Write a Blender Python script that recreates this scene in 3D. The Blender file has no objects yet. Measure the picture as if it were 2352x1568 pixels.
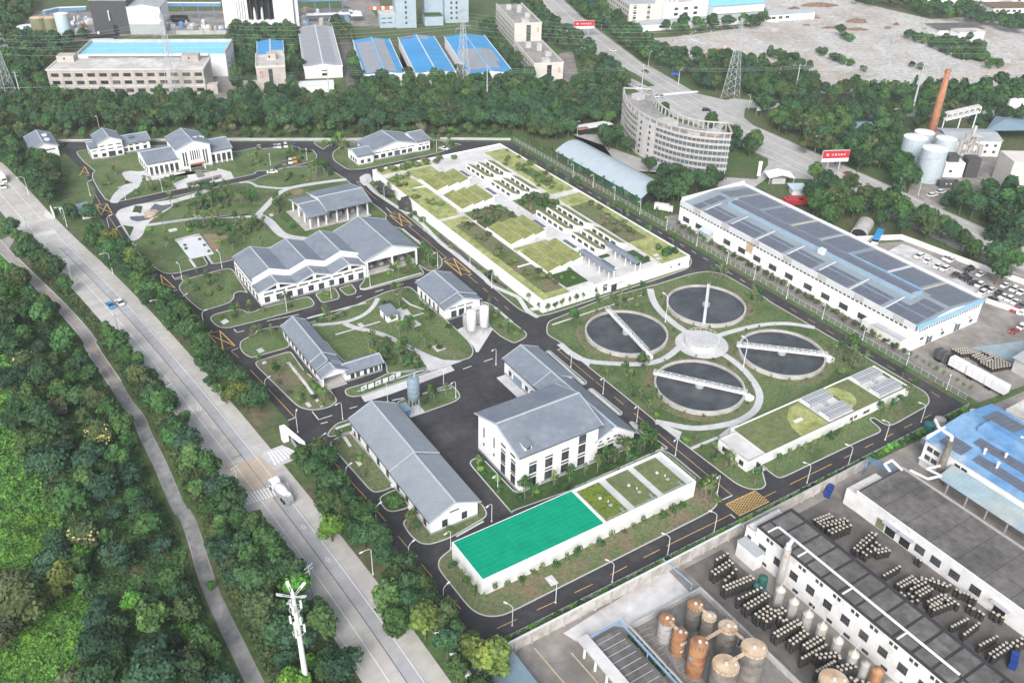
import bpy,math,random
import numpy as np
from mathutils import Vector,Matrix

rad = math.radians
# ------------------------------------------------------------------ camera, sky, sun, exposure
scn = bpy.context.scene
CAM_H = 160.0
HAZE = 0.00013
FOC = 2097.1                     # focal length for a picture 2352 wide
FWD = Vector((0.46473253,0.70181202,-0.53989217))
RGT = Vector((0.84137804,-0.5399862,0.02231361))
UPV = Vector((0.27587436,0.46462328,0.84143838))
cam = bpy.data.objects.new('camera',bpy.data.cameras.new('camera'))
scn.collection.objects.link(cam)
cam.data.sensor_fit = 'HORIZONTAL'
cam.data.sensor_width = 36.0
cam.data.lens = FOC / 2352 * 36.0
cam.data.clip_start = 1.0
cam.data.clip_end = 6000.0
cam.matrix_world = Matrix(((RGT.x,UPV.x,-FWD.x,0),(RGT.y,UPV.y,-FWD.y,0),(RGT.z,UPV.z,-FWD.z,CAM_H),(0,0,0,1)))
scn.camera = cam

SUN_EL,SUN_AZ = 37.0,221.0      # compass-like direction the light comes from, measured from +y towards +x
wd = bpy.data.worlds.new('World'); scn.world = wd; wd.use_nodes = True
nt = wd.node_tree; nt.nodes.clear()
sky = nt.nodes.new('ShaderNodeTexSky'); sky.sky_type = 'NISHITA'; sky.sun_disc = False
sky.sun_elevation = rad(SUN_EL); sky.sun_rotation = rad(SUN_AZ)
sky.air_density = 1.0; sky.dust_density = 4.0; sky.ozone_density = 1.0
hs = nt.nodes.new('ShaderNodeHueSaturation'); hs.inputs['Saturation'].default_value = 0.58   # grey overcast
bg = nt.nodes.new('ShaderNodeBackground'); bg.inputs['Strength'].default_value = 0.13
wo = nt.nodes.new('ShaderNodeOutputWorld')
nt.links.new(sky.outputs[0],hs.inputs['Color']); nt.links.new(hs.outputs[0],bg.inputs[0]); nt.links.new(bg.outputs[0],wo.inputs[0])

sun = bpy.data.objects.new('sun',bpy.data.lights.new('sun','SUN'))
sun.data.energy = 1.5; sun.data.angle = rad(28); sun.data.color = (1.0,0.995,0.985)
_d = Vector((math.sin(rad(SUN_AZ)) * math.cos(rad(SUN_EL)),math.cos(rad(SUN_AZ)) * math.cos(rad(SUN_EL)),math.sin(rad(SUN_EL))))
sun.rotation_euler = _d.to_track_quat('Z','Y').to_euler()
sun.location = (0,0,300)
scn.collection.objects.link(sun)

scn.view_settings.view_transform = 'Standard'; scn.view_settings.look = 'None'
scn.view_settings.gamma = 1.0; scn.view_settings.use_curve_mapping = False
scn.view_settings.exposure = 0.64
scn.cycles.max_bounces = 5; scn.cycles.diffuse_bounces = 3; scn.cycles.glossy_bounces = 2
scn.cycles.transmission_bounces = 2; scn.cycles.transparent_max_bounces = 4; scn.cycles.volume_bounces = 0
scn.cycles.use_denoising = True

# ------------------------------------------------------------------ survey helper: a point of the photograph -> point in the place at height z
def ray(x,y):
    return FWD * FOC + RGT * (x - 1176) - UPV * (y - 784)
def G(x,y,z=0.0):
    d = ray(x,y); k = (z - CAM_H) / d.z
    return (d.x * k,d.y * k)
def tp(s,z=0.0):
    out = []; c = r = 0; n = []
    for k in s.split():
        if k[0] == 't': c,r = int(k[1]),int(k[2])
        else:
            n.append(float(k))
            if len(n) == 2: out.append(G(588 * c + n[0] / 4,392 * r + n[1] / 4,z)); n = []
    return out
def pt(c,r,x,y,z=0.0): return G(588 * c + x / 4,392 * r + y / 4,z)

# ------------------------------------------------------------------ materials
MATS = {}
def M(name,c,rough=0.85,var=0.18,scale=0.4,c2=None,s2=0.06,lo=0.45,hi=0.62,bump=0.0,rnd=0.0,metal=0.0,c3=None,s3=0.2,lo3=.55,hi3=.7,spec=0.3,stripes=None,cell=None):
    """base colour with fine variation; optional second and third colour in patches; optional per-object variation."""
    m = bpy.data.materials.new(name); m.use_nodes = True; MATS[name] = m
    t = m.node_tree; N = t.nodes; L = t.links; b = N['Principled BSDF']
    b.inputs['Roughness'].default_value = rough; b.inputs['Metallic'].default_value = metal
    b.inputs['Specular IOR Level'].default_value = spec
    geo = N.new('ShaderNodeNewGeometry')
    def noise(s,det=3.0,off=0.0):
        n = N.new('ShaderNodeTexNoise'); n.inputs['Scale'].default_value = s; n.inputs['Detail'].default_value = det
        n.inputs['Roughness'].default_value = 0.6
        if off:
            a = N.new('ShaderNodeVectorMath'); a.operation = 'ADD'; a.inputs[1].default_value = (off,off * 1.7,off * .3)
            L.new(geo.outputs['Position'],a.inputs[0]); L.new(a.outputs[0],n.inputs['Vector'])
        else: L.new(geo.outputs['Position'],n.inputs['Vector'])
        return n
    def mix(fac,a,bb,mode='MIX'):
        x = N.new('ShaderNodeMix'); x.data_type = 'RGBA'; x.blend_type = mode
        if isinstance(fac,float): x.inputs[0].default_value = fac
        else: L.new(fac,x.inputs[0])
        for i,v in ((6,a),(7,bb)):
            if isinstance(v,tuple): x.inputs[i].default_value = (*v,1)
            else: L.new(v,x.inputs[i])
        return x.outputs[2]
    def ramp(sock,l,h):
        r_ = N.new('ShaderNodeMapRange'); r_.inputs[1].default_value = l; r_.inputs[2].default_value = h; L.new(sock,r_.inputs[0]); return r_.outputs[0]
    col = c
    if c2: col = mix(ramp(noise(s2,4.0,13.0).outputs[0],lo,hi),c,c2)
    if c3: col = mix(ramp(noise(s3,4.0,57.0).outputs[0],lo3,hi3),col,c3)
    if stripes:                      # (direction vector, period, dark factor, width)
        dv,per,dk,wd_ = stripes
        dp = N.new('ShaderNodeVectorMath'); dp.operation = 'DOT_PRODUCT'; dp.inputs[1].default_value = dv; L.new(geo.outputs['Position'],dp.inputs[0])
        q = N.new('ShaderNodeMath'); q.operation = 'DIVIDE'; q.inputs[1].default_value = per; L.new(dp.outputs['Value'],q.inputs[0])
        fr = N.new('ShaderNodeMath'); fr.operation = 'FRACT'; L.new(q.outputs[0],fr.inputs[0])
        ls = N.new('ShaderNodeMath'); ls.operation = 'LESS_THAN'; ls.inputs[1].default_value = wd_; L.new(fr.outputs[0],ls.inputs[0])
        mm = N.new('ShaderNodeMath'); mm.operation = 'MULTIPLY'; mm.inputs[1].default_value = dk; L.new(ls.outputs[0],mm.inputs[0])
        col = mix(mm.outputs[0],col,(0.02,0.02,0.02))
    if var > 0:
        f = ramp(noise(scale,5.0).outputs[0],0.3,0.7)
        hv = N.new('ShaderNodeMapRange'); hv.inputs[3].default_value = 1 - var; hv.inputs[4].default_value = 1 + var; L.new(f,hv.inputs[0])
        h = N.new('ShaderNodeHueSaturation'); L.new(hv.outputs[0],h.inputs['Value'])
        if isinstance(col,tuple): h.inputs['Color'].default_value = (*col,1)
        else: L.new(col,h.inputs['Color'])
        col = h.outputs[0]
    if rnd:
        oi = N.new('ShaderNodeObjectInfo'); h = N.new('ShaderNodeHueSaturation')
        a = N.new('ShaderNodeMapRange'); a.inputs[3].default_value = 1 - rnd; a.inputs[4].default_value = 1 + rnd; L.new(oi.outputs['Random'],a.inputs[0]); L.new(a.outputs[0],h.inputs['Value'])
        m7 = N.new('ShaderNodeMath'); m7.operation = 'MULTIPLY'; m7.inputs[1].default_value = 7.13; L.new(oi.outputs['Random'],m7.inputs[0])
        f7 = N.new('ShaderNodeMath'); f7.operation = 'FRACT'; L.new(m7.outputs[0],f7.inputs[0])
        a2 = N.new('ShaderNodeMapRange'); a2.inputs[3].default_value = 0.5 - rnd * .09; a2.inputs[4].default_value = 0.5 + rnd * .07; L.new(f7.outputs[0],a2.inputs[0]); L.new(a2.outputs[0],h.inputs['Hue'])
        if isinstance(col,tuple): h.inputs['Color'].default_value = (*col,1)
        else: L.new(col,h.inputs['Color'])
        col = h.outputs[0]
    if isinstance(col,tuple): b.inputs['Base Color'].default_value = (*col,1)
    else: L.new(col,b.inputs['Base Color'])
    if bump:
        bp = N.new('ShaderNodeBump'); bp.inputs['Strength'].default_value = min(1.0,bump); bp.inputs['Distance'].default_value = 0.3 * bump
        L.new(noise(scale * 3,4.0,5.0).outputs[0],bp.inputs['Height']); L.new(bp.outputs[0],b.inputs['Normal'])
    return m

def leafmat(name,c,rnd=0.25,rough=0.75):
    m = M(name,c,rough=rough,var=0.42,scale=0.9,rnd=rnd,spec=0.15,c2=tuple(k * .62 for k in c),s2=.11,c3=(c[0] * 1.45,c[1] * 1.25,c[2]),s3=.17,lo3=.56,hi3=.7)
    return m

# ground and paving
M('ground_green',(0.075,0.130,0.042),var=.35,scale=.5,c2=(0.11,0.12,0.06),s2=.03,c3=(0.16,0.13,0.085),s3=.05,lo3=.6,hi3=.72,bump=.5)
M('vine',(0.10,0.28,0.05),var=.5,scale=.9,c2=(0.035,0.105,0.028),s2=.07,c3=(0.15,0.23,0.05),s3=.11,bump=1.0)
M('lawn',(0.120,0.172,0.068),var=.36,scale=1.1,c2=(0.075,0.120,0.042),s2=.09,c3=(0.185,0.16,0.098),s3=.1,lo3=.55,hi3=.72,bump=.3)
M('lawn_brown',(0.142,0.170,0.080),var=.36,scale=1.1,c2=(0.20,0.162,0.105),s2=.12,lo=.48,hi=.62,c3=(0.08,0.14,0.042),s3=.09,lo3=.55,hi3=.66,bump=.3)
M('lawn_dark',(0.05,0.10,0.03),var=.35,scale=.8,bump=.4)
M('sedum_yellow',(0.37,0.39,0.16),var=.3,scale=.6,c2=(0.24,0.28,0.09),s2=.15,bump=.4)
M('sedum_green',(0.16,0.205,0.03),var=.45,scale=1.2,c2=(0.09,0.15,0.03),s2=.5,bump=.6)
M('sedum_slope',(0.262,0.282,0.10),var=.25,scale=.8,c2=(0.19,0.215,0.075),s2=.2,bump=.3)
M('roof_grey',(0.34,0.33,0.32),var=.2,scale=.4,c2=(0.26,0.25,0.24),s2=.12)
M('hatch_base',(0.50,0.43,0.365),var=.12,scale=.4)
M('sedum',(0.160,0.190,0.080),var=.25,scale=.8,c2=(0.125,0.155,0.066),s2=.12,c3=(0.20,0.175,0.095),s3=.3,lo3=.58,hi3=.72,bump=.3)
M('asphalt',(0.047,0.046,0.051),var=.22,scale=.6,c2=(0.062,0.061,0.066),s2=.10,c3=(0.105,0.103,0.104),s3=.06,lo3=.54,hi3=.8,bump=.05)
M('asphalt_old',(0.45,0.44,0.425),var=.12,scale=.3,c2=(0.37,0.365,0.355),s2=.05)
M('road_concrete',(0.54,0.525,0.50),var=.12,scale=.35,c2=(0.46,0.445,0.425),s2=.045,stripes=((0,1,0),6.0,.28,.012))
M('road_grey',(0.44,0.445,0.465),var=.12,scale=.35,c2=(0.375,0.38,0.395),s2=.05)
M('lane_tar',(0.33,0.325,0.32),var=.22,scale=.5,c2=(0.22,0.22,0.22),s2=.12)
M('lane',(0.36,0.345,0.33),var=.18,scale=.3,c2=(0.25,0.245,0.24),s2=.07)
M('rust_lane',(0.42,0.31,0.22),var=.2,scale=.4)
M('yard',(0.29,0.27,0.25),var=.22,scale=.25,c2=(0.20,0.187,0.172),s2=.06,c3=(0.40,0.38,0.36),s3=.07,lo3=.58,hi3=.75)
M('yard_dark',(0.16,0.148,0.138),var=.25,scale=.3,c2=(0.12,0.115,0.11),s2=.08)
M('yard_white',(0.66,0.66,0.66),var=.15,scale=.25,c2=(0.44,0.42,0.41),s2=.06)
M('bare_soil',(0.27,0.205,0.15),var=.25,scale=1.2,c2=(0.20,0.17,0.10),s2=.3,bump=.3)
M('pave',(0.60,0.605,0.615),var=.08,scale=.8,c2=(0.52,0.525,0.535),s2=.15,stripes=((1,0,0),1.5,.12,.05))
M('pave_white',(0.66,0.66,0.655),var=.06,scale=.6,c2=(0.54,0.535,0.53),s2=.12)
M('kerb',(0.54,0.54,0.54),var=.1,scale=1.5)
M('yellow_paint',(0.70,0.46,0.14),var=.2,scale=1.5,c2=(0.52,0.36,0.14),s2=.8,lo=.5,hi=.75)
M('faded_yellow',(0.55,0.43,0.30),var=.15,scale=1)
M('white_paint',(0.80,0.80,0.79),var=.12,scale=1.2)
M('rubble',(0.52,0.505,0.485),var=.28,scale=.3,c2=(0.42,0.38,0.335),s2=.022,c3=(0.60,0.59,0.575),s3=.06,bump=.8)
M('soil',(0.20,0.135,0.095),var=.35,scale=.5,bump=.9)
M('soil_orange',(0.55,0.235,0.12),var=.25,scale=.6,bump=.6)
M('dirt_track',(0.54,0.47,0.38),var=.15,scale=.2)
# buildings
M('wall_white',(0.89,0.893,0.90),var=.04,scale=.3,rough=.7)
M('wall_cream',(0.66,0.635,0.585),var=.06,scale=.3,rough=.8)
M('wall_beige',(0.51,0.475,0.44),var=.1,scale=.3,rough=.85,c2=(0.44,0.41,0.385),s2=.12)
M('wall_grey',(0.50,0.50,0.495),var=.14,scale=.3,rough=.85,c2=(0.47,0.46,0.45),s2=.15)
M('wall_stained',(0.80,0.80,0.80),var=.1,scale=.35,rough=.85,c2=(0.56,0.55,0.53),s2=.2,lo=.55,hi=.75)
M('wall_blue',(0.38,0.475,0.56),var=.08,scale=.3)
M('fence_wall',(0.56,0.535,0.505),var=.15,scale=.5,c2=(0.38,0.36,0.34),s2=.3)
M('plinth',(0.30,0.31,0.32),var=.1,scale=.6)
M('roof_tile',(0.212,0.246,0.292),var=.1,scale=.7,rough=.55,spec=.4,c2=(0.18,0.212,0.255),s2=.13,c3=(0.255,0.285,0.325),s3=.22,lo3=.56,hi3=.74,bump=.08,stripes=((.7,.7,0),.9,.10,.18))
M('roof_light',(0.275,0.308,0.345),var=.06,scale=.6,rough=.5,spec=.4,c2=(0.245,0.277,0.312),s2=.08,stripes=((.7,.7,0),.9,.08,.18))
M('ridge',(0.42,0.47,0.525),var=.08,scale=1,rough=.6)
M('roof_blue',(0.055,0.31,0.62),var=.1,scale=.2,rough=.5,c2=(0.045,0.27,0.56),s2=.04,stripes=((.95,.32,0),1.4,.10,.1))
M('roof_cyan',(0.26,0.62,0.74),var=.08,scale=.2,rough=.5)
M('roof_metal',(0.40,0.43,0.45),var=.1,scale=.2,rough=.5)
M('roof_skin',(0.27,0.315,0.36),var=.08,scale=.2,rough=.45)
M('blue_trim',(0.30,0.52,0.68),var=.08,scale=.5,rough=.5)
M('blue_old',(0.13,0.30,0.55),var=.18,scale=.4,rough=.6,c2=(0.22,0.38,0.58),s2=.07,c3=(0.40,0.47,0.52),s3=.05,lo3=.56,hi3=.66)
M('blue_pale',(0.29,0.40,0.455),var=.15,scale=.3,rough=.6,c2=(0.38,0.42,0.42),s2=.1,stripes=((0,1,0),1.1,.15,.1))
M('roof_shed',(0.40,0.475,0.525),var=.05,scale=.2,rough=.45)
M('roof_flat',(0.150,0.143,0.136),var=.3,scale=.5,c2=(0.105,0.10,0.097),s2=.12,c3=(0.23,0.218,0.205),s3=.13,lo3=.58,hi3=.74)
M('roof_concrete',(0.52,0.495,0.47),var=.16,scale=.3,c2=(0.66,0.65,0.63),s2=.08,c3=(0.37,0.35,0.33),s3=.15,lo3=.6,hi3=.75)
M('tar_line',(0.045,0.045,0.05),var=.1)
M('glass',(0.036,0.042,0.048),rough=.15,var=.3,scale=.5,spec=.5,rnd=.6,c2=(0.075,0.085,0.095),s2=.35)
M('monitor_blue',(0.30,0.42,0.52),var=.08,scale=.5,rough=.5)
M('glass_blue',(0.105,0.15,0.18),rough=.2,var=.2,scale=.6,spec=.6)
M('louver',(0.055,0.057,0.06),rough=.6)
M('frame_white',(0.72,0.73,0.74),var=.03)
M('frame_dark',(0.10,0.105,0.11),var=.05)
M('dark',(0.025,0.025,0.027),var=.2)
M('solar',(0.132,0.148,0.188),rough=.30,var=.12,scale=.4,spec=.5)
M('solar_grey',(0.30,0.31,0.335),rough=.35,var=.1,scale=.4,spec=.5)
M('green_sheet',(0.0,0.315,0.178),var=.07,scale=.5,rough=.8,spec=.05,c2=(0.0,0.285,0.16),s2=.2,bump=.25)
M('sheet_seam',(0.02,0.37,0.23),var=.1)
M('water_tank',(0.052,0.061,0.068),rough=.3,var=.25,scale=.25,spec=.35,c2=(0.085,0.096,0.102),s2=.13,c3=(0.15,0.16,0.16),s3=.35,lo3=.64,hi3=.8)
M('water_pond',(0.10,0.115,0.125),rough=.12,var=.1,spec=.5)
M('water_stream',(0.025,0.032,0.03),rough=.1,var=.2,spec=.5)
M('concrete',(0.50,0.49,0.475),var=.12,scale=.5,c2=(0.40,0.39,0.375),s2=.2)
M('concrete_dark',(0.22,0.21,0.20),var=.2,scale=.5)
M('metal_white',(0.78,0.79,0.80),rough=.45,var=.05)
M('metal_grey',(0.40,0.425,0.45),rough=.45,var=.1)
M('metal_pale',(0.66,0.69,0.72),rough=.5,var=.06)
M('metal_dark',(0.075,0.08,0.085),rough=.5,var=.1)
M('galvanised',(0.47,0.50,0.53),rough=.45,var=.08,rnd=.1)
M('steel_blue',(0.14,0.27,0.46),rough=.5,var=.15)
M('pipe_blue',(0.24,0.39,0.56),rough=.5,var=.1)
M('silo_blue',(0.20,0.29,0.35),rough=.4,var=.08,scale=1)
M('silo_pale',(0.47,0.55,0.60),rough=.5,var=.14,scale=1.2)
M('tank_grey',(0.24,0.225,0.205),rough=.7,var=.25,scale=.7,c2=(0.17,0.16,0.15),s2=.4)
M('rust',(0.42,0.225,0.115),rough=.8,var=.25,scale=.6,c2=(0.34,0.16,0.085),s2=.3)
M('rust_pale',(0.60,0.47,0.34),rough=.8,var=.14,scale=.6,c2=(0.52,0.36,0.23),s2=.3)
M('galv_rust',(0.42,0.415,0.41),rough=.6,var=.25,scale=.7,c2=(0.42,0.26,0.16),s2=.35,lo=.56,hi=.7)
M('fibre_grey',(0.40,0.39,0.375),rough=.6,var=.12,scale=.8)
M('fibre_top',(0.56,0.52,0.45),rough=.7,var=.12,scale=.8)
M('brick',(0.46,0.215,0.125),rough=.85,var=.2,scale=.7,c2=(0.36,0.165,0.10),s2=.25)
M('olive',(0.22,0.23,0.13),rough=.6,var=.15)
M('tank_lightblue',(0.52,0.64,0.72),rough=.5,var=.08)
M('teal',(0.03,0.17,0.165),rough=.5,var=.1)
M('green_tank',(0.03,0.13,0.105),rough=.5,var=.1)
M('barrel',(0.038,0.036,0.034),rough=.7,var=.6,scale=2.5,rnd=.2)
M('barrel_lid',(0.50,0.455,0.385),rough=.8,var=.2,scale=3,rnd=.12)
M('blue_plastic',(0.02,0.055,0.25),rough=.5,var=.2)
M('sign_red',(0.50,0.03,0.045),rough=.6,var=.05)
M('sign_white',(0.80,0.80,0.80),rough=.6,var=.03)
M('text_red',(0.55,0.05,0.05),rough=.6,var=.05)
M('sign_blue',(0.02,0.10,0.45),rough=.5,var=.05)
M('orange_cloth',(0.62,0.16,0.07),rough=.8,var=.15)
M('rock_dark',(0.060,0.060,0.062),rough=.6,var=.4,scale=1.2,bump=.8)
M('rock_tan',(0.40,0.33,0.26),rough=.8,var=.3,scale=1.2,bump=.6)
M('bark',(0.13,0.105,0.08),var=.25,scale=2)
M('bark_pale',(0.26,0.24,0.21),var=.2,scale=2)
M('debris',(0.5,0.49,0.48),var=.5,scale=.7,rnd=.4)
M('tyre',(0.02,0.02,0.02),var=.1)
M('straw',(0.62,0.56,0.34),rough=.9,var=.2)
for n_,c_ in dict(white=(0.80,0.80,0.80),black=(0.022,0.022,0.025),silver=(0.42,0.43,0.44),blue=(0.03,0.28,0.60),red=(0.40,0.03,0.03),orange=(0.75,0.28,0.03),navy=(0.03,0.08,0.30),brown=(0.12,0.055,0.04),grey=(0.13,0.135,0.14),pale_blue=(0.36,0.50,0.62)).items():
    M('paint_' + n_,c_,rough=.3,var=0,spec=.5)
# foliage
leafmat('leaf_dark',(0.048,0.112,0.048)); leafmat('leaf_mid',(0.068,0.152,0.050)); leafmat('leaf_blue',(0.044,0.100,0.060),.2)
leafmat('leaf_yellow',(0.140,0.190,0.050)); leafmat('leaf_bright',(0.125,0.300,0.052),.2); leafmat('leaf_olive',(0.080,0.122,0.050))
leafmat('leaf_young',(0.135,0.205,0.075)); leafmat('leaf_grey',(0.123,0.145,0.080)); leafmat('leaf_bronze',(0.146,0.111,0.070)); leafmat('flower_pale',(0.52,0.47,0.20),.1)

# ------------------------------------------------------------------ mesh building
col = scn.collection
class MB:
    def __init__(s): s.v = []; s.f = []; s.m = []
    def add(s,vs,fs,m=0):
        k = len(s.v); s.v += [tuple(q) for q in vs]; s.f += [tuple(i + k for i in q) for q in fs]; s.m += [m] * len(fs); return s
    def box(s,x0,y0,z0,x1,y1,z1,m=0):
        return s.add([(x0,y0,z0),(x1,y0,z0),(x1,y1,z0),(x0,y1,z0),(x0,y0,z1),(x1,y0,z1),(x1,y1,z1),(x0,y1,z1)],
                     [(3,2,1,0),(4,5,6,7),(0,1,5,4),(1,2,6,5),(2,3,7,6),(3,0,4,7)],m)
    def prism(s,pts,z0,z1,m=0):
        n = len(pts); a = sum(pts[i][0] * pts[(i + 1) % n][1] - pts[(i + 1) % n][0] * pts[i][1] for i in range(n))
        if a < 0: pts = pts[::-1]
        z0s = z0 if isinstance(z0,(list,tuple)) else [z0] * n; z1s = z1 if isinstance(z1,(list,tuple)) else [z1] * n
        return s.add([(p[0],p[1],z) for p,z in zip(pts,z0s)] + [(p[0],p[1],z) for p,z in zip(pts,z1s)],
                     [tuple(range(n - 1,-1,-1)),tuple(range(n,2 * n))] + [(i,(i + 1) % n,n + (i + 1) % n,n + i) for i in range(n)],m)
    def sheet(s,pts,z,m=0):
        n = len(pts); a = sum(pts[i][0] * pts[(i + 1) % n][1] - pts[(i + 1) % n][0] * pts[i][1] for i in range(n))
        if a < 0: pts = pts[::-1]
        return s.add([(p[0],p[1],z) for p in pts],[tuple(range(n))],m)
    def extr(s,poly,a0,a1,axis,m=0):          # section polygon (s, z) pushed along an axis
        n = len(poly)
        if axis == 'y': A = [(p[0],a0,p[1]) for p in poly] + [(p[0],a1,p[1]) for p in poly]
        else: A = [(a1,p[0],p[1]) for p in poly] + [(a0,p[0],p[1]) for p in poly]
        area = sum(poly[i][0] * poly[(i + 1) % n][1] - poly[(i + 1) % n][0] * poly[i][1] for i in range(n))
        fs = [tuple(range(n)),tuple(range(2 * n - 1,n - 1,-1))] + [(i,n + i,n + (i + 1) % n,(i + 1) % n) for i in range(n)]
        if area < 0: fs = [q[::-1] for q in fs]
        return s.add(A,fs,m)
    def cyl(s,cx,cy,z0,z1,r0,r1=None,n=16,m=0,cap=True):
        r1 = r0 if r1 is None else r1
        v = [(cx + r0 * math.cos(2 * math.pi * i / n),cy + r0 * math.sin(2 * math.pi * i / n),z0) for i in range(n)] + [(cx + r1 * math.cos(2 * math.pi * i / n),cy + r1 * math.sin(2 * math.pi * i / n),z1) for i in range(n)]
        f = [(i,(i + 1) % n,n + (i + 1) % n,n + i) for i in range(n)]
        if cap: f += [tuple(range(n - 1,-1,-1)),tuple(range(n,2 * n))]
        return s.add(v,f,m)
    def lathe(s,cx,cy,prof,n=20,m=0):          # prof: (r, z) from low to high
        v = []; f = []
        for r,z in prof:
            v += [(cx + r * math.cos(2 * math.pi * i / n),cy + r * math.sin(2 * math.pi * i / n),z) for i in range(n)]
        for k in range(len(prof) - 1):
            f += [(k * n + i,k * n + (i + 1) % n,(k + 1) * n + (i + 1) % n,(k + 1) * n + i) for i in range(n)]
        f += [tuple(range(n - 1,-1,-1)),tuple(range((len(prof) - 1) * n,len(prof) * n))]
        return s.add(v,f,m)
    def tube(s,p,q,r=.05,n=5,m=0,r2=None):
        p = Vector(p); q = Vector(q); d = q - p
        if d.length < 1e-6: return s
        d.normalize(); a = d.orthogonal().normalized(); b = d.cross(a); r2 = r if r2 is None else r2
        v = [p + (a * math.cos(2 * math.pi * i / n) + b * math.sin(2 * math.pi * i / n)) * r for i in range(n)] + [q + (a * math.cos(2 * math.pi * i / n) + b * math.sin(2 * math.pi * i / n)) * r2 for i in range(n)]
        return s.add(v,[(i,(i + 1) % n,n + (i + 1) % n,n + i) for i in range(n)] + [tuple(range(n - 1,-1,-1)),tuple(range(n,2 * n))],m)
    def path(s,pts,r,n=6,m=0):
        for a,b in zip(pts,pts[1:]): s.tube(a,b,r,n,m)
        return s
    def mesh(s,name,mats,off=(0,0,0)):
        me = bpy.data.meshes.new(name)
        v = [(a - off[0],b - off[1],c - off[2]) for a,b,c in s.v] if any(off) else s.v
        me.from_pydata(v,[],s.f)
        for mm in ([mats] if isinstance(mats,str) else mats): me.materials.append(MATS[mm])
        if not isinstance(mats,str): me.polygons.foreach_set('material_index',s.m)
        me.update(); return me
    def build(s,name,mats,parent=None,off=(0,0,0),smooth=False):
        me = s.mesh(name,mats,off)
        if smooth: me.shade_smooth()
        return link(name,me,parent)
def link(name,me,parent=None,loc=(0,0,0),rz=0.0,scale=None):
    o = bpy.data.objects.new(name,me); col.objects.link(o)
    o.parent = parent; o.location = loc; o.rotation_euler = (0,0,rz)
    if scale: o.scale = scale if isinstance(scale,tuple) else (scale,) * 3
    return o
def tag(o,label=None,cat=None,group=None,kind=None):
    if label: o['label'] = label
    if cat: o['category'] = cat
    if group: o['group'] = group
    if kind: o['kind'] = kind
    return o
class T:
    """a thing: an Empty at its base; parts are given in place coordinates (or local ones when it is turned)"""
    def __init__(s,name,label,cat,x,y,rot=0.0,group=None,z=0.0):
        s.o = bpy.data.objects.new(name,None); col.objects.link(s.o); s.o.empty_display_size = .5
        s.o.location = (x,y,z); s.o.rotation_euler = (0,0,rad(rot)); tag(s.o,label,cat,group)
        s.off = (0,0,0) if rot else (x,y,z); s.turned = bool(rot)
    def part(s,mb,name,mats,parent=None,smooth=False,label=None):
        o = mb.build(name,mats,parent or s.o,s.off,smooth)
        if label: o['label'] = label
        return o
    def put(s,name,me,x,y,z,rz=0.0,parent=None):
        return link(name,me,parent or s.o,(x - s.off[0],y - s.off[1],z - s.off[2]),rz)
def copy_tree(o,parent=None):
    c = o.copy(); col.objects.link(c); c.parent = parent
    for ch in o.children: copy_tree(ch,c)
    return c
def chaikin(pts,it=2,closed=True):
    for _ in range(it):
        out = []; n = len(pts)
        rng_ = range(n) if closed else range(n - 1)
        if not closed: out.append(pts[0])
        for i in rng_:
            a = pts[i]; b = pts[(i + 1) % n]
            out += [(a[0] * .75 + b[0] * .25,a[1] * .75 + b[1] * .25),(a[0] * .25 + b[0] * .75,a[1] * .25 + b[1] * .75)]
        if not closed: out.append(pts[-1])
        pts = out
    return pts
def rounded(pts,r=2.5):          # cut each corner back by at most r, then smooth it
    out = []; n = len(pts)
    for i in range(n):
        a,b,c = pts[i - 1],pts[i],pts[(i + 1) % n]
        la = math.hypot(a[0] - b[0],a[1] - b[1]); lc = math.hypot(c[0] - b[0],c[1] - b[1])
        if la < 1e-3 or lc < 1e-3: continue
        ka = min(r,la * .45) / la; kc = min(r,lc * .45) / lc
        p = (b[0] + (a[0] - b[0]) * ka,b[1] + (a[1] - b[1]) * ka); q = (b[0] + (c[0] - b[0]) * kc,b[1] + (c[1] - b[1]) * kc)
        for k in range(5):
            t_ = k / 4; out.append(((1 - t_) ** 2 * p[0] + 2 * t_ * (1 - t_) * b[0] + t_ * t_ * q[0],(1 - t_) ** 2 * p[1] + 2 * t_ * (1 - t_) * b[1] + t_ * t_ * q[1]))
    return out
def offset(pts,d):               # move a closed outline inwards by d
    n = len(pts); a = sum(pts[i][0] * pts[(i + 1) % n][1] - pts[(i + 1) % n][0] * pts[i][1] for i in range(n)); sg = 1 if a > 0 else -1; out = []
    for i in range(n):
        p,q = pts[i - 1],pts[(i + 1) % n]; dx,dy = q[0] - p[0],q[1] - p[1]; l = math.hypot(dx,dy) or 1
        out.append((pts[i][0] - dy / l * d * sg,pts[i][1] + dx / l * d * sg))
    return out
def sides(pts,w):
    L = []; R = []; n = len(pts)
    for i in range(n):
        a = pts[max(0,i - 1)]; b = pts[min(n - 1,i + 1)]; dx,dy = b[0] - a[0],b[1] - a[1]; l = math.hypot(dx,dy) or 1
        ww = (w[i] if isinstance(w,(list,tuple)) else w) / 2
        L.append((pts[i][0] - dy / l * ww,pts[i][1] + dx / l * ww)); R.append((pts[i][0] + dy / l * ww,pts[i][1] - dx / l * ww))
    return L,R
def strip(mb,pts,w,z,m=0,shift=0.0):
    if shift:
        L,R = sides(pts,2 * abs(shift)); pts = L if shift > 0 else R
    L,R = sides(pts,w); n = len(pts)
    mb.add([(p[0],p[1],z) for p in R] + [(p[0],p[1],z) for p in L],[(i,i + 1,n + i + 1,n + i) for i in range(n - 1)],m); return mb
def inside(p,poly):
    x,y = p; r = False; n = len(poly)
    for i in range(n):
        a,b = poly[i],poly[i - 1]
        if (a[1] > y) != (b[1] > y) and x < (b[0] - a[0]) * (y - a[1]) / (b[1] - a[1]) + a[0]: r = not r
    return r
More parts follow.
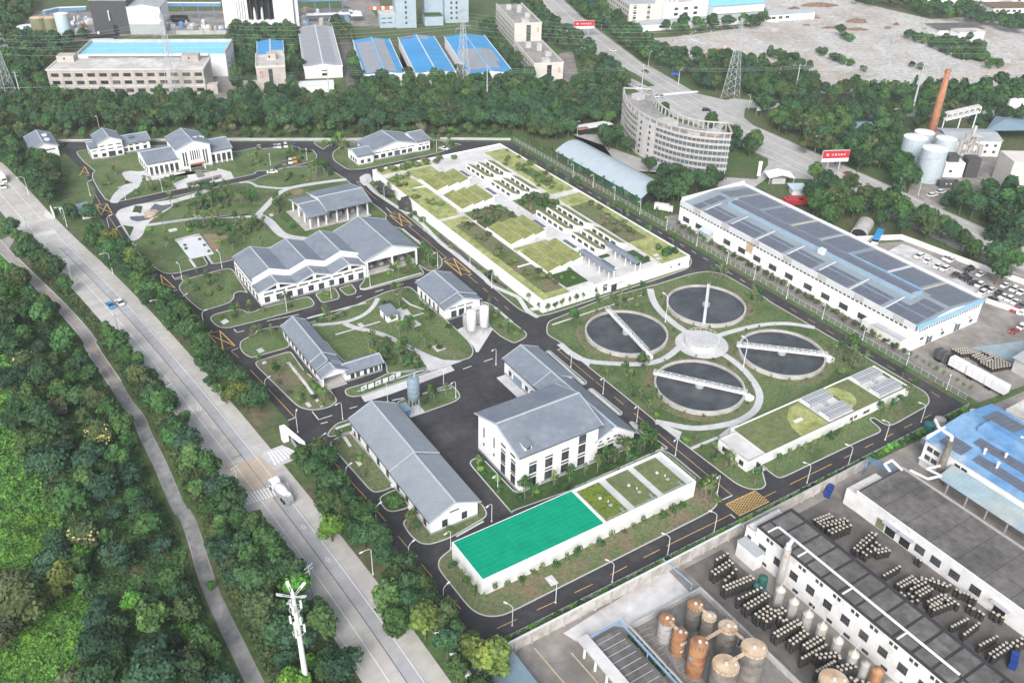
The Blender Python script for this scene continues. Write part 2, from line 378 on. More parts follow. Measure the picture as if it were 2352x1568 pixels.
def at_y(line,y):                # x of a polyline (given by falling or rising y) at y
    for a,b in zip(line,line[1:]):
        if min(a[1],b[1]) <= y <= max(a[1],b[1]): return a[0] + (b[0] - a[0]) * (y - a[1]) / ((b[1] - a[1]) or 1)
    return line[0][0] if abs(y - line[0][1]) < abs(y - line[-1][1]) else line[-1][0]
# ================================================================== THE SETTING
def struct(name,mb,mat,parent=None,label=None):
    o = mb.build(name,mat,parent)
    if parent is None: o['kind'] = 'structure'
    if label: o['label'] = label
    return o
struct('ground',MB().sheet([(-600,-400),(1600,-400),(1600,1600),(-600,1600)],0.0),'ground_green',None,'green ground of grass and low weeds')

# --- public road along the west side of the works
PUB = [(-2,560),(9,480),(17.5,415),(21,385),(25.7,352),(29.6,329.6),(33.4,303.5),(37.8,268),(43,215.7),(46.8,165.5),(48.7,134.5),(49.6,108),(50.5,60),(51,0)]
PUBS = chaikin(PUB,2,False)
HW = 7.2
road = struct('public_road',strip(MB(),PUBS,2 * HW + .8,0.015),'road_concrete',None,'pale concrete public road running past the west side of the works')
east_lane = [p for p in PUBS if p[1] < 352]
struct('asphalt_lane',strip(MB(),east_lane,3.4,0.021,0,1.75),'road_grey',road)
mk = MB()
for sh in (-2.95,2.95): strip(mk,PUBS,.18,0.026,0,sh)
struct('lane_line',mk,'white_paint',road)
mk = MB(); strip(mk,[p for p in PUBS if p[1] < 352],.16,0.027,0,.04); struct('joint_line',mk,'tar_line',road)
mk = MB(); strip(mk,[p for p in PUBS if 196 < p[1] < 217 or 166 > p[1] > 158],.14,0.031,0,-.3); struct('centre_line',mk,'faded_yellow',road)
for sx,ys in ((-6.3,None),):
    mk = MB(); strip(mk,[p for p in PUBS if 198 < p[1] < 268],.12,0.027,0,sx); strip(mk,[p for p in PUBS if 112 < p[1] < 160],.12,0.027,0,sx); struct('parking_line',mk,'white_paint',road)
for s in ('t02 1810 600 1845 610 1847 640 1815 630','t02 1945 765 1975 775 1975 805 1945 790','t13 418 112 455 130 455 160 420 145','t13 642 408 680 430 680 465 642 445','t01 608 740 632 742 630 756 606 754','t01 716 842 740 845 738 858 714 856'):
    q = tp(s); i = offset(q,.2); m_ = MB(); n = 4
    m_.add([(*p,.028) for p in q] + [(*p,.028) for p in i],[(k,(k + 1) % n,n + (k + 1) % n,n + k) for k in range(n)]); struct('diamond_marking',m_,'white_paint',road)
# zebra crossings and the hatched boxes of the two junctions
def zebra(a,b,c,d,n):        # corners a-b one kerb side, d-c the other
    for k in range(n):
        t0 = (k + .15) / n; t1 = (k + .65) / n; l = lambda p,q,t: (p[0] + (q[0] - p[0]) * t,p[1] + (q[1] - p[1]) * t)
        struct('zebra_stripe',MB().sheet([l(a,b,t0),l(a,b,t1),l(d,c,t1),l(d,c,t0)],.03),'white_paint',road)
zebra(*tp('t12 -160 1410 300 1290 330 1370 -80 1500'),15)
zebra(*tp('t01 290 590 500 540 530 570 330 615'),12)
zebra(*tp('t12 100 1020 300 970 390 1020 170 1140'),7)
box_ = tp('t02 2050 1155 2340 1065 t12 35 1042 190 1215 0 1372 t02 2300 1390')
struct('hatched_box',MB().sheet(box_,.024),'hatch_base',road)
mk = MB()
cx_,cy_ = sum(p[0] for p in box_) / 6,sum(p[1] for p in box_) / 6
for k in range(-14,15):
    for sg in (1,-1):
        a = (cx_ + k * 1.1 - 14,cy_ - sg * 14); b = (cx_ + k * 1.1 + 14,cy_ + sg * 14); run = []
        for j in range(113):
            p = (a[0] + (b[0] - a[0]) * j / 112,a[1] + (b[1] - a[1]) * j / 112)
            if inside(p,box_): run.append(p)
        if len(run) > 2: strip(mk,[run[0],run[-1]],.12,.029 + .001 * sg)
struct('hatching',mk,'faded_yellow',road)
mk = MB(); strip(mk,tp('t01 295 535 385 455 470 535'),.2,.03); strip(mk,tp('t02 2130 1075 2222 1040 1990 1140'),.3,.03); struct('stop_line',mk,'faded_yellow',road)
# entrance aprons
struct('gate_apron',MB().sheet(tp('t12 60 1020 240 950 430 1040 300 1110 190 1150 t12 100 1100'),.022),'pave',road)
struct('gate_apron',MB().sheet(tp('t01 395 410 420 360 500 440 480 455'),.022),'pave_white',road)

# --- lane on the far west
LANE = tp('t01 -120 560 0 700 60 760 400 1090 620 1310 840 1568 t02 820 30 1060 385 1160 560 1280 700 1330 850 1440 1060 1520 1240 1650 1560 t03 1700 0 1790 240 1880 560 1990 850 2130 1130 2300 1480 2500 1900')
lane = struct('lane',strip(MB(),chaikin(LANE,1,False),3.4,.02),'lane',None,'narrow grey lane through the trees')
up = [p for p in LANE if p[1] > 248]
mk = MB()
for sh in (2.35,-2.35):
    L_,R_ = sides(chaikin(up,1,False),3.5); e = L_ if sh > 0 else R_
    for a,b in zip(e,e[1:]): mk.prism([(a[0] - .12,a[1]),(a[0] + .12,a[1]),(b[0] + .12,b[1]),(b[0] - .12,b[1])],0,.16)
struct('lane_kerb',mk,'kerb',lane)
struct('rust_streak',strip(MB(),chaikin(up,1,False),.45,.026,0,.25),'rust_lane',lane)
struct('lane_asphalt',strip(MB(),chaikin([p for p in LANE if p[1] < 250],1,False),2.8,.027),'lane_tar',lane)
struct('lane_mouth',MB().sheet(tp('t01 -20 700 0 640 80 600 150 610 100 690 80 730'),.028),'lane',lane)

# --- the works: one asphalt plate, lawns and paths laid on it
SITE = [(45.6,425),(45.4,385),(45.2,345),(48,327),(51.3,297),(54.8,263),(59,227),(60.6,205),(58.2,197),(58.2,189),(63.3,187),(64.2,147),(65.4,125),(66,109.6),(140,109.4),(235.2,109.4),(235.3,190),(235,240),(234.5,275),(234.5,320),(235,361),(210,376),(170,398),(128,421),(100,436),(48,465),(46.5,440)]
plate = struct('site_road',MB().sheet(SITE,.02),'asphalt',None,'dark new asphalt roads and yard inside the works')
def lawn(s,mat='lawn',r=2.0,name='lawn',label=None,world=None):
    q = rounded(world or tp(s,.1),r)
    o = struct(name,MB().prism(q,0,.12),mat,None,label)
    i = offset(q,.32); n = len(q); m = MB()
    m.add([(*p,.02) for p in q] + [(*p,.17) for p in q] + [(*p,.17) for p in i] + [(*p,.1) for p in i],
          [(k,(k + 1) % n,n + (k + 1) % n,n + k) for k in range(n)] + [(n + k,n + (k + 1) % n,2 * n + (k + 1) % n,2 * n + k) for k in range(n)] + [(2 * n + k,2 * n + (k + 1) % n,3 * n + (k + 1) % n,3 * n + k) for k in range(n)])
    struct('kerb',m,'kerb',o); return o
lawn('t01 970 272 905 180 845 70 850 15 875 8 t00 770 1490 725 1440 700 1400 720 1388 1000 1345 1400 1338 2110 1318 2140 1400 2351 1355 t10 0 1370 380 1345 430 1380 520 1372 565 1430 545 1475 420 1512 130 1568 t11 0 5 t01 2351 30 1980 110 1500 198 1080 288')
park = lawn('t01 1062 398 1100 355 1500 258 1980 152 2351 78 t11 0 72 t10 250 1545 590 1512 640 1522 t11 740 25 830 80 940 180 1060 290 1150 355 1205 405 1190 440 1270 515 1330 525 1700 790 1718 850 1690 900 1600 925 1550 905 1490 860 1550 940 1530 962 1000 1100 960 1092 945 1060 1000 1000 730 590 -60 740 t01 2130 825 1975 858 1945 850 1905 775 1865 780 1918 868 1590 950 1500 942 1400 880 1250 745 1210 655 1110 500')
lawn('t01 1640 1060 1690 1000 2080 895 2140 905 2205 1010 2285 1130 2225 1105 2150 1125 2155 1170 2100 1220 1880 1285 1830 1275 1720 1180 1650 1100')
lawn('t01 1930 1345 1975 1315 2160 1268 2235 1275 2275 1305 2340 1290 t11 50 1262 485 1150 540 1210 530 1245 0 1385 t01 2080 1450 1990 1430 1935 1375')
lawn('t11 540 1130 730 1075 770 1150 760 1180 610 1215 590 1200',r=1.2)
lawn('t11 755 1080 880 1040 925 1100 915 1130 840 1148 815 1135',r=1.2)
lawn('t02 2195 40 2215 -10 2351 -75 t11 0 1465 230 1420 260 1500 t12 320 50 0 140 t02 2310 155 2230 110')
lawn('t12 -10 185 320 85 430 250 620 420 675 430 745 530 740 560 670 610 520 637 400 610 340 560 0 225','lawn_brown')
lawn('t11 300 1395 480 1400 700 1325 1200 1110 1385 1063 1430 1075 1500 1140 1510 1180 1745 1370 1850 1460 1960 1568 t12 2005 80 1980 150 1900 172 1590 265 1200 300 1190 200 1110 120 820 200 700 80 t11 640 1568')
lawn('t12 810 450 840 430 1060 365 1090 350 1210 290 1570 240 1590 275 970 500 890 512 830 495',r=1.2)
lawn('t12 1290 552 1760 400 1810 405 1870 470 1880 510 1840 550 1450 690 1420 690 1300 590')
lawn('t12 650 865 670 820 740 750 870 710 930 800 880 830 680 880',r=1.4)
lawn('t12 675 935 720 890 880 830 960 930 1270 1310 1255 1340 1165 1375 1090 1388 1040 1360 690 965','lawn_brown')
lawn('t12 1130 1440 1160 1410 1275 1355 1310 1370 1420 1500 1400 1530 1270 1565 1200 1555 1150 1500','lawn_dark')
lawn('t13 1345 90 1380 60 1450 30 1500 0 1640 180 2010 20 t12 2010 1460 2080 1490 2110 1540 t13 2125 10 2110 50 1780 240 1600 300 1510 290 1430 230 1370 150','lawn_brown')
lawn('t12 1955 1120 1980 1085 2065 1048 t22 40 1395 1130 950 1235 870 1420 995 1375 985 550 1365 0 1560 t13 2351 20 t12 2340 1568','lawn_dark')
lawn('t13 1665 480 1690 410 1790 338 1815 285 t22 1375 985 1480 1040 1780 1290 1775 1320 1720 1345 1830 1350 1890 1395 1905 1440 1890 1500 1830 1560 t23 1700 60 0 915 t13 2250 955 2130 962 2030 930 1950 870 1690 545','lawn_brown')
for s in ('t22 310 88 345 78 690 370 685 392 650 403 310 110','t22 692 440 735 425 1018 650 1010 675 980 680 700 450'): lawn(s,'lawn_dark',.8)
lawn('t22 1070 742 1105 730 1440 980 1400 995 1165 850','lawn',.8)
tanks_lawn = lawn('t21 312 1450 330 1385 400 1355 850 1170 1340 1040 1640 945 1800 920 1950 950 2351 1180 t31 0 1190 650 1568 t32 650 -5 1460 470 1490 540 1470 590 1170 760 1110 775 1060 760 975 700 930 712 1040 800 1035 835 880 900 130 1255 80 1250 0 1190 -60 1140 -30 1260 t22 2340 1320 2290 1360 2180 1360 2060 1310 1530 905 1300 720 700 235 430 0 t21 322 1510')
lawn('',world=[(150.6,223),(153,217),(157,215.6),(180,215.9),(205,216),(222,216.6),(228,221),(229.6,230),(228,345),(224,357),(205,360),(165,357),(152.6,352)],r=3)
lawn('t10 700 1440 705 1400 775 1345 900 1325 1600 1275 1900 1330 1690 1400 1640 1415 980 1555 840 1560 720 1480')
lawn('t10 540 1300 850 1292 930 1310 780 1330 690 1320 620 1375 600 1365 530 1320',r=1)
lawn('t11 2060 1195 2115 1205 2195 1245 2351 1385 t21 60 1430 142 1492 128 1535 20 1590 t11 2240 1520 2140 1430 2110 1300',r=1.5)
# parking bays by the offices
bay = MB()
for s in ('t10 160 1535 225 1508 250 1535 185 1562','t10 385 1475 410 1470 430 1500 400 1508','t10 640 1385 700 1315 775 1325 720 1390','t10 1780 1365 1900 1330 1960 1360 1840 1385'): bay.sheet(tp(s),.175)
struct('parking_bay',bay,'asphalt',plate)

# --- paths on the lawns
def path(s,w,mat='pave',z=.15,it=2,name='path',base=None):
    q = chaikin(tp(s,.15),it,False); m = MB(); L_,R_ = sides(q,w); n = len(q)
    m.prism(R_ + L_[::-1],.05,z); return struct(name,m,mat,base)
def slab(s,mat,z,name,base=None,r=0):
    q = tp(s,z); q = rounded(q,r) if r else q
    return struct(name,MB().prism(q,.05,z),mat,base)
path('t01 1350 500 1700 450 2000 425 2351 420 t11 0 402 60 395',2.2)
path('t11 20 400 60 360 130 285 210 200 330 150 620 105 830 80',2.6,z=.153)
path('t11 -10 140 220 165 320 152',1.6,z=.156); path('t11 0 400 110 450 180 530 240 590 330 615 470 630',3.6,z=.159)
path('t01 2200 110 2280 100 2351 135',1.4,z=.15)
slab('t01 1055 402 1110 352 1250 310 1580 268 1960 155 1975 170 1800 240 1620 290 1575 335 1380 460 1330 530 1320 575 1280 625 1210 652 1120 500','pave_white',.16,'plaza',None,2)
slab('t01 1080 300 1000 290 1040 220 1130 130 1240 110 1170 100 1110 20 1180 0 1290 10 t00 1350 1560 t01 1345 60 1290 110 1280 150 1180 210 1100 270','pave',.15,'path',None,2)
slab('t01 1330 20 1340 95 1450 80 1740 10 1850 0 1990 0 2000 -20 2120 10 2150 70 1630 170 1590 120 1730 60 1700 10 1400 20','pave_white',.157,'forecourt')
pond = slab('t01 1190 422 1345 412 1385 345 1420 302 1490 320 1585 305 1570 332 1440 400 1380 445 1260 468 1200 450','water_pond',.18,'pond',None,.8)
for s in ('t01 1210 385 1240 320 1305 325 1290 385','t01 1120 490 1225 515 1190 598'):
    slab(s,'kerb',.45,'planter_kerb'); slab(s.replace('1210 385','1217 380').replace('1120 490','1132 500'),'lawn_dark',.5,'planter_bed')
slab('t01 1605 627 1830 575 1965 760 1745 808','metal_pale',.3,'court_pad')
slab('t01 1605 627 1830 575 1838 588 1618 640','concrete',.9,'court_wall')
slab('t01 1860 585 2000 580 2120 600 2040 640 2010 720 1975 750 1920 680','bare_soil',.135,'soil_patch',None,2); slab('t11 315 185 380 162 440 175 425 205 370 222 325 212','bare_soil',.135,'soil_patch',None,1.5)
path('t01 1740 808 1795 885',.9,'pave_white',.16,0); path('t01 1890 770 1950 855',.5,'kerb',.2,0)
path('t11 1120 1170 1085 1240 1020 1305 940 1350 820 1390 650 1410 520 1415',1.6); path('t11 810 1400 900 1440 1100 1480 1230 1530 t12 1400 50 1560 130 1700 180',2.0,z=.153)
slab('t12 1500 110 1640 165 1900 175 1790 215 1590 275 1560 220 1510 150','pave',.165,'path',None,1)
path('t11 730 1505 950 1440 1140 1385',.6,'pave_white',.17,0); path('t11 470 1355 1010 1210',.8,'pave_white',.17,0); path('t11 1290 1130 1420 1230 1590 1290 1330 1370',.8,'pave_white',.168,0)
slab('t11 930 1405 965 1395 1000 1425 960 1440','pave_white',.18,'paved_square'); slab('t11 1285 1275 1370 1245 1435 1330 1340 1360','pave',.17,'paved_square')
slab('t12 965 505 1590 283 1790 220 1825 265 1240 482 1000 556','pave_white',.06,'pavement')
slab('t11 1845 1460 1960 1410 2160 1440 2351 1568 t12 2351 0 2020 100 t12 2010 60 1960 0','pave_white',.2,'pavement',None,1)
path('t11 1000 60 1010 110 1080 190 1200 270 1330 355 1450 420 1560 520 1640 610 1740 700 1860 780 1960 870 2090 970 2150 1050 2351 1135 t21 60 1160 100 1220 140 1290 240 1345',1.7,z=.16)
slab('t11 950 60 1000 30 1050 30 1065 90 1000 140 960 110','pave',.17,'path',None,1)
stream = path('t11 1690 590 1730 650 1860 730 1960 830 2080 910 2150 990 2300 1075',1.5,'water_stream',.185,2,'stream')
q = chaikin(tp('t11 1690 590 1730 650 1860 730 1960 830 2080 910 2150 990 2300 1075',.15),2,False)
ed = MB()
for e in sides(q,1.9):
    for a,b in zip(e,e[1:]): ed.tube((*a,.2),(*b,.2),.14,4)
struct('stream_edge',ed,'concrete_dark',stream)
# planters with white gravel along the buildings
for s,w in (('t11 1345 535 1520 680 1650 800',.9),('t11 955 1085 1000 1085 1520 940',.7),('t22 330 92 660 385',.9),('t22 720 440 990 665',.9),('t22 1090 745 1390 990',.9),('t21 370 1415 800 1270 1190 1145',.6),('t12 1250 540 1800 425',.4),('t12 930 460 1540 260',.35),('t12 275 165 440 370 605 600',.9),('t12 870 830 1440 1510',.8),('t22 1640 985 1890 880',1.0),('t13 1840 220 2090 80',.5),('t11 2195 1255 2351 1390',1.0),('t11 2030 740 2250 660',.5)):
    path(s,w,'pave_white' if w < 1 else 'pave',.19,0,'gravel_strip')
for s in ('t12 725 790 860 745 870 758 760 795 790 815 760 825','t12 795 875 825 870 880 955 855 965','t12 890 1075 925 1062 975 1125 945 1142','t12 450 565 485 555 512 590 482 603','t12 48 190 80 175 100 190 65 208','t12 5 75 50 58 78 85 30 105','t22 960 390 980 380 998 393 975 405','t23 300 600 365 572 428 645 362 675','t01 1775 395 1820 388 1840 415 1790 428','t01 1545 540 1620 525 1630 545 1555 562','t01 2025 1385 2075 1358 2105 1382 2055 1410','t11 118 400 150 392 162 410 130 420','t11 1395 1390 1470 1372 1520 1410 1440 1440','t12 1615 45 1690 20 1745 62 1665 92','t21 160 1265 215 1248 235 1275 185 1285'):
    slab(s,'pave_white',.3,'manhole_cover')
# --- clarifier plaza and paths
plz = MB(); plz.cyl(190,175,.05,.155,8.6,n=40); struct('path',plz,'pave')
path('t21 1270 1085 1290 1180 1350 1280 1470 1390 1600 1480',2.4,z=.16); path('t22 440 20 560 130 700 185 900 200 1150 212 1330 190 1450 130 1560 30',2.2,z=.163)
path('t31 430 1440 200 1400 0 1405 t21 2200 1430 2000 1480 1850 1530',2.0,z=.158); path('t22 1950 120 2080 210 2200 330 2285 480 2260 600 2180 680 2050 745 1850 785 1650 800 1480 765 1320 735',2.2,z=.166)
slab('t22 1300 725 1420 770 1560 830 1535 900','pave',.16,'path'); slab('t22 440 0 560 90 720 185 705 235','pave',.156,'path')
for px_,py_ in ((172.2,156.8),(172.2,192),(207.5,192),(207.5,156.8)):
    m = MB(); m.cyl(px_,py_,.05,.142,16.6,n=48); struct('bare_ring',m,'lawn_brown',tanks_lawn)
lawnp = slab('t22 2050 745 2110 790 1985 850 1890 870','pave',.17,'path')
slab('t22 2220 1180 2310 1140 2351 1165 2260 1215','pave',.17,'path')

# --- road markings of the works
mk_y = lambda pts,w=.17,z=.027: struct('yellow_line',strip(MB(),pts,w,z),'yellow_paint',plate)
mk_w = lambda pts,w=.2,z=.027: struct('white_line',strip(MB(),pts,w,z),'white_paint',plate)
def dashes(pts,on,gap,fn):
    d = 0.0; L_ = sum(math.dist(a,b) for a,b in zip(pts,pts[1:])); t = 0
    def at(s):
        for a,b in zip(pts,pts[1:]):
            l = math.dist(a,b)
            if s <= l: return (a[0] + (b[0] - a[0]) * s / l,a[1] + (b[1] - a[1]) * s / l)
            s -= l
        return pts[-1]
    while d + on < L_: fn([at(d),at(d + on)]); d += on + gap
mk_y(tp('t01 995 415 1240 790 1405 945')); mk_y(tp('t01 785 60 920 300')); mk_y(tp('t01 1585 1112 1690 1210 1765 1285')); mk_y(tp('t01 1855 1380 1950 1475')); mk_y(tp('t02 2125 90 2195 150')); mk_y(tp('t02 2300 260 t12 0 315 358 700'))
mk_y(tp('t12 615 990 850 1260 1018 1443')); mk_y(tp('t11 925 105 1115 275')); mk_y(tp('t11 1405 512 1750 800')); mk_y(tp('t11 1950 960 2035 1037')); mk_y(tp('t22 425 80 750 352')); mk_y(tp('t22 1338 838 1500 980 2020 1410'))
dashes([(147.5,176),(147.4,148)],4.6,4.6,mk_y); dashes([(148,250),(147.6,224)],3.2,4,mk_y); dashes([(60.5,205),(60.5,204)],3,3,mk_y)
dashes(tp('t12 1100 1540 t13 1250 150 1600 570 1780 780 2020 1030'),5.2,6.0,mk_y)
dashes(tp('t13 2215 1065 t23 720 670 1180 430 1420 310'),5.0,5.2,mk_y); mk_y(tp('t23 1420 308 2010 20')); mk_y(tp('t32 200 1312 585 1125')); dashes(tp('t32 700 1070 1650 595'),3.6,5,mk_y); mk_y(tp('t32 -40 1430 75 1375'))
dashes(tp('t32 1580 510 860 80 t31 60 1180'),3.2,5.0,mk_y); dashes(tp('t21 2260 1095 1900 880 1380 580 590 130'),2.6,4.0,mk_w)
for s in ('t01 778 50 830 42','t01 870 318 925 305','t01 990 412 1050 400','t01 1350 975 1405 962 1440 948','t01 1578 1110 1630 1092','t01 1890 1495 1950 1475','t02 2125 85 2190 60','t12 295 725 358 700','t12 515 642 575 718 700 678','t12 595 755 660 738','t12 610 990 685 957','t11 920 105 960 100','t11 1195 340 1245 390 1280 380','t11 1405 508 1440 498','t11 1680 800 1710 815 1750 800','t11 1945 960 1985 950','t22 415 78 470 60','t22 1905 1465 2025 1412','t23 2005 15 2050 55','t01 1580 960 1600 990 1690 965','t01 2150 1455 2175 1485 2245 1470','t11 1095 1115 1170 1090','t11 920 1165 970 1150','t11 100 1380 395 1320','t11 1280 1060 1355 1040','t12 2095 185 2175 157','t12 1900 255 1980 225','t12 860 615 930 595','t11 1465 1005 1535 990','t01 1600 1000 1670 985'):
    mk_w(tp(s),.28)
for s in ('t01 690 -20 780 -35 815 30 730 48','t01 885 325 980 305 1030 390 930 410','t01 1380 990 1475 955 1610 1078 1510 1108','t02 1910 -68 2020 -98 2160 40 2050 80','t11 1230 410 1310 392 1430 488 1345 510','t11 1730 830 1815 805 1970 935 1890 962'):
    q = tp(s); m = MB(); strip(m,[q[0],q[1],q[2],q[3],q[0]],.36,.028); strip(m,[q[0],q[2]],.32,.030); strip(m,[q[1],q[3]],.32,.032); struct('yellow_box',m,'yellow_paint',plate)
q = tp('t22 1965 1495 2235 1370 2360 1470 2090 1600'); m = MB(); strip(m,q + q[:1],.3,.028)
lp = lambda a,b,t: (a[0] + (b[0] - a[0]) * t,a[1] + (b[1] - a[1]) * t)
for i0,i1,j0,j1 in ((0,2,1,3),(1,3,0,2)):
    dx,dy = q[i1][0] - q[i0][0],q[i1][1] - q[i0][1]
    for k in range(-7,8):
        o_ = ((q[j1][0] - q[j0][0]) * k / 15,(q[j1][1] - q[j0][1]) * k / 15); run = [p for p in ((q[i0][0] + dx * t_ / 150 + o_[0],q[i0][1] + dy * t_ / 150 + o_[1]) for t_ in range(151)) if inside(p,q)]
        if len(run) > 2: strip(m,[run[0],run[-1]],.14,.030 + .002 * (i0 == 0))
struct('yellow_box',m,'yellow_paint',plate)

# --- neighbouring yards, highway, cleared ground
struct('factory_yard',MB().sheet([(62,107),(160,107),(245,105),(330,100),(330,-60),(62,-60)],.014),'yard',None,'stained concrete yard of the distillery')
struct('loading_pad',MB().sheet(tp('t23 470 1110 1420 520 1480 580 1635 740 1330 920 1080 1060 900 1040 600 1190'),.02),'yard_white',None)
struct('sunken_yard',MB().sheet([(119,104),(131,104),(131,40),(119,40)],.019),'yard_dark',None)
struct('loading_yard',MB().sheet([(147,103),(170,103),(170,30),(147,30)],.019),'yard_dark',None)
struct('car_yard',MB().sheet([(240,137),(241,252),(246,256),(283,250),(298,196),(313,190),(322,157),(340,120),(330,100),(240,108)],.016),'yard',None,'concrete yard beside the white factory with parked cars')
struct('car_yard_slabs',MB().sheet(tp('t31 1100 740 1230 675 1290 690 1480 770 2060 1080 2351 1280 1960 1200'),.021),'yard_white',None)
HWY = [(440,640),(402,545),(381,478),(362,420),(352,372),(346,330),(345,290),(343,255),(340,200),(338,150),(336,90)]
hw = chaikin(HWY,2,False)
hwy = struct('highway',strip(MB(),hw,27,.016),'asphalt_old',None,'broad pale highway crossing behind the works')
struct('junction',MB().sheet(tp('t20 1010 690 1250 600 1700 860 1960 920 2290 930 2140 1000 2130 1080 2351 1260 t30 0 1230 500 1480 800 1580 t31 700 60 400 60 0 -20 t20 2351 1430 2000 1200 1700 1130 1500 1080 1400 1000 1240 880'),.022),'asphalt_old',hwy)
struct('cross_road',strip(MB(),tp('t20 2000 960 t30 -300 940 300 1010 1100 1030 2400 1060'),14,.018),'asphalt_old',hwy)
mk = MB()
for sh in (-11.2,-4.4,4.4,11.2): strip(mk,hw,.3,.03,0,sh)
struct('lane_line',mk,'white_paint',hwy)
struct('median',MB().prism(tp('t20 700 380 780 500 950 590 1130 680 1310 790 1250 800 1100 720 900 590 760 520'),.05,.25),'ground_green',hwy)
mk = MB(); strip(mk,tp('t20 400 300 760 490 t20 1010 690 1240 850'),1.2,.5); struct('median_kerb',mk,'concrete',hwy)
zz = tp('t20 1380 860 1700 835 1720 850 1400 880'); struct('zebra_stripe',MB().sheet(zz,.035),'white_paint',hwy)
struct('side_road',MB().sheet(tp('t20 530 1230 780 1240 840 1330 t20 1000 1560 t21 1950 60 2250 80 2351 -50 t31 560 100 400 80 0 60 t21 2100 250 1800 100'),.017),'asphalt_old',None)
struct('side_road',strip(MB(),tp('t31 560 100 1000 330 1500 560 2000 800 2351 960'),6,.019),'yard',None)
struct('cleared_ground',MB().sheet(tp('t20 1225 360 1330 480 1780 580 1800 450 1990 440 2130 560 2351 640 t30 240 720 440 760 480 860 720 860 1100 760 1900 830 2351 790 2600 600 2700 100 1500 180 900 40 600 -60 -200 -100 t20 2351 100 2330 180 2270 240 1500 340'),.015),'rubble',None,'cleared building plot covered with pale rubble')
struct('dirt_track',strip(MB(),tp('t20 1790 300 2100 430 2351 560 t30 240 715'),5,.02),'dirt_track',None)
struct('dirt_track',strip(MB(),tp('t30 2351 600 2200 640 1840 690 1700 720'),5,.02),'dirt_track',None)
struct('plant_yard',MB().sheet(tp('t00 130 330 330 100 1180 120 2050 100 2351 80 t10 700 80 1050 80 1180 250 720 240 400 250 0 300 t00 2070 300 1550 330 1100 330 290 380'),.014),'yard',None)
struct('plant_yard',MB().sheet(tp('t00 1930 920 2000 700 2250 680 2200 760 2090 910'),.015),'yard',None)
struct('plant_yard',MB().sheet(tp('t10 700 -60 1100 -60 1150 60 1000 110 820 60'),.013),'yard',None)
struct('plant_yard',MB().sheet(tp('t10 770 380 870 370 900 800 1000 900 950 920 840 850'),.015),'yard_dark',None)
struct('plant_yard',MB().sheet(tp('t10 1220 400 1320 400 1440 680 1330 650 t10 1640 400 1750 400 1860 720 1780 640'),.015),'yard_dark',None)
struct('plant_yard',MB().sheet(tp('t20 430 500 560 470 620 760 450 800 430 640'),.015),'yard',None)
struct('plant_yard',MB().sheet(tp('t30 1200 1350 1650 1500 t31 1350 60 1200 380 1500 400 1800 250 2351 100 t30 2351 1500 2000 1330'),.015),'yard',None)
struct('vine_field',MB().sheet(tp('t02 -400 900 0 1080 380 1200 330 1568 t03 560 0 620 280 330 560 150 600 420 700 720 740 900 920 920 1200 860 1568 800 2100 -900 2100 -900 0'),.03),'vine',None,'bright green creepers covering open ground')
struct('vine_field',MB().sheet(tp('t01 0 760 150 950 420 1180 600 1400 500 1300 200 1050 0 950'),.03),'vine',None)
struct('verge',MB().sheet(tp('t01 840 330 880 190 800 60 700 -60 t00 560 1380 520 1568 t01 560 80 700 250 780 350'),.03),'lawn',None)
# ================================================================== BUILDING HELPERS
WC = {}
def win_mesh(w,h,nx=2,nz=2,fm='frame_dark',gm='glass'):
    k = (round(w,2),round(h,2),nx,nz,fm,gm)
    if k not in WC:
        m = MB(); t = min(.09,w * .08); m.box(-w / 2,-.03,-h / 2,w / 2,.02,h / 2,1)
        for x in (-w / 2,w / 2 - t): m.box(x,-.09,-h / 2,x + t,.02,h / 2)
        for z in (-h / 2,h / 2 - t): m.box(-w / 2 + t,-.085,z,w / 2 - t,.02,z + t)
        for i in range(1,nx): x = -w / 2 + w * i / nx; m.box(x - t / 2,-.07,-h / 2 + t,x + t / 2,.0,h / 2 - t)
        for i in range(1,nz): z = -h / 2 + h * i / nz; m.box(-w / 2 + t,-.065,z - t / 2,w / 2 - t,.0,z + t / 2)
        WC[k] = m.mesh('window',[fm,gm])
    return WC[k]
ROT = {'S': 0.0,'W': -math.pi / 2,'E': math.pi / 2,'N': math.pi}
def win(t,face,plane,u,z,w,h,nx=2,nz=2,name='window',fm='frame_dark',gm='glass',parent=None):
    x,y = (u,plane) if face in 'SN' else (plane,u)
    return t.put(name,win_mesh(w,h,nx,nz,fm,gm),x,y,z,ROT[face],parent)
def wins(t,face,plane,us,z,w,h,nx=2,nz=2,**k):
    for u in us: win(t,face,plane,u,z,w,h,nx,nz,**k)
def lin(a,b,n): return [a + (b - a) * (i + .5) / n for i in range(n)]
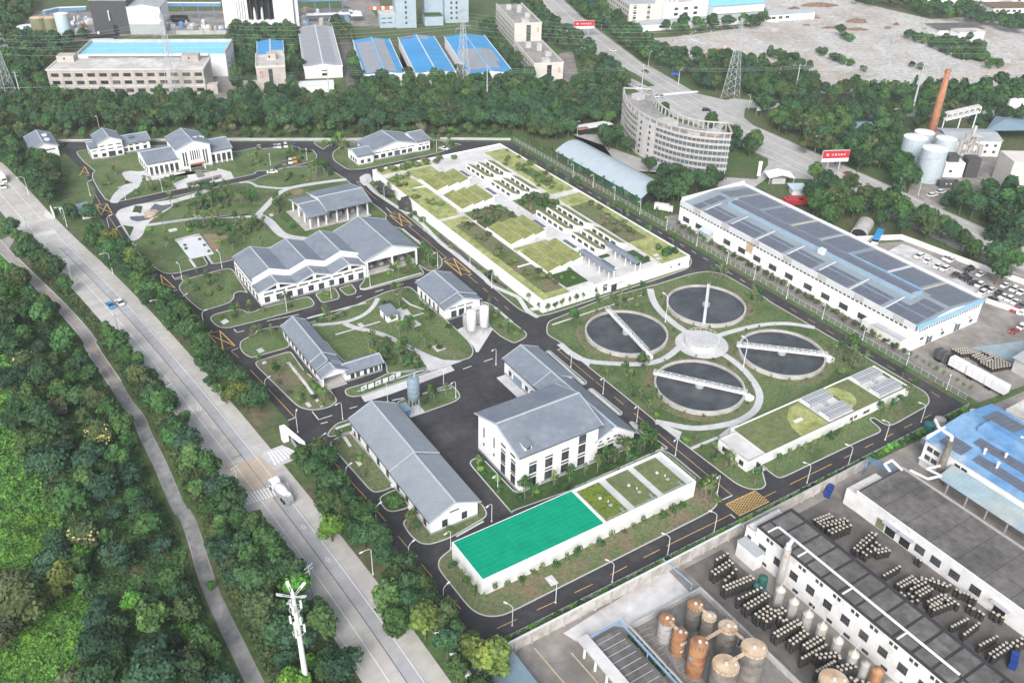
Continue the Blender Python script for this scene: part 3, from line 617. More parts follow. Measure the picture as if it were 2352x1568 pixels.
def gable(t,x0,x1,y0,y1,ze,zr,axis='y',ridge=None,over=.55,th=.22,mat='roof_tile',wall='wall_white',z0=0.0,walls=True,ze2=None,verge=True,plinth=True):
    """walls with gables under a two-sided tiled roof; ze2 = eave height on the far side"""
    s0,s1,a0,a1 = (x0,x1,y0,y1) if axis == 'y' else (y0,y1,x0,x1)
    sr = (s0 + s1) / 2 if ridge is None else ridge; ze2 = ze if ze2 is None else ze2
    if walls:
        t.part(MB().extr([(s0,z0),(s1,z0),(s1,ze2),(sr,zr),(s0,ze)],a0,a1,axis),'wall',wall)
        if plinth and z0 == 0: t.part(MB().box(x0 - .06,y0 - .06,0,x1 + .06,y1 + .06,.75),'plinth','plinth')
    k0 = (zr - ze) / (sr - s0); k1 = (zr - ze2) / (s1 - sr)
    e0,e1 = (s0 - over,ze - over * k0),(s1 + over,ze2 - over * k1); u = .03
    sec = [(e0[0],e0[1] + u),(sr,zr + u),(e1[0],e1[1] + u),(e1[0],e1[1] + th + u),(sr,zr + th + u),(e0[0],e0[1] + th + u)]
    roof = t.part(MB().extr(sec,a0 - over,a1 + over,axis),'roof',mat)
    m = MB(); m.extr([(sr - .28,zr + th),(sr + .28,zr + th),(sr + .2,zr + th + .24),(sr - .2,zr + th + .24)],a0 - over - .05,a1 + over + .05,axis); t.part(m,'ridge_cap','ridge',roof)
    if verge:
        for aa in (a0 - over - .1,a1 + over - .12):
            t.part(MB().extr([(e0[0] - .05,e0[1] + .05),(sr,zr + .05),(e1[0] + .05,e1[1] + .05),(e1[0] + .05,e1[1] + th + .16),(sr,zr + th + .16),(e0[0] - .05,e0[1] + th + .16)],aa,aa + .22,axis),'verge','ridge',roof)
    for sx,zz in ((e0[0] - .16,e0[1]),(e1[0] - .02,e1[1])):
        t.part(MB().extr([(sx,zz + .02),(sx + .18,zz + .02),(sx + .18,zz + .2),(sx,zz + .2)],a0 - over,a1 + over,axis),'gutter','metal_dark',roof)
    return roof
def flatbox(t,x0,x1,y0,y1,h,wall='wall_white',roof='roof_concrete',par=.5,z0=0.0,name='wall',pw=.25,cop='concrete'):
    t.part(MB().box(x0,y0,z0,x1,y1,h),name,wall)
    r = t.part(MB().box(x0 + pw,y0 + pw,h - .02,x1 - pw,y1 - pw,h + .06),'roof',roof)
    if par:
        m = MB(); m.box(x0,y0,h,x1,y0 + pw,h + par); m.box(x0,y1 - pw,h,x1,y1,h + par); m.box(x0,y0 + pw,h,x0 + pw,y1 - pw,h + par); m.box(x1 - pw,y0 + pw,h,x1,y1 - pw,h + par); p = t.part(m,'parapet',wall)
        m = MB(); e = .05; z = h + par; m.box(x0 - e,y0 - e,z,x1 + e,y0 + pw + e,z + .08); m.box(x0 - e,y1 - pw - e,z,x1 + e,y1 + e,z + .08); m.box(x0 - e,y0 + pw + e,z,x0 + pw + e,y1 - pw - e,z + .08); m.box(x1 - pw - e,y0 + pw + e,z,x1 + e,y1 - pw - e,z + .08); t.part(m,'coping',cop,p)
    return r
def canopy(t,x0,x1,y0,y1,z,mat='metal_pale'): return t.part(MB().box(x0,y0,z,x1,y1,z + .15),'canopy',mat)

# ================================================================== HOUSES OF THE WORKS
hs_ = T('gate_house','small white gabled hut in the far corner beside the west road end','building',32.8,446.5)
gable(hs_,32.8,43.8,446.5,464.5,5.5,7.6); wins(hs_,'S',446.5,[38.3],4.2,8.6,.5,5,1); wins(hs_,'S',446.5,[38.8],1.9,3.6,1.6,3,1); wins(hs_,'W',32.8,[450,454.5,459],3,1.2,1.4)
for y in (449.5,456): hs_.part(MB().box(39.5,y,7.2,41.5,y + 3,7.75),'skylight','metal_pale')

t = T('staff_house','two-storey white house with stepped grey roofs beside the small corner hut','building',55.5,434)
gable(t,59,69.4,434,446,7.6,9.9); gable(t,55.6,59,435,445,5.6,6.7,'x'); gable(t,69.4,81.8,436,446.5,4.6,6.6,'x')
wins(t,'S',434,[60.6,64.2,67.9],6.0,2.2,.5,2,1); wins(t,'S',434,[60.6,64.2,67.9],4.3,2.2,.5,2,1); wins(t,'S',434,[60.8,67.8],1.9,1.8,1.6); win(t,'S',434,64.3,1.6,3.0,3.0,3,1,'door')
wins(t,'S',436,[71,73.3,76,79.5],3.7,1.6,.45,2,1); wins(t,'S',436,[71,73.3,76,79.5],1.8,1.5,1.5); wins(t,'W',55.6,[437,440,443],2,1.2,1.5); wins(t,'S',435,[57.2],4,1.8,.4,2,1); wins(t,'S',435,[57.2],1.8,1.8,1.4)
t.part(MB().box(73.5,438.2,6.0,76,440.6,6.6),'skylight','glass_blue')

t = T('office_house','main white office with tall columned middle gable and red banner over its door','building',72.5,402)
gable(t,72.8,86.2,402.5,420.5,6.0,8.4,'x'); gable(t,86,100.6,402,419,10.4,13.2); gable(t,100.6,110.4,404,420,6.0,8.4,'x')
for k in range(5): t.part(MB().box(91.0 + k * .95,401.2,4.2,91.3 + k * .95,401.9,8.8),'column','wall_white')
wins(t,'S',402,[93.3],6.5,4.6,4.4,5,2); wins(t,'S',402,[88.4,89.6,97.4,98.6],5.2,.7,6.4,1,4); win(t,'S',402,93.3,1.6,5.2,3.0,5,1,'door'); canopy(t,89.6,97,399.6,402,3.5)
t.part(MB().box(90.2,399.45,3.0,96.4,399.55,3.7),'banner','orange_cloth',label='red banner over the entrance')
for x in (89.9,96.6): t.part(MB().box(x - .2,399.7,0,x + .2,400.1,3.5),'column','wall_white')
for x0_,x1_,yy in ((72.8,86.2,402.5),(100.6,110.4,404)):
    n = 6 if x1_ - x0_ > 11 else 4
    for k in range(n + 1): t.part(MB().box(x0_ + (x1_ - x0_ - .5) * k / n,yy - .5,0,x0_ + (x1_ - x0_ - .5) * k / n + .5,yy - .05,5.5),'pilaster','wall_white')
    wins(t,'S',yy,lin(x0_,x1_,n),2.6,(x1_ - x0_) / n - .8,3.4,2,2)
wins(t,'W',72.8,[405,409,413,417],2.6,1.6,2.6)
for dx,dy in ((1.2,3),(2.2,4),(4.6,6),(5.8,6),(-3,6)): t.part(MB().box(94 + dx,404 + dy,12.2 - abs(dx) * .36,94.9 + dx,405 + dy,13.2 - abs(dx) * .36),'roof_vent','metal_white')

t = T('canteen_house','long white bungalow with three stepped grey roofs near the north wall','building',157,369)
gable(t,157.4,165,369,380,4.7,6.2,'x'); gable(t,165,188.6,371,386,4.9,7.7,'y',178); gable(t,188.6,195.4,370.5,384,5.4,6.9,'x',380)
wins(t,'S',369,[159.5,162.8],1.9,1.6,1.6); wins(t,'S',371,[167.5,171,174.6,181.8,185],1.9,2.2,1.7); win(t,'S',371,178.2,1.6,2.8,3.0,2,1,'door','frame_dark','glass_blue'); wins(t,'S',370.5,[189.9,192,194.2],1.9,1.5,1.6); wins(t,'S',371,lin(166,188,5),3.8,3.6,.35,1,1); wins(t,'S',370.5,[190.6,193.6],3.8,2.2,.35,1,1); wins(t,'W',157.4,[371.5,374,376.5],1.9,1.4,1.5)

t = T('pump_pavilion','open pavilion of stepped grey roofs on white columns over a grey deck','building',111,317)
t.part(MB().box(111,317.5,0,139.5,338,.5),'deck','concrete')
gable(t,113,120.8,317.5,337,5.4,7.4,'x',326.8,walls=False); gable(t,120.8,139,317,337.5,6.6,9.2,'x',325.5,walls=False)
for x in (113.6,117,120.4,125,129.6,134,138.4):
    for y in (318.4,336.6): t.part(MB().box(x - .25,y - .25,.5,x + .25,y + .25,5.3 if x < 120.6 else 6.6),'column','wall_white')
for y in (324.5,330.5): t.part(MB().box(113.4,y - .25,.5,113.9,y + .25,6.6),'column','wall_white')
t.part(MB().extr([(318,5.2),(336.8,5.2),(336.8,5.7),(326.8,7.3),(318,5.7)],113.3,113.6,'x'),'gable_wall','wall_white'); t.part(MB().extr([(318,6.3),(336.8,6.3),(336.8,6.8),(325.5,9.0),(318,6.8)],120.9,121.2,'x'),'gable_wall','wall_white')
for k in range(6): t.part(MB().box(122 + k * 2.8,323,.5,123.6 + k * 2.8,329,2.2),'pump_block','metal_grey')
t.part(MB().box(121.5,331,.5,138,335.5,4.5),'inner_wall','wall_grey')

t = T('treatment_hall','long white hall with three stepped saw gables and one tall open gable end','building',76,270)
RX = (82.6,95.8,109.0); VX = (76,89.2,102.4,115.2)
for k in range(3):
    gable(t,VX[k],VX[k + 1],276.5,296.5,6.9,9.3,'y',RX[k],over=.0 if k else .3,verge=True); gable(t,VX[k],VX[k + 1],270,276.4,5.2,7.4,'y',RX[k],over=.02,verge=True)
    t.part(MB().extr([(VX[k],6.95),(RX[k],9.35),(VX[k + 1],6.95),(VX[k + 1],7.75),(RX[k],10.1),(VX[k],7.75)],275.9,276.5,'y'),'parapet','wall_white')
    t.part(MB().extr([(RX[k] - 4.9,5.5),(RX[k] - .6,5.5),(RX[k] - .6,6.85)],269.90,269.97,'y'),'window','glass',label='three-cornered window under the gable'); t.part(MB().extr([(RX[k] + .6,5.5),(RX[k] + 4.9,5.5),(RX[k] + .6,6.85)],269.90,269.97,'y'),'window','glass',label='three-cornered window under the gable')
wins(t,'S',270,lin(77,114.6,9),4.3,3.3,.55,3,1); wins(t,'S',270,[78.4,82.6,86.4,94.2,101.8,109.2],2.2,1.9,2.1); wins(t,'S',270,[90.2,98,105.6,113.1],1.6,2.0,2.9,2,1,name='door'); wins(t,'W',76,lin(271.5,296,7),2.2,1.4,2.2); wins(t,'W',76,lin(271.5,296,7),4.4,2.6,.45,2,1)
gable(t,115.4,136.2,270.4,297.4,7.1,10.6,'y',125.8,walls=False)
t.part(MB().extr([(115.6,6.0),(136,6.0),(136,7.1),(125.8,10.55),(115.6,7.1)],270.6,271.0,'y'),'gable_wall','wall_white'); t.part(MB().extr([(115.6,6.0),(136,6.0),(136,7.1),(125.8,10.55),(115.6,7.1)],296.6,297,'y'),'gable_wall','wall_white')
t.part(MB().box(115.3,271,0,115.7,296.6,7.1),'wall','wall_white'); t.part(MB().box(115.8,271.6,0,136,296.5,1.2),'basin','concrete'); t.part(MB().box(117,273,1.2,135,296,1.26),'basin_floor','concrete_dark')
for x,y in ((116,270.8),(126,270.8),(135.8,270.8),(135.8,279),(135.8,288),(135.8,296.6)): t.part(MB().box(x - .3,y - .3,0,x + .3,y + .3,6.4),'column','wall_white')
for k in range(4): t.part(MB().box(118.5 + k * 4.2,274.5,1.25,120 + k * 4.2,277,2.4),'pump','metal_grey')
t.part(MB().box(117,285,1.25,134,286,2.3),'pipe_rack','metal_grey')
t.part(MB().box(115.9,271.2,2.2,136,271.3,2.3),'handrail','metal_white')

t = T('dosing_house','white gabled house with strip windows beside the two tall white tanks','building',125,230)
gable(t,125.4,138.8,233.6,250,5.0,7.6); gable(t,125.4,138.8,230,233.4,4.6,7.0)
wins(t,'W',125.4,[235,238,241,244,247],1.9,1.0,2.6,1,2); wins(t,'S',230,[128.2,131.3,134.6],4.2,2.6,.35,1,1); wins(t,'S',230,[128.6,131.5,134.4],1.8,2.0,2.5,2,2)
t = T('small_hut','tiny white hut with a single sloped grey roof beside the paved square','building',108,238.4)
t.part(MB().box(108.2,238.6,0,112.1,244.3,2.8),'wall','wall_white'); t.part(MB().extr([(238,2.75),(244.9,3.2),(244.9,3.42),(238,2.97)],107.8,112.5,'x'),'roof','roof_tile'); win(t,'S',238.6,110.4,1.6,1.7,.8,3,1); win(t,'W',108.2,241,1.1,.9,2.0,1,1,'door')

t = T('long_house','narrow white house with an open carport end and a low side wing','building',75.2,214.5)
gable(t,75.4,83,224.2,247.2,4.4,6.5); gable(t,75.4,83,218.6,224.2,4.2,6.0); gable(t,75.4,83,214.8,218.6,4.2,6.0,walls=False)
t.part(MB().extr([(75.6,3.4),(82.8,3.4),(82.8,4.2),(79.2,5.95),(75.6,4.2)],214.9,215.2,'y'),'gable_wall','wall_white')
for x in (75.4,82.6): t.part(MB().box(x,215,0,x + .4,218.6,4.1),'wall','wall_white')
t.part(MB().box(76,213.4,.02,82.4,218.5,.1),'floor','concrete')
wins(t,'W',75.4,lin(219.5,246.5,9),2.1,1.3,1.7)
gable(t,83,94.4,214.3,219.6,3.2,4.6,'x'); wins(t,'S',214.3,[84.6,86.4,90.8,92.4],1.6,1.2,1.6); win(t,'S',214.3,88.8,1.3,1.0,2.2,1,1,'door'); wins(t,'S',214.3,[93.8],1.6,.6,1.6,1,2)

t = T('workshop_hall','long white workshop with light grey two-part roof on the black yard','building',73.6,144.6)
gable(t,73.6,86.8,166,190.2,5.4,8.5,mat='roof_light',over=.7); gable(t,73.6,86.8,144.6,166,5.0,7.9,mat='roof_light',over=.7)
wins(t,'W',73.6,[185.5,180,173.5,168],2.4,1.5,2.3); wins(t,'W',73.6,[162,157,152.5,147.5],2.3,1.5,2.3); win(t,'W',73.6,188.4,1.3,1.1,2.4,1,1,'door')
for y in (164.2,159.4,154.6): t.part(MB().box(72.9,y,.6,73.5,y + .9,1.3),'air_unit','metal_white')
wins(t,'S',144.6,[77.5,83],2.2,1.5,2.2); wins(t,'S',144.6,[80.2],5.0,2.6,.4,2,1)

t = T('machine_house','grey-roofed white house on the yard joined to the tall three-storey building','building',125.6,175.6)
gable(t,125.8,138.0,175.8,193.8,5.4,8.0); wins(t,'W',125.8,[178.5,181.5,190.5],2.2,1.5,2.3); t.part(MB().box(125.5,184,.2,125.75,188.4,4.2),'roller_door','silo_blue'); canopy(t,124.6,125.8,177,190,4.2)
t.part(MB().box(122.5,176,.02,125.7,193,.2),'ramp','pave'); t.part(MB().box(124.7,176.6,.3,124.8,178.4,.9),'banner','text_red')
t = T('sludge_building','tall three-storey white building with grey gabled roof and a lower hipped wing','building',100,146)
gable(t,100.2,125,146.2,166.6,12.3,15.6,'x',156.6,over=.8,th=.28)
for z,h,n in ((2.2,2.6,2),(6.4,2.7,2)):
    wins(t,'S',146.2,[104.2,109.2,114.4,119.8],z,2.3,h,2,n); wins(t,'S',146.2,[104.2,109.2,114.4,119.8],z + 2.05,2.4,.5,2,1)
wins(t,'S',146.2,[119.8],9.9,2.3,2.2); wins(t,'S',146.2,[103.6,109.2,114.8],11.6,4.6,.5,3,1)
for z in (2.4,6.4): wins(t,'W',100.2,[149.2,154],z,2.0,2.8,2,2); wins(t,'W',100.2,[149.2,154],z + 2.1,2.1,.5,2,1)
wins(t,'W',100.2,[149.5,154],10.2,2.2,.6,2,1); wins(t,'W',100.2,[158.5,163.6],8.0,.5,3.2,1,3); wins(t,'W',100.2,[163.6,158.5],4.0,.6,.8,1,1)
for x in (101.2,106.7,111.8,117.1,122.4): t.part(MB().box(x - .2,145.98,0,x + .2,146.2,12),'pilaster','wall_white')
gable(t,125,138.2,146.6,175.4,6.9,9.4,'y',130.6,ze2=4.2,over=.7)
t.part(MB().extr([(124.8,6.9),(132.6,6.9),(128.8,8.6)],145.7,146.6,'y'),'cross_gable','wall_white')
wins(t,'S',146.6,[126.4,129,131.4],6.0,.9,1.1,1,1); wins(t,'S',146.6,[126.6,130.0],4.5,2.0,.4,2,1); wins(t,'S',146.6,[126.6,130.0,135.2],2.2,2.0,2.6)
t.part(MB().box(102.0,146.7,12.3,104.0,149.5,14.0),'dormer','wall_white'); t.part(MB().extr([(146.4,13.9),(150.2,14.3),(150.2,14.45),(146.4,14.05)],101.7,104.3,'x'),'dormer_roof','roof_tile'); win(t,'S',146.7,103,13.3,1.3,.8,2,1)

# ---------------------------------------------------------------- tank under the green sheet
t = T('covered_tank','long white basin with a bright green sheet and three planted roof squares','tank',74.3,121.6)
t.part(MB().box(74.3,121.6,0,138,135.4,4.7),'wall','wall_white')
m = MB(); e = .3
for a in ((74.3,121.6,138,121.9),(74.3,135.1,138,135.4),(74.3,121.9,74.6,135.1),(137.7,121.9,138,135.1),(108.5,121.9,109.3,135.1)): m.box(a[0],a[1],4.7,a[2],a[3],5.25)
t.part(m,'parapet','wall_white')
t.part(MB().box(74.6,121.9,4.7,108.5,135.1,5.32),'green_sheet','green_sheet')
for y in lin(122,135,9): t.part(MB().box(74.7,y - .03,5.33,108.4,y + .03,5.37),'sheet_seam','sheet_seam')
for x in (80,86.5,93,99.5,105): t.part(MB().box(x - .03,122,5.33,x + .03,135,5.38),'sheet_seam','sheet_seam')
t.part(MB().box(109.3,121.9,4.7,137.7,135.1,4.78),'roof','pave')
for k,(x0_,x1_,mm) in enumerate(((109.9,116.6,'sedum_green'),(118.8,126,'sedum'),(128,135.4,'sedum'))):
    t.part(MB().box(x0_,122.5,4.78,x1_,134.5,5.0),'planted_bed',mm)
    c = (x0_ + x1_) / 2; t.part(MB().cyl(c,129.5,5.0,5.2,.42,n=12),'manhole','metal_pale'); t.part(MB().box(c + .3,125.8,5,c + 1.2,126.6,5.1),'hatch','metal_grey'); t.part(MB().cyl(c + .9,127.4,5,5.6,.15,n=6),'vent_pipe','metal_white'); t.part(MB().box(x1_ - 1.4,122.7,5,x1_ - 1.1,124.2,5.2),'pipe','pipe_blue')
rl = MB(); rl.path([(109.4,135.25,6.2),(137.85,135.25,6.2),(137.85,121.75,6.2),(109.4,121.75,6.2)],.035,4)
for x in lin(109.4,137.8,16): rl.tube((x,135.25,5.2),(x,135.25,6.2),.03,4); rl.tube((x,121.75,5.2),(x,121.75,6.2),.03,4)
t.part(rl,'railing','metal_pale')

# ---------------------------------------------------------------- planted terrace over the filters
X0,X1,Y0,Y1,TH = 156.2,222.6,217.6,351,4.3
t = T('terrace_building','broad low white building whose whole roof is a planted terrace','building',X0,Y0)
t.part(MB().box(X0,Y0,0,X1,Y1,TH),'wall','wall_white')
m = MB()
for a in ((X0,Y0,X1,Y0 + .35),(X0,Y1 - .35,X1,Y1),(X0,Y0 + .35,X0 + .35,Y1 - .35),(X1 - .35,Y0 + .35,X1,Y1 - .35)): m.box(a[0],a[1],TH,a[2],a[3],TH + .6)
t.part(m,'parapet','wall_white'); ZT = TH + .04
t.part(MB().box(X0 + .35,Y0 + .35,TH,X1 - .35,Y1 - .35,ZT),'roof','pave_white')
def bed(x0_,x1_,y0_,y1_,mat,h=.25): return t.part(MB().box(x0_,y0_,ZT,x1_,y1_,ZT + h),'planted_bed',mat)
bed(X0 + .5,168,Y0 + .5,290,'sedum_yellow'); bed(X0 + .5,166.8,292.4,340,'sedum_yellow'); bed(160,167.8,222,284,'lawn_brown',.3); bed(158,167.8,296,334,'sedum_yellow',.3)
bed(210,X1 - .5,Y0 + .5,286,'sedum_yellow'); bed(210,219,238,276,'lawn_brown',.3); bed(210.5,X1 - .5,290.4,345,'sedum_yellow',.25); bed(213,219,298,322,'lawn',.3)
bed(169,178.2,221.8,231.6,'lawn_dark',.4); bed(200.8,207.4,222.2,232.2,'lawn_dark',.4); bed(169,186,276.5,292.5,'lawn',.25); bed(171,185,278,291,'lawn_brown',.32); bed(169,184,254,256,'sedum_yellow',.25); bed(192.5,207,278,293,'lawn',.25); bed(169,181,332.5,343,'sedum_yellow',.25); bed(158,182,344.5,349.5,'sedum_yellow',.25); bed(187,191,238,241,'sedum',.3); bed(192.8,197,233,235,'lawn_dark',.3)
for x,y in ((170.6,219.6),(174.2,219.6),(178,219.8),(203,219.6),(207.4,219.8),(212,224.6),(211,222)): t.part(MB().box(x - 1,y - .7,ZT,x + 1,y + .7,ZT + .4),'paved_square','pave_white')
for (x0_,x1_,y0_,y1_) in ((169.2,186.4,316,331),(169.2,185.8,294.5,311),(169.2,186.6,258,275.6),(168.9,185.9,233,252)):     # wedge roofs
    w = (x1_ - x0_) / 3
    for k in range(3):
        a = x0_ + k * w; b = a + w - .15; yy1 = y1_ + k * .3; yy0 = y0_ + k * .9
        p = t.part(MB().extr([(a,ZT),(b,ZT),(b,ZT + 2.1),(a,ZT + .7)],yy0,yy1,'y'),'rooflight_wedge','wall_white')
        t.part(MB().extr([(a + .25,ZT + .77),(b - .25,ZT + 2.05),(b - .25,ZT + 2.25),(a + .25,ZT + .97)],yy0 + .3,yy1 - .3,'y'),'planted_slope','sedum_slope',p)
for (x0_,y0_,y1_,n) in ((193,256.8,276.4,5),(193.2,236.6,253.4,4),(193.2,295.2,312,4),(193.2,316,332.6,4)):      # window rows
    for k in range(3):
        a = x0_ + k * 5.0; yy0 = y0_ - k * .2 + k * .3; yy1 = y1_
        p = t.part(MB().extr([(a,ZT),(a + 4.3,ZT),(a + 4.3,ZT + .8),(a + .5,ZT + 2.3),(a,ZT + 2.3)],yy0,yy1,'y'),'light_shed','wall_white')
        t.part(MB().extr([(a + .75,ZT + 2.18),(a + 4.2,ZT + .84),(a + 4.2,ZT + 1.04),(a + .75,ZT + 2.4)],yy0 + .4,yy1 - .4,'y'),'planted_slope','sedum_slope',p)
        for y in lin(yy0 + .4,yy1 - .4,n): win(t,'W',a,y,ZT + 1.25,2.5,1.3,4,1,parent=p)
for x,y in ((189.4,327),(189.4,305),(189.2,268.5),(189.3,248),(191.9,228)):
    p = t.part(MB().box(x - 1.1,y - 4,ZT,x + 1.1,y + 4,ZT + .5),'skylight','metal_white')
    t.part(MB().box(x - .85,y - 3.8,ZT + .5,x + .85,y + 3.8,ZT + .58),'pane','glass_blue',p)
for x0_,x1_ in ((184.9,188.1),(196.9,200.1)):
    p = t.part(MB().extr([(x0_,ZT + 3.3),((x0_ + x1_) / 2,ZT + 3.8),(x1_,ZT + 3.3),(x1_,ZT + 3.45),((x0_ + x1_) / 2,ZT + 3.95),(x0_,ZT + 3.45)],218.2,237,'y'),'canopy_roof','roof_tile')
    for y in (219,224.5,230.5,236): 
        for x in (x0_ + .4,x1_ - .4): t.part(MB().box(x - .15,y - .15,ZT,x + .15,y + .15,ZT + 3.3),'column','wall_white',p)
wins(t,'S',Y0,[183.0],1.9,1.6,1.4); wins(t,'S',Y0,[183.0],3.4,1.6,.7); win(t,'S',Y0,187.0,1.6,2.4,3.1,2,1,'door'); canopy(t,183.8,191,216.2,217.5,3.7)
for x,y in ((182.2,255),(190,285),(187.6,314),(183,254)): t.part(MB().cyl(x,y,ZT,ZT + 1.1,.25,n=8),'vent_pipe','metal_grey')
m = MB()
for y in lin(222,344,3): m.box(X0 + 6,y,ZT,X0 + 13,y + .3,ZT + .7)
t.part(m,'low_wall','wall_white')

# ---------------------------------------------------------------- clarifiers
def clarifier(px_,py_,ang,full,label):
    t = T('clarifier',label,'tank',px_,py_,0,'round settling tanks')
    n = 56; R = 13.7; m = MB(); rin = 13.1
    prof = [(R,0),(R,1.5),(rin,1.5),(rin,.2)]; v = []; f = []
    for r,z in prof: v += [(px_ + r * math.cos(2 * math.pi * i / n),py_ + r * math.sin(2 * math.pi * i / n),z) for i in range(n)]
    for k in range(3): f += [(k * n + i,k * n + (i + 1) % n,(k + 1) * n + (i + 1) % n,(k + 1) * n + i) for i in range(n)]
    m.add(v,f); t.part(m,'rim','concrete')
    m = MB()
    for r0,r1,z in ((12.75,12.45,.95),):
        v = []; 
        for r in (r0,r1):
            for zz in (.3,z): v += [(px_ + r * math.cos(2 * math.pi * i / n),py_ + r * math.sin(2 * math.pi * i / n),zz) for i in range(n)]
        f = []
        for i in range(n):
            j = (i + 1) % n; f += [(i,j,n + j,n + i),(n + i,n + j,3 * n + j,3 * n + i),(3 * n + i,3 * n + j,2 * n + j,2 * n + i)]
        m.add(v,f)
    t.part(m,'weir','metal_dark')
    w = MB(); w.cyl(px_,py_,.2,.75,13.1,n=n); t.part(w,'water','water_tank')
    c,s = math.cos(rad(ang)),math.sin(rad(ang)); L = lambda u,v_,z: (px_ + c * u - s * v_,py_ + s * u + c * v_,z)
    if full: a,b = -14.3,14.0
    else: a,b = -13.6,14.0
    hw_ = .6 if full else .45
    m = MB(); m.add([L(a,-hw_,1.75),L(b,-hw_,1.75),L(b,hw_,1.75),L(a,hw_,1.75),L(a,-hw_,2.0),L(b,-hw_,2.0),L(b,hw_,2.0),L(a,hw_,2.0)],[(3,2,1,0),(4,5,6,7),(0,1,5,4),(1,2,6,5),(2,3,7,6),(3,0,4,7)])
    br = t.part(m,'bridge','metal_white')
    m = MB(); K = 22
    for sv in (-hw_,hw_):
        m.tube(L(a,sv,3.05),L(b,sv,3.05),.06,4); m.tube(L(a,sv,2.5),L(b,sv,2.5),.04,4)
        for k in range(K + 1):
            u = a + (b - a) * k / K; m.tube(L(u,sv,2),L(u,sv,3.05),.04,4)
            if full and k < K: u2 = a + (b - a) * (k + 1) / K; m.tube(L(u,sv,2 if k % 2 else 3.05),L(u2,sv,3.05 if k % 2 else 2),.05,4)
    t.part(m,'railing','metal_white',br)
    m = MB(); m.cyl(px_,py_,.3,1.75,1.3,n=16); t.part(m,'centre_column','metal_grey')
    if not full: return t
    q = L(b + .8,0,0); m = MB(); m.box(q[0] - 1.1,q[1] - 1.1,0,q[0] + 1.1,q[1] + 1.1,1.4); t.part(m,'drive_box','metal_white')
    return t
clarifier(172.2,156.8,-53.4,True,'settling tank at the front of the four, its lattice bridge running crosswise')
clarifier(207.5,156.8,-43,True,'settling tank on the far east side beside the planted tank roof')
clarifier(172.2,192.0,-100.9,True,'settling tank closest to the road junction, its lattice bridge slanting steeply')
clarifier(207.5,192.0,-136.3,False,'settling tank with a narrow white walkway nearest the white factory')
t = T('distribution_drum','round white gridded drum in the middle of the four settling tanks','tank',190,175)
m = MB(); m.cyl(190,175,0,1.9,5.6,n=40); t.part(m,'drum','pave_white'); m = MB(); m.cyl(190,175,1.9,2.0,5.3,n=40); t.part(m,'deck','pave')
m = MB()
for k in range(-4,5):
    l = math.sqrt(max(.1,5.2 ** 2 - (k * 1.15) ** 2)); m.box(190 + k * 1.15 - .05,175 - l,2.0,190 + k * 1.15 + .05,175 + l,2.1); m.box(190 - l,175 + k * 1.15 - .05,2.0,190 + l,175 + k * 1.15 + .05,2.12)
t.part(m,'grating','metal_grey'); m = MB(); n = 20
for k in range(n):
    a = 2 * math.pi * k / n; b = 2 * math.pi * (k + 1) / n; p = (190 + 5.5 * math.cos(a),175 + 5.5 * math.sin(a)); q = (190 + 5.5 * math.cos(b),175 + 5.5 * math.sin(b)); m.tube((*p,1.9),(*p,3.0),.05,4); m.tube((*p,3.0),(*q,3.0),.05,4)
t.part(m,'railing','metal_white')

# ---------------------------------------------------------------- planted tank with glass houses and its white control room
t = T('planted_tank','long basin with a grass and yellow planted roof and four glazed covers','tank',163.4,121.4)
HX0,HX1,HY0,HY1 = 163.2,224.0,121.4,134.6
t.part(MB().box(HX0,HY0,0,HX1,HY1,2.9),'wall','wall_white'); m = MB()
for a in ((HX0,HY0,HX1,HY0 + .3),(HX0,HY1 - .3,HX1,HY1),(HX0,HY0 + .3,HX0 + .3,HY1 - .3),(HX1 - .3,HY0 + .3,HX1,HY1 - .3)): m.box(a[0],a[1],2.9,a[2],a[3],3.4)
t.part(m,'parapet','wall_white'); t.part(MB().box(HX0 + .3,HY0 + .3,2.9,HX1 - .3,HY1 - .3,3.1),'grass_roof','sedum')
m = MB(); m.prism([(178,122.2),(189,122.2),(189,133.4),(184.5,133),(180.4,129.8),(178.4,126)],3.1,3.16); t.part(m,'planted_bed','sedum_yellow')
m = MB(); m.prism([(201,134)] + [(201 + 5.2 * math.sin(k * math.pi / 8),129 + 5.2 * math.cos(k * math.pi / 8)) for k in range(9)] + [(201,123.8)],3.1,3.16); t.part(m,'planted_bed','sedum_yellow')
for x0_,x1_ in ((189.6,200),(211.4,222.2)):
    t.part(MB().box(x0_,122.4,3.1,x1_,134.2,3.2),'paving','pave_white')
    for y0_ in (123,130):
        p = t.part(MB().box(x0_ + .4,y0_,3.2,x1_ - .4,y0_ + 3.8,4.2),'glass_cover','solar_grey'); m = MB()
        for k in range(9): x = x0_ + .4 + (x1_ - x0_ - .8) * k / 8; m.box(x - .04,y0_ - .04,3.2,x + .04,y0_ + 3.84,4.25)
        for y in (y0_,y0_ + 1.9,y0_ + 3.8): m.box(x0_ + .36,y - .04,4.2,x1_ - .36,y + .04,4.27)
        t.part(m,'frame','metal_pale',p)
    t.part(MB().box((x0_ + x1_) / 2 - .5,127.8,3.2,(x0_ + x1_) / 2 + .5,129,4.2),'fan_unit','metal_grey')
t.part(MB().box(181,127,3.1,184,128,3.4),'bench','metal_white'); wins(t,'S',HY0,[198.2,200,204,205.4],1.6,1.2,1.0)
t = T('control_room','small flat white control room at the end of the planted tank','building',156.6,121.4)
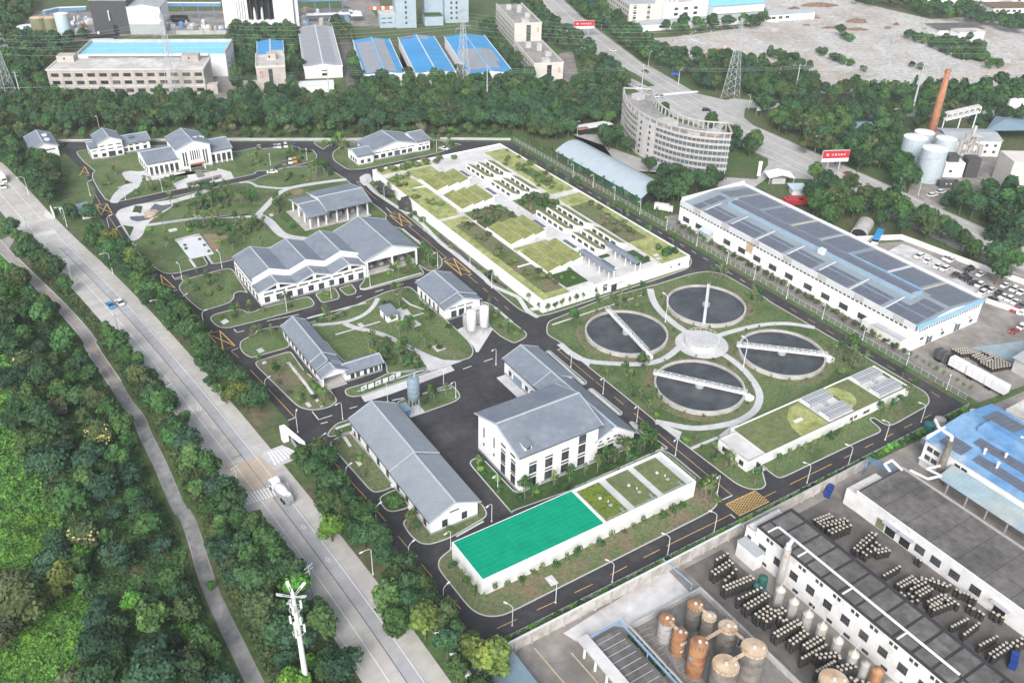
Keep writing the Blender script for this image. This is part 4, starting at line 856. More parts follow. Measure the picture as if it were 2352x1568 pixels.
flatbox(t,156.6,163.1,121.4,132.6,3.5,roof='pave_white',par=.25); wins(t,'W',156.6,[130,126.6,123.6],1.8,1.5,1.5); win(t,'S',121.4,161,1.3,1.8,2.4,2,1,'door'); canopy(t,159.6,162.6,119.8,121.3,2.8); t.part(MB().box(158,119.6,0,158.9,120.4,.9),'air_unit','metal_white')
t.part(MB().box(160.8,132.7,0,164,136,.8),'step_block','pave_white')
# ================================================================== TANKS, GATES, WALLS, LAMPS OF THE WORKS
def tall_tank(name,label,x,y,r,h,mat,group=None,legs=True,cap='metal_white'):
    t = T(name,label,'tank',x,y,0,group); z0 = 1.6 if legs else 0
    m = MB(); m.lathe(x,y,[(r * .35,z0),(r,z0 + .7),(r,h - r * .45),(r * .8,h - r * .15),(r * .3,h)],20); t.part(m,'shell',mat,None,True)
    if legs:
        for k in range(4):
            a = math.pi / 4 + k * math.pi / 2; m = MB(); m.tube((x + r * .85 * math.cos(a),y + r * .85 * math.sin(a),0),(x + r * .85 * math.cos(a),y + r * .85 * math.sin(a),z0 + 1.2),.12,5); t.part(m,'leg','metal_grey')
    m = MB(); n = 14
    for k in range(n):
        a,b = 2 * math.pi * k / n,2 * math.pi * (k + 1) / n; p = (x + r * .9 * math.cos(a),y + r * .9 * math.sin(a)); q = (x + r * .9 * math.cos(b),y + r * .9 * math.sin(b)); m.tube((*p,h - .7),(*p,h + .4),.04,4); m.tube((*p,h + .4),(*q,h + .4),.04,4)
    t.part(m,'guard_rail',cap); m = MB(); a = -2.4
    for s in (-.22,.22): m.tube((x + (r + .15) * math.cos(a) + s,y + (r + .15) * math.sin(a) - s,.3),(x + (r + .15) * math.cos(a) + s,y + (r + .15) * math.sin(a) - s,h),.04,4)
    t.part(m,'ladder','metal_grey'); return t
x,y = pt(1,1,1978,1510); tall_tank('chemical_tank','white upright tank standing closest to the dosing house corner',x,y,1.55,9.6,'metal_white','white chemical tanks')
x,y = pt(1,1,2095,1475); tall_tank('chemical_tank','white upright tank standing farther east on the white pad',x,y,1.55,9.8,'metal_white','white chemical tanks')
x,y = pt(1,1,1935,1465); tall_tank('chemical_tank','pale grey tank half hidden behind the white upright tanks',x,y,1.3,6.2,'metal_grey')
x,y = pt(1,1,2035,1440); tall_tank('chemical_tank','shorter grey tank between the two white upright tanks',x,y,1.3,6.4,'fibre_grey')
x,y = pt(1,2,1455,640)
t = T('lime_silo','tall blue-grey silo on steel legs on the lawn island','silo',x,y)
m = MB(); m.lathe(x,y,[(.4,3.2),(1.75,5.0),(1.75,11.4),(1.2,11.9),(.3,12.0)],20); t.part(m,'shell','silo_blue',None,True)
for z in (6.4,8.0,9.6): m = MB(); m.cyl(x,y,z,z + .12,1.82,n=20); t.part(m,'band','metal_grey')
for k in range(4): a = math.pi / 4 + k * math.pi / 2; m = MB(); m.tube((x + 1.5 * math.cos(a),y + 1.5 * math.sin(a),0),(x + 1.5 * math.cos(a),y + 1.5 * math.sin(a),5.2),.14,5); t.part(m,'leg','metal_grey')
m = MB(); m.cyl(x + .5,y,12,13,.35,n=8); t.part(m,'filter','metal_grey')
t.part(MB().box(x - 4.6,y - 1.2,0,x - 1.8,y + 1.6,2.0),'pump_skid','steel_blue'); t.part(MB().extr([(y - 1.6,2.3),(y + 2,2.6),(y + 2,2.75),(y - 1.6,2.45)],x - 4.9,x - 1.6,'x'),'pump_roof','silo_blue')
t.part(MB().box(x - 2.4,y - 2.2,0,x + 2.4,y + 2.2,.16),'slab','pave')

# gate beam, gate lodge, walls
t = T('entrance_gate','long white beam gate over the works entrance beside the zebra crossing','gate',57.6,193)
t.part(MB().box(56.0,196.6,0,57.6,198.6,4.4),'pillar','wall_white'); t.part(MB().prism([(56.0,198.6),(57.4,198.6),(59.4,188.6),(58.4,188.6)],3.9,4.6),'beam','wall_white'); t.part(MB().box(58.4,188.2,0,59.4,189.2,3.9),'pillar','wall_white')
t.part(MB().box(58.0,189.4,0,58.3,196.4,1.1),'sliding_gate','metal_grey')
t = T('gate_lodge','small lodge with pale blue-grey roof beside the upper entrance','building',38.4,371.5)
t.part(MB().box(38.8,371.6,0,42,379.6,3.0),'wall','wall_white'); t.part(MB().extr([(38.2,3.0),(42.8,3.5),(42.8,3.7),(38.2,3.2)],370.8,380.4,'y'),'roof','roof_tile'); wins(t,'S',371.6,[40.4],1.6,1.8,1.2); wins(t,'W',38.8,[374,377.5],1.6,1.4,1.2)
t = T('entrance_canopy','low blue-grey canopy and white screen at the upper entrance','canopy',*pt(0,1,630,430))
a,b = pt(0,1,620,430); t.part(MB().box(a - 2,b - 2,2.8,a + 2,b + 4,3.0),'roof','metal_pale'); t.part(MB().box(a - 4.5,b + 2,0,a - 4.2,b + 9,2.6),'screen','wall_white')
for dx in (-1.7,1.7): t.part(MB().box(a + dx - .1,b - 1.6,0,a + dx + .1,b - 1.4,2.8),'post','metal_grey')
def wall_line(name,label,pts,h,th,mat,cop=None,posts=None,pm='concrete',cat='wall'):
    t = T(name,label,cat,pts[0][0],pts[0][1]); m = MB(); L_,R_ = sides(pts,th)
    for i in range(len(pts) - 1): m.prism([R_[i],R_[i + 1],L_[i + 1],L_[i]],0,h)
    t.part(m,'panel',mat)
    if cop:
        m = MB(); L_,R_ = sides(pts,th + .16)
        for i in range(len(pts) - 1): m.prism([R_[i],R_[i + 1],L_[i + 1],L_[i]],h + .003,h + .14)
        t.part(m,'coping',cop)
    if posts:
        d = 0.0
        for a,b in zip(pts,pts[1:]):
            l = math.dist(a,b); n = max(1,int(l / posts))
            for k in range(n): x = a[0] + (b[0] - a[0]) * k / n; y = a[1] + (b[1] - a[1]) * k / n; t.part(MB().box(x - .2,y - .2 - th,0,x + .2,y + .2,h + .02 + .001 * (k % 2)),'pier',pm)
    return t
wall_line('boundary_wall','stained concrete wall with buttress piers along the distillery side',[(64,105.4),(98,105.4),(138.5,105.6)],3.4,.3,'fence_wall','metal_pale',3.9)
wall_line('boundary_wall','stained concrete wall with piers behind the dark flat roof',[(139,105.6),(186,105.9)],3.0,.3,'fence_wall','concrete',4.2)
wall_line('west_wall','white wall hidden among trees along the public road, upper stretch',[(50.2,268),(51.4,259),(52.4,246),(53.6,223)],2.4,.35,'wall_white','metal_white')
wall_line('west_wall','white wall with ball posts beside the public road at the bottom',[(60.2,122),(60.5,113),(60.6,60)],2.6,.35,'wall_white','metal_white')
wall_line('north_wall','low pale wall closing the works along the far tree belt',[(46.5,467.3),(80,449.5),(116.8,429.8),(128.5,423.4),(166,402.5),(210.5,378.6),(236.5,363)],.9,.3,'wall_grey','metal_pale')
def railing(name,label,pts,h=1.5,step=2.6,mat='metal_pale',cat='fence',rails=3):
    t = T(name,label,cat,pts[0][0],pts[0][1]); m = MB()
    for k in range(rails): z = .2 + (h - .25) * k / (rails - 1); [m.tube((*a,z),(*b,z),.045,4) for a,b in zip(pts,pts[1:])]
    t.part(m,'rail',mat); m = MB()
    for a,b in zip(pts,pts[1:]):
        n = max(1,int(math.dist(a,b) / step))
        for k in range(n + 1): x = a[0] + (b[0] - a[0]) * k / n; y = a[1] + (b[1] - a[1]) * k / n; m.tube((x,y,0),(x,y,h + .1),.06,4)
    t.part(m,'post',mat); return t
railing('railing','thin white railing in front of the hedge along the south road',[(66,108.6),(140,108.4),(235,108.4)],1.3)
railing('railing','thin steel fence along the east road beside the white factory',[(237.6,362),(237.6,300),(237.8,240),(237.6,190),(237.6,111)],1.8)
railing('railing','white posts of the fence inside the far north wall',[(118,428),(128.5,422),(166,401),(209,377)],1.6,4)

# street lamps of the works (one design, copied)
def lamp_proto(name,h,arm):
    e = bpy.data.objects.new(name,None); col.objects.link(e)
    m = MB(); m.cyl(0,0,0,.35,.22,.18,8); m.tube((0,0,.3),(0,0,h - .6),.11,6,0,.07); m.build('pole','metal_white',e)
    m = MB(); m.path([(0,0,h - .6),(arm * .25,0,h - .1),(arm * .6,0,h + .08),(arm,0,h + .1)],.06,5); m.build('arm','metal_white',e)
    m = MB(); m.box(arm - .1,-.18,h + .02,arm + .75,.18,h + .16); m.build('lamp_head','metal_white',e); return e
LAMPS = [  # tile column, row, base x, y, turn, what it stands beside
 (0,1,1155,270,200,'on the lawn below the curved office path'),(0,1,1495,195,250,'beside the pond road in front of the office'),(0,1,1965,140,250,'beside the forecourt pool'),(0,1,1675,1005,100,'at the mouth of the lane behind the long hall'),(0,1,2040,890,100,'beside the back corner of the long hall'),
 (0,1,1090,665,20,'on the west kerb opposite the white plaza'),(0,1,1235,840,20,'on the west kerb opposite the paved court'),(0,1,1700,1300,20,'on the west kerb opposite the first lawn below the hall'),(0,1,1880,1450,20,'on the west kerb just above the fourth yellow box'),(0,1,1010,560,20,'on the west kerb below the second yellow box'),(0,1,830,230,20,'on the west kerb above the second yellow box'),
 (1,2,100,512,20,'on the west kerb beside the carport lawn'),(1,2,797,715,200,'at the road mouth above the long workshop'),(1,2,385,832,60,'beside the white entrance gate'),(1,2,605,1045,20,'on the west kerb below the entrance gate'),(1,2,840,1325,20,'on the west kerb beside the workshop lawn'),(1,2,1724,395,200,'at the tip of the silo island toward the white pavement'),(1,2,2204,215,200,'on the black yard beside the machine house'),(1,2,1836,520,200,'on the rounded end of the silo island'),(1,2,1210,552,90,'beside the far gable of the workshop'),(1,2,2220,1385,200,'in the planting west of the three-storey building'),
 (1,3,1108,125,20,'on the west kerb beside the round shrub island'),(1,3,1410,478,20,'on the west kerb opposite the workshop end'),(1,3,1724,872,20,'on the west kerb opposite the green sheet'),(1,3,1790,335,200,'at the back corner of the green-sheeted basin'),(1,3,2165,85,200,'between the workshop and the green-sheeted basin'),
 (2,3,2,1040,120,'on the hedge side of the south road, first from the corner'),(2,3,400,830,120,'on the hedge side of the south road, second from the corner'),(2,3,920,642,120,'on the hedge side of the south road, third from the corner'),(2,3,1428,395,120,'on the hedge side of the south road, fourth from the corner'),(2,3,1855,185,120,'on the hedge side of the south road beside the hatched box'),
 (3,2,357,1300,120,'beside the south road opposite the blue gantry'),(3,2,738,1130,120,'beside the south road below the planted tank'),(3,2,1075,905,120,'beside the south road near the sandy notch'),(3,2,1405,740,120,'beside the south road near the teal tank'),
 (2,2,540,236,200,'on the inner road kerb beside the machine house'),(2,2,835,482,200,'on the inner road kerb beside the first planter gap'),(2,2,1145,742,200,'on the inner road kerb beside the second planter'),(2,2,1500,1046,200,'on the inner road kerb at the fork of the pale path'),(2,2,1886,1386,200,'on the inner road kerb above the hatched box'),
 (2,1,1408,1392,90,'tall mast beside the narrow-walkway settling tank'),(2,2,2125,235,90,'tall mast beside the eastern settling tank'),(2,1,2220,1005,200,'on the east fence beside the settling tanks'),(2,1,1973,858,200,'on the east fence opposite the road bend'),(2,1,1693,694,200,'on the east fence opposite the terrace corner'),(2,1,1418,545,200,'on the east fence beside the factory corner'),(2,1,1173,402,200,'on the east fence beside the big round tree'),(2,1,940,268,200,'on the east fence beside the curved shed end'),(2,1,744,155,200,'on the east fence beside the curved shed'),(2,1,560,55,200,'on the east fence near the far end of the curved shed'),
 (3,1,168,1175,200,'on the east fence below the rust stain of the factory wall'),(3,1,498,1362,200,'on the east fence below the factory windows'),(3,1,868,1552,200,'on the east fence beside the factory annex'),(3,2,1262,242,200,'on the east fence beside the parked trailers'),(3,2,1638,442,200,'on the east fence at the south-east corner'),
 (1,1,1180,268,30,'on the pale path beside the dark rock'),(1,1,1545,552,30,'on the pale path at the head of the stream'),(1,1,1966,897,30,'on the pale path beside the sixth yellow box'),(1,1,2166,1078,30,'on the pale path at the foot of the stream'),(1,1,1670,882,200,'on the lawn tip behind the open hall'),(1,1,284,1292,90,'in front of the saw-gabled hall, first from its corner'),(1,1,692,1172,90,'in front of the saw-gabled hall between the two small lawns'),(1,1,1050,1062,90,'in front of the open hall basin'),
 (1,0,470,1475,250,'on the office lawn beside the parked cars'),(1,0,1660,1395,200,'beside the canteen bungalow'),(1,0,135,1522,250,'on the office lawn above the parking bays')]
lp0 = lamp_proto('street_lamp',6.2,1.5)
for i,(c,r,x,y,a,txt) in enumerate(LAMPS):
    o = lp0 if i == 0 else copy_tree(lp0)
    o.location = (*pt(c,r,x,y),0.02); o.rotation_euler = (0,0,rad(a))
    if 'tall mast' in txt: o.scale = (1.3,1.3,1.6)
    tag(o,'white curved street lamp ' + txt if 'tall' not in txt else 'white lamp, ' + txt,'street lamp','white street lamps of the works')
# lamps and poles of the public roads
def util_proto():
    e = bpy.data.objects.new('utility_pole',None); col.objects.link(e)
    m = MB(); m.tube((0,0,0),(0,0,10),.19,7,0,.12); m.build('pole','metal_grey',e)
    for z in (9.4,8.4): m = MB(); m.box(-1.1,-.06,z,1.1,.06,z + .14); m.build('crossarm','galvanised',e)
    for x in (-1,-.4,.4,1): m = MB(); m.cyl(x,0,9.54,9.8,.07,n=6); m.build('insulator','metal_white',e)
    return e
up0 = util_proto()
for i,(c,r,x,y,a,txt) in enumerate([(0,1,668,1030,20,'west of the public road above the blue car'),(0,1,1108,1560,20,'west of the public road below the two cars'),(0,2,1612,652,20,'rising through a round tree beside the public road'),(0,2,2204,1420,20,'beside the hatched junction box'),(1,3,520,775,20,'beside the tall mast with star-shaped lamps'),(0,1,282,640,20,'beside the upper zebra crossing')]):
    o = up0 if i == 0 else copy_tree(up0); o.location = (*pt(c,r,x,y),0); o.rotation_euler = (0,0,rad(a)); tag(o,'grey utility pole ' + txt,'utility pole','utility poles of the public road')
rl0 = lamp_proto('road_lamp',8.5,2.2)
for i,(c,r,x,y,a,txt) in enumerate([(0,1,266,228,185,'beside the public road at the top, under the bushes'),(0,1,617,512,185,'beside the public road at the upper junction'),(0,1,1038,945,185,'east of the public road opposite the first kerb bend'),(0,1,1500,1382,185,'east of the public road beside the two cars'),(1,3,1075,570,185,'among the dark roadside trees opposite the green sheet'),(2,0,300,190,30,'on the highway median near the far bend'),(2,0,265,185,200,'at the top edge beside the far highway'),(2,0,1020,380,20,'among bushes on the far highway kerb'),(2,0,1252,612,20,'on the highway kerb below the red billboard'),(2,0,1525,780,20,'on the highway kerb beside the blue signs'),(2,0,2172,1005,200,'at the highway corner'),(2,0,820,270,20,'in the trees beside the red billboard'),(3,0,430,1395,200,'on the highway kerb right of the corner'),(3,0,990,1510,200,'in the trees beside the second billboard'),(3,1,1380,225,200,'beside two white cars near the stepped plant'),(0,0,1735,940,250,'in the tree belt before the long beige factory'),(0,0,920,1210,250,'in the tree belt behind the staff house'),(0,0,1875,1140,250,'in the tree belt behind the office'),(1,0,265,1185,250,'in the tree belt behind the car park'),(1,0,1755,1190,250,'in the tree belt behind the canteen'),(2,0,598,1255,250,'beside the small roof near the curved shed')]):
    o = rl0 if i == 0 else copy_tree(rl0); o.location = (*pt(c,r,x,y),0); o.rotation_euler = (0,0,rad(a)); tag(o,'pale road lamp ' + txt,'street lamp','lamps of the public roads')

# tall mast with star lamps and antennas
bx_,by_ = 31.4,118.4

t = T('antenna_mast','tall white mast with star-shaped floodlights and antenna rings at the bottom','mast',bx_,by_)
t.part(MB().cyl(bx_,by_,0,20,.62,.48,16),'shaft','metal_white'); t.part(MB().cyl(bx_,by_,20,29.3,.46,.34,14),'upper_shaft','metal_white')
for z in (18.6,21.8,25):
    m = MB(); n = 16
    for k in range(n): a,b = 2 * math.pi * k / n,2 * math.pi * (k + 1) / n; m.tube((bx_ + 1.1 * math.cos(a),by_ + 1.1 * math.sin(a),z),(bx_ + 1.1 * math.cos(b),by_ + 1.1 * math.sin(b),z),.06,4); m.tube((bx_ + .4 * math.cos(a),by_ + .4 * math.sin(a),z),(bx_ + 1.1 * math.cos(a),by_ + 1.1 * math.sin(a),z),.03,4) if k % 4 == 0 else None
    t.part(m,'ring','metal_pale')
    for k in range(3):
        a = 2 * math.pi * k / 3 + z; m = MB(); m.box(bx_ + 1.15 * math.cos(a) - .18,by_ + 1.15 * math.sin(a) - .14,z - .3,bx_ + 1.15 * math.cos(a) + .18,by_ + 1.15 * math.sin(a) + .14,z + 1.7); t.part(m,'antenna','metal_white')
for k in range(5):
    a = 2 * math.pi * k / 5 + .3; c_,s_ = math.cos(a),math.sin(a); m = MB(); P = lambda u,v_,z: (bx_ + c_ * u - s_ * v_,by_ + s_ * u + c_ * v_,z)
    for v_ in (-.25,.25): m.tube(P(.3,v_ * .6,28.4),P(2.9,v_,29.7),.06,4)
    m.tube(P(2.9,-.25,29.7),P(2.9,.25,29.7),.06,4); ar = t.part(m,'lamp_arm','metal_white')
    m = MB(); m.add([P(1.9,-.3,29.1),P(2.9,-.3,29.6),P(2.9,.3,29.6),P(1.9,.3,29.1),P(1.9,-.3,29.25),P(2.9,-.3,29.75),P(2.9,.3,29.75),P(1.9,.3,29.25)],[(3,2,1,0),(4,5,6,7),(0,1,5,4),(1,2,6,5),(2,3,7,6),(3,0,4,7)]); t.part(m,'floodlight','metal_pale',ar)
t.part(MB().cyl(bx_,by_,29.3,30.4,.3,.08,10),'cap','metal_white')

# display boards beside the white pavement
for k,s in enumerate(((965,478,1020,450),(1032,455,1085,432),(1097,430,1150,405),(1165,402,1215,380),(1225,380,1275,355),(1285,352,1330,330))):
    a = pt(1,2,s[0],s[1]); b = pt(1,2,s[2],s[3]); t = T('display_board',('blue and white','plain white')[k % 2] + ' display board by the white pavement, %s from the carport end' % ('first','second','third','fourth','fifth','sixth')[k],'sign',*a)
    m = MB(); L_,R_ = sides([a,b],.12); m.prism(R_ + L_[::-1],.7,2.2); t.part(m,'panel','sign_white'); 
    if k % 2 == 0: m = MB(); c0 = lp(a,b,.2); c1 = lp(a,b,.7); L_,R_ = sides([c0,c1],.16); m.prism(R_ + L_[::-1],1.1,1.8); t.part(m,'print','pipe_blue')
    for p in (a,b): t.part(MB().box(p[0] - .06,p[1] - .06,0,p[0] + .06,p[1] + .06,2.3),'post','metal_dark')
# rocks
def rock(name,label,x,y,rx,ry,h,mat,seed,rot=0):
    rg = random.Random(seed); m = MB(); n = 11; v = []; prof = [(1,0),(1.02,.35),(.86,.7),(.5,.93),(.12,1.0)]; f = []
    for k,(r,z) in enumerate(prof):
        for i in range(n): a = 2 * math.pi * i / n; j = 1 + rg.uniform(-.2,.2); v.append((x + rx * r * j * math.cos(a),y + ry * r * j * math.sin(a),h * z * (1 + rg.uniform(-.1,.1) if k else 1)))
    for k in range(len(prof) - 1): f += [(k * n + i,k * n + (i + 1) % n,(k + 1) * n + (i + 1) % n,(k + 1) * n + i) for i in range(n)]
    f += [tuple(range(n - 1,-1,-1)),tuple(range(4 * n,5 * n))]; m.add(v,f); o = m.build(name,mat); return tag(o,label,'rock')
x,y = pt(0,1,1400,420); rock('ornamental_rock','tan rock pile standing in the grey pond',x,y,3,2.4,2.6,'rock_tan',2)
x,y = pt(1,1,1380,350); rock('ornamental_rock','dark pointed rock against the terrace wall at the path fork',x + .2,y,3.0,3.6,5.2,'rock_dark',5)
x,y = pt(1,1,1200,215); t = T('waterfall_basin','dark stone waterfall basin against the terrace wall','fountain',x,y)
t.part(MB().prism(tp('t11 1080 155 1110 110 1180 100 1200 140 1280 190 1310 245 1200 250'),0,1.2),'basin','rock_dark'); t.part(MB().prism(tp('t11 1100 125 1160 105 1180 130 1190 160 1270 195 1290 215 1200 215 1130 165',1.4),0,2.6),'ledge','rock_dark'); t.part(MB().prism(tp('t11 1100 160 1180 220 1290 235 1200 240 1120 190',1.2),1.2,1.26),'water','water_stream')
# forecourt pool with stone steps
t = T('forecourt_pool','dark stepped pool in front of the office','fountain',*pt(0,1,1850,80))
t.part(MB().prism(tp('t01 1712 125 2030 45 2035 75 1760 145'),.1,.6),'basin','concrete_dark'); t.part(MB().prism(tp('t01 1730 120 2010 58 2012 70 1765 132',.6),.6,.66),'water','water_stream')
for k in range(4): t.part(MB().prism([pt(0,1,1790 + k * 8,12 + k * 16),pt(0,1,1850 + k * 8,-2 + k * 16),pt(0,1,1858 + k * 8,8 + k * 16),pt(0,1,1797 + k * 8,22 + k * 16)],.1,.9 - k * .12),'step','concrete_dark')
# court furniture
for k,(x,y) in enumerate(((1710,720),(1700,690),(1835,635),(1880,690),(1920,745))):
    a = pt(0,1,x,y,.3); o = MB().box(a[0] - .5,a[1] - .3,.3,a[0] + .5,a[1] + .3,1.0).build('bench','metal_dark'); tag(o,'dark bench on the pale court, %s' % ('nearest the bright green shrub','beside the west edge','under the back wall','by the east edge','at the near east corner')[k],'bench')
# ================================================================== VEHICLES
def car_proto(kind):
    e = bpy.data.objects.new('car',None); col.objects.link(e)
    L,W,H = {'sedan': (4.7,1.8,1.45),'suv': (4.7,1.9,1.75)}[kind]
    prof = {'sedan': [(0,.35),(0,.75),(.25,.9),(1.2,.98),(3.6,.98),(4.55,.92),(4.7,.7),(4.7,.35)],'suv': [(0,.4),(0,.95),(.25,1.05),(1.1,1.12),(4.5,1.12),(4.7,.9),(4.7,.4)]}[kind]
    cab = {'sedan': [(1.1,.96),(1.85,1.42),(3.2,1.45),(4.05,.97)],'suv': [(1.0,1.1),(1.7,1.68),(4.0,1.72),(4.5,1.1)]}[kind]
    m = MB(); n = len(prof)
    sec = [(x - L / 2,z) for x,z in prof]; m.add([(x,-W / 2,z) for x,z in sec] + [(x,W / 2,z) for x,z in sec],[tuple(range(n)),tuple(range(2 * n - 1,n - 1,-1))] + [(i,n + i,n + (i + 1) % n,(i + 1) % n) for i in range(n)]); m.build('body','paint_white',e)
    w = W / 2 - .18; b = W / 2 - .04; q = [(x - L / 2,z) for x,z in cab]
    m = MB(); m.add([(q[0][0],-b,q[0][1]),(q[1][0],-w,q[1][1]),(q[2][0],-w,q[2][1]),(q[3][0],-b,q[3][1]),(q[0][0],b,q[0][1]),(q[1][0],w,q[1][1]),(q[2][0],w,q[2][1]),(q[3][0],b,q[3][1])],[(0,1,2,3)[::-1],(4,5,6,7),(0,4,5,1),(1,5,6,2),(2,6,7,3)]); m.build('window_glass','glass',e)
    m = MB(); m.box(q[1][0] + .05,-w + .02,q[1][1] - .02,q[2][0] - .05,w - .02,q[2][1] + .05); m.build('roof','paint_white',e)
    for x in (-L / 2 + .85,L / 2 - .9):
        for y in (-W / 2 + .08,W / 2 - .08):
            m = MB(); m.tube((x,y - .11,.33),(x,y + .11,.33),.33,10); m.build('wheel','tyre',e)
    for y in (-W / 2 + .3,W / 2 - .3): m = MB(); m.box(-L / 2 - .02,y - .18,.62,-L / 2 + .1,y + .18,.78); m.build('headlight','metal_pale',e)
    return e
PROTO = {k: [car_proto(k),False] for k in ('sedan','suv')}
def car(x,y,ang,colr,label,kind='sedan',group=None,z=.02):
    p = PROTO[kind]; o = copy_tree(p[0]) if p[1] else p[0]; p[1] = True
    o.location = (x,y,z); o.rotation_euler = (0,0,rad(ang)); tag(o,label,'car',group)
    for ch in o.children:
        if ch.name.split('.')[0] in ('body','roof'): ch.material_slots[0].link = 'OBJECT'; ch.material_slots[0].material = MATS['paint_' + colr]
    return o
CARS = [(0,1,1017,1250,97,'blue','sedan','bright blue car driving on the public road'),(0,1,1102,1222,277,'white','sedan','white car beside the blue one on the public road'),(0,1,30,160,97,'white','suv','white car on the public road behind the box truck at the top'),(0,1,1875,128,160,'black','suv','black car on the road in front of the forecourt pool'),
 (1,0,178,1358,70,'silver','sedan','silver car in the far office row, nearest the office'),(1,0,215,1356,70,'white','sedan','white car second in the far office row'),(1,0,275,1352,70,'white','suv','white car third in the far office row'),(1,0,352,1352,70,'navy','sedan','dark blue car at the end of the far office row'),(1,0,30,1364,70,'silver','sedan','grey car half hidden by trees near the office'),(1,0,265,1512,70,'grey','sedan','grey car beside the orange car in the near office bays'),(1,0,318,1500,70,'white','suv','white car between grey and orange cars in the office bays'),(1,0,357,1490,70,'orange','suv','orange car in the near office bays'),(1,0,462,1400,160,'black','suv','dark car parked alone at the bend of the office lawn'),(1,0,690,1350,55,'black','sedan','black car in the bay by the north lawn'),(1,0,1725,1375,120,'white','sedan','white car in the bays beside the canteen'),(1,1,150,22,160,'white','sedan','white car parked along the road above the park'),(0,0,585,1338,60,'black','sedan','black car at the far end of the west road'),
 (2,0,925,472,118,'white','sedan','white car alone on the far stretch of highway'),(2,0,1225,665,118,'grey','sedan','dark car on the highway near the lamp'),(2,0,1163,812,118,'white','sedan','white car waiting left of the junction'),(2,0,1275,852,118,'silver','sedan','silver-blue car at the stop line of the junction'),(2,0,1315,895,118,'white','suv','white car at the front of the junction queue'),(2,0,1366,895,118,'pale_blue','sedan','blue-grey car beside the white one in the junction queue'),(2,0,1785,1022,140,'black','suv','black car alone in the middle of the junction'),(3,1,738,40,105,'red','sedan','dark red car on the highway behind the factory trees'),
 (3,1,1505,238,165,'white','suv','white car near the dark container by the plant'),(3,1,1586,208,165,'white','suv','white car beside the dark container')]
for c,r,x,y,a,cl,kd,lb in CARS: car(*pt(c,r,x,y),a,cl,lb,kd,None,.18 if r == 0 and x < 500 and c == 1 else .03)
YARD = [(1385,800,'white'),(1465,842,'white'),(1555,890,'white'),(1622,914,'white'),(1640,814,'white'),(1680,832,'white'),(1845,917,'black'),(1950,962,'white'),(1715,967,'brown'),(1790,987,'black'),(1832,1008,'black'),(1885,1042,'black'),(1940,1062,'white'),(1990,1092,'black'),(2042,1110,'white'),(1965,1133,'white'),(2112,1137,'black'),(2175,1067,'white'),(2258,1102,'white'),(2320,1127,'white'),(2160,1168,'white'),(2212,1193,'white'),(2072,1198,'grey'),(2270,1218,'white'),(2325,1253,'grey'),(2270,1288,'red'),(2325,1313,'white'),(2320,1450,'white'),(2260,1483,'red')]
PLACE = ['at the upper end of the yard row','second in the yard row','third in the yard row','fourth in the yard row','against the yard wall, upper of the pair','against the yard wall, lower of the pair','against the yard wall under the trees','below the black one along the yard wall','heading the dark cars of the yard','second of the dark cars','third of the dark cars','fourth of the dark cars','just below the four dark cars','wedged between two white cars','next below the wedged black car','pointing at the factory corner','in the outer line near the corner trees','topmost of the three by the wall gap','middle of the three by the wall gap','lowest of the three by the wall gap','upper of three in the near cluster','middle of three in the near cluster','parked crosswise beside the near cluster','lowest of three in the near cluster','beside the dark red one at the picture edge','at the picture edge in the yard','below the dark red one in the yard','behind the white fence at the picture edge','behind the white fence beside a white car']
for i,((x,y,cl),pl) in enumerate(zip(YARD,PLACE)): car(*pt(3,1,x,y),5 + (i * 37 % 11) - 5 + (70 if i == 22 else 0),cl,'%s car %s' % (cl if cl != 'red' else 'dark red',pl),'suv' if i % 3 == 0 else 'sedan','cars in the factory yard')
# box truck on the road, mixer truck, bus, lorries
def wheels(t,xs,w,r=.5,h=.5):
    for x in xs:
        for y in (-w / 2 + .1,w / 2 - .1): t.part(MB().tube((x,y - .17,h),(x,y + .17,h),r,10),'wheel','tyre')
x,y = pt(0,1,25,95); t = T('box_truck','white box truck at the top of the public road','truck',x,y,97)
t.part(MB().box(-2.2,-1.15,1,3.4,1.15,3.4),'box_body','paint_white'); t.part(MB().box(-3.8,-1.05,.5,-2.3,1.05,2.5),'cab','paint_white'); t.part(MB().box(-3.85,-.9,1.5,-3.75,.9,2.3),'windscreen','glass'); wheels(t,(-3,2),2.2)
x,y = pt(1,2,245,1420); t = T('mixer_truck','white concrete mixer truck standing on the zebra crossing','truck',x,y,277)
t.part(MB().box(-4.4,-1.0,.8,4.6,1.0,1.15),'chassis','metal_grey'); cb = t.part(MB().box(-4.9,-1.2,.6,-2.9,1.2,2.9),'cab','paint_white')
t.part(MB().box(-4.95,-1.05,1.7,-4.85,1.05,2.6),'windscreen','glass',cb); t.part(MB().box(-4.4,-1.22,1.7,-3.4,-1.17,2.5),'side_window','glass',cb)
m = MB(); prof = [(.35,-2.6),(1.1,-2.0),(1.35,-.6),(1.3,.8),(.9,2.6),(.6,3.4)]; n = 18; v = []; f = []
for r_,u in prof: v += [(u,r_ * math.cos(2 * math.pi * i / n),2.35 + .13 * u + r_ * math.sin(2 * math.pi * i / n)) for i in range(n)]
for k in range(len(prof) - 1): f += [(k * n + i,k * n + (i + 1) % n,(k + 1) * n + (i + 1) % n,(k + 1) * n + i) for i in range(n)]
f += [tuple(range(n)),tuple(range(5 * n,6 * n))]; m.add(v,f); t.part(m,'drum','metal_white',None,True)
t.part(MB().box(3.3,-.7,1.6,4.7,.7,3.2),'chute_frame','metal_grey'); t.part(MB().box(3.5,-.5,3.2,4.3,.5,3.8),'hopper','metal_white'); t.part(MB().box(-2.8,-1.0,1.2,-2.3,1.0,2.6),'water_tank','paint_white'); wheels(t,(-3.9,1.6,2.9),2.4,.52,.52)
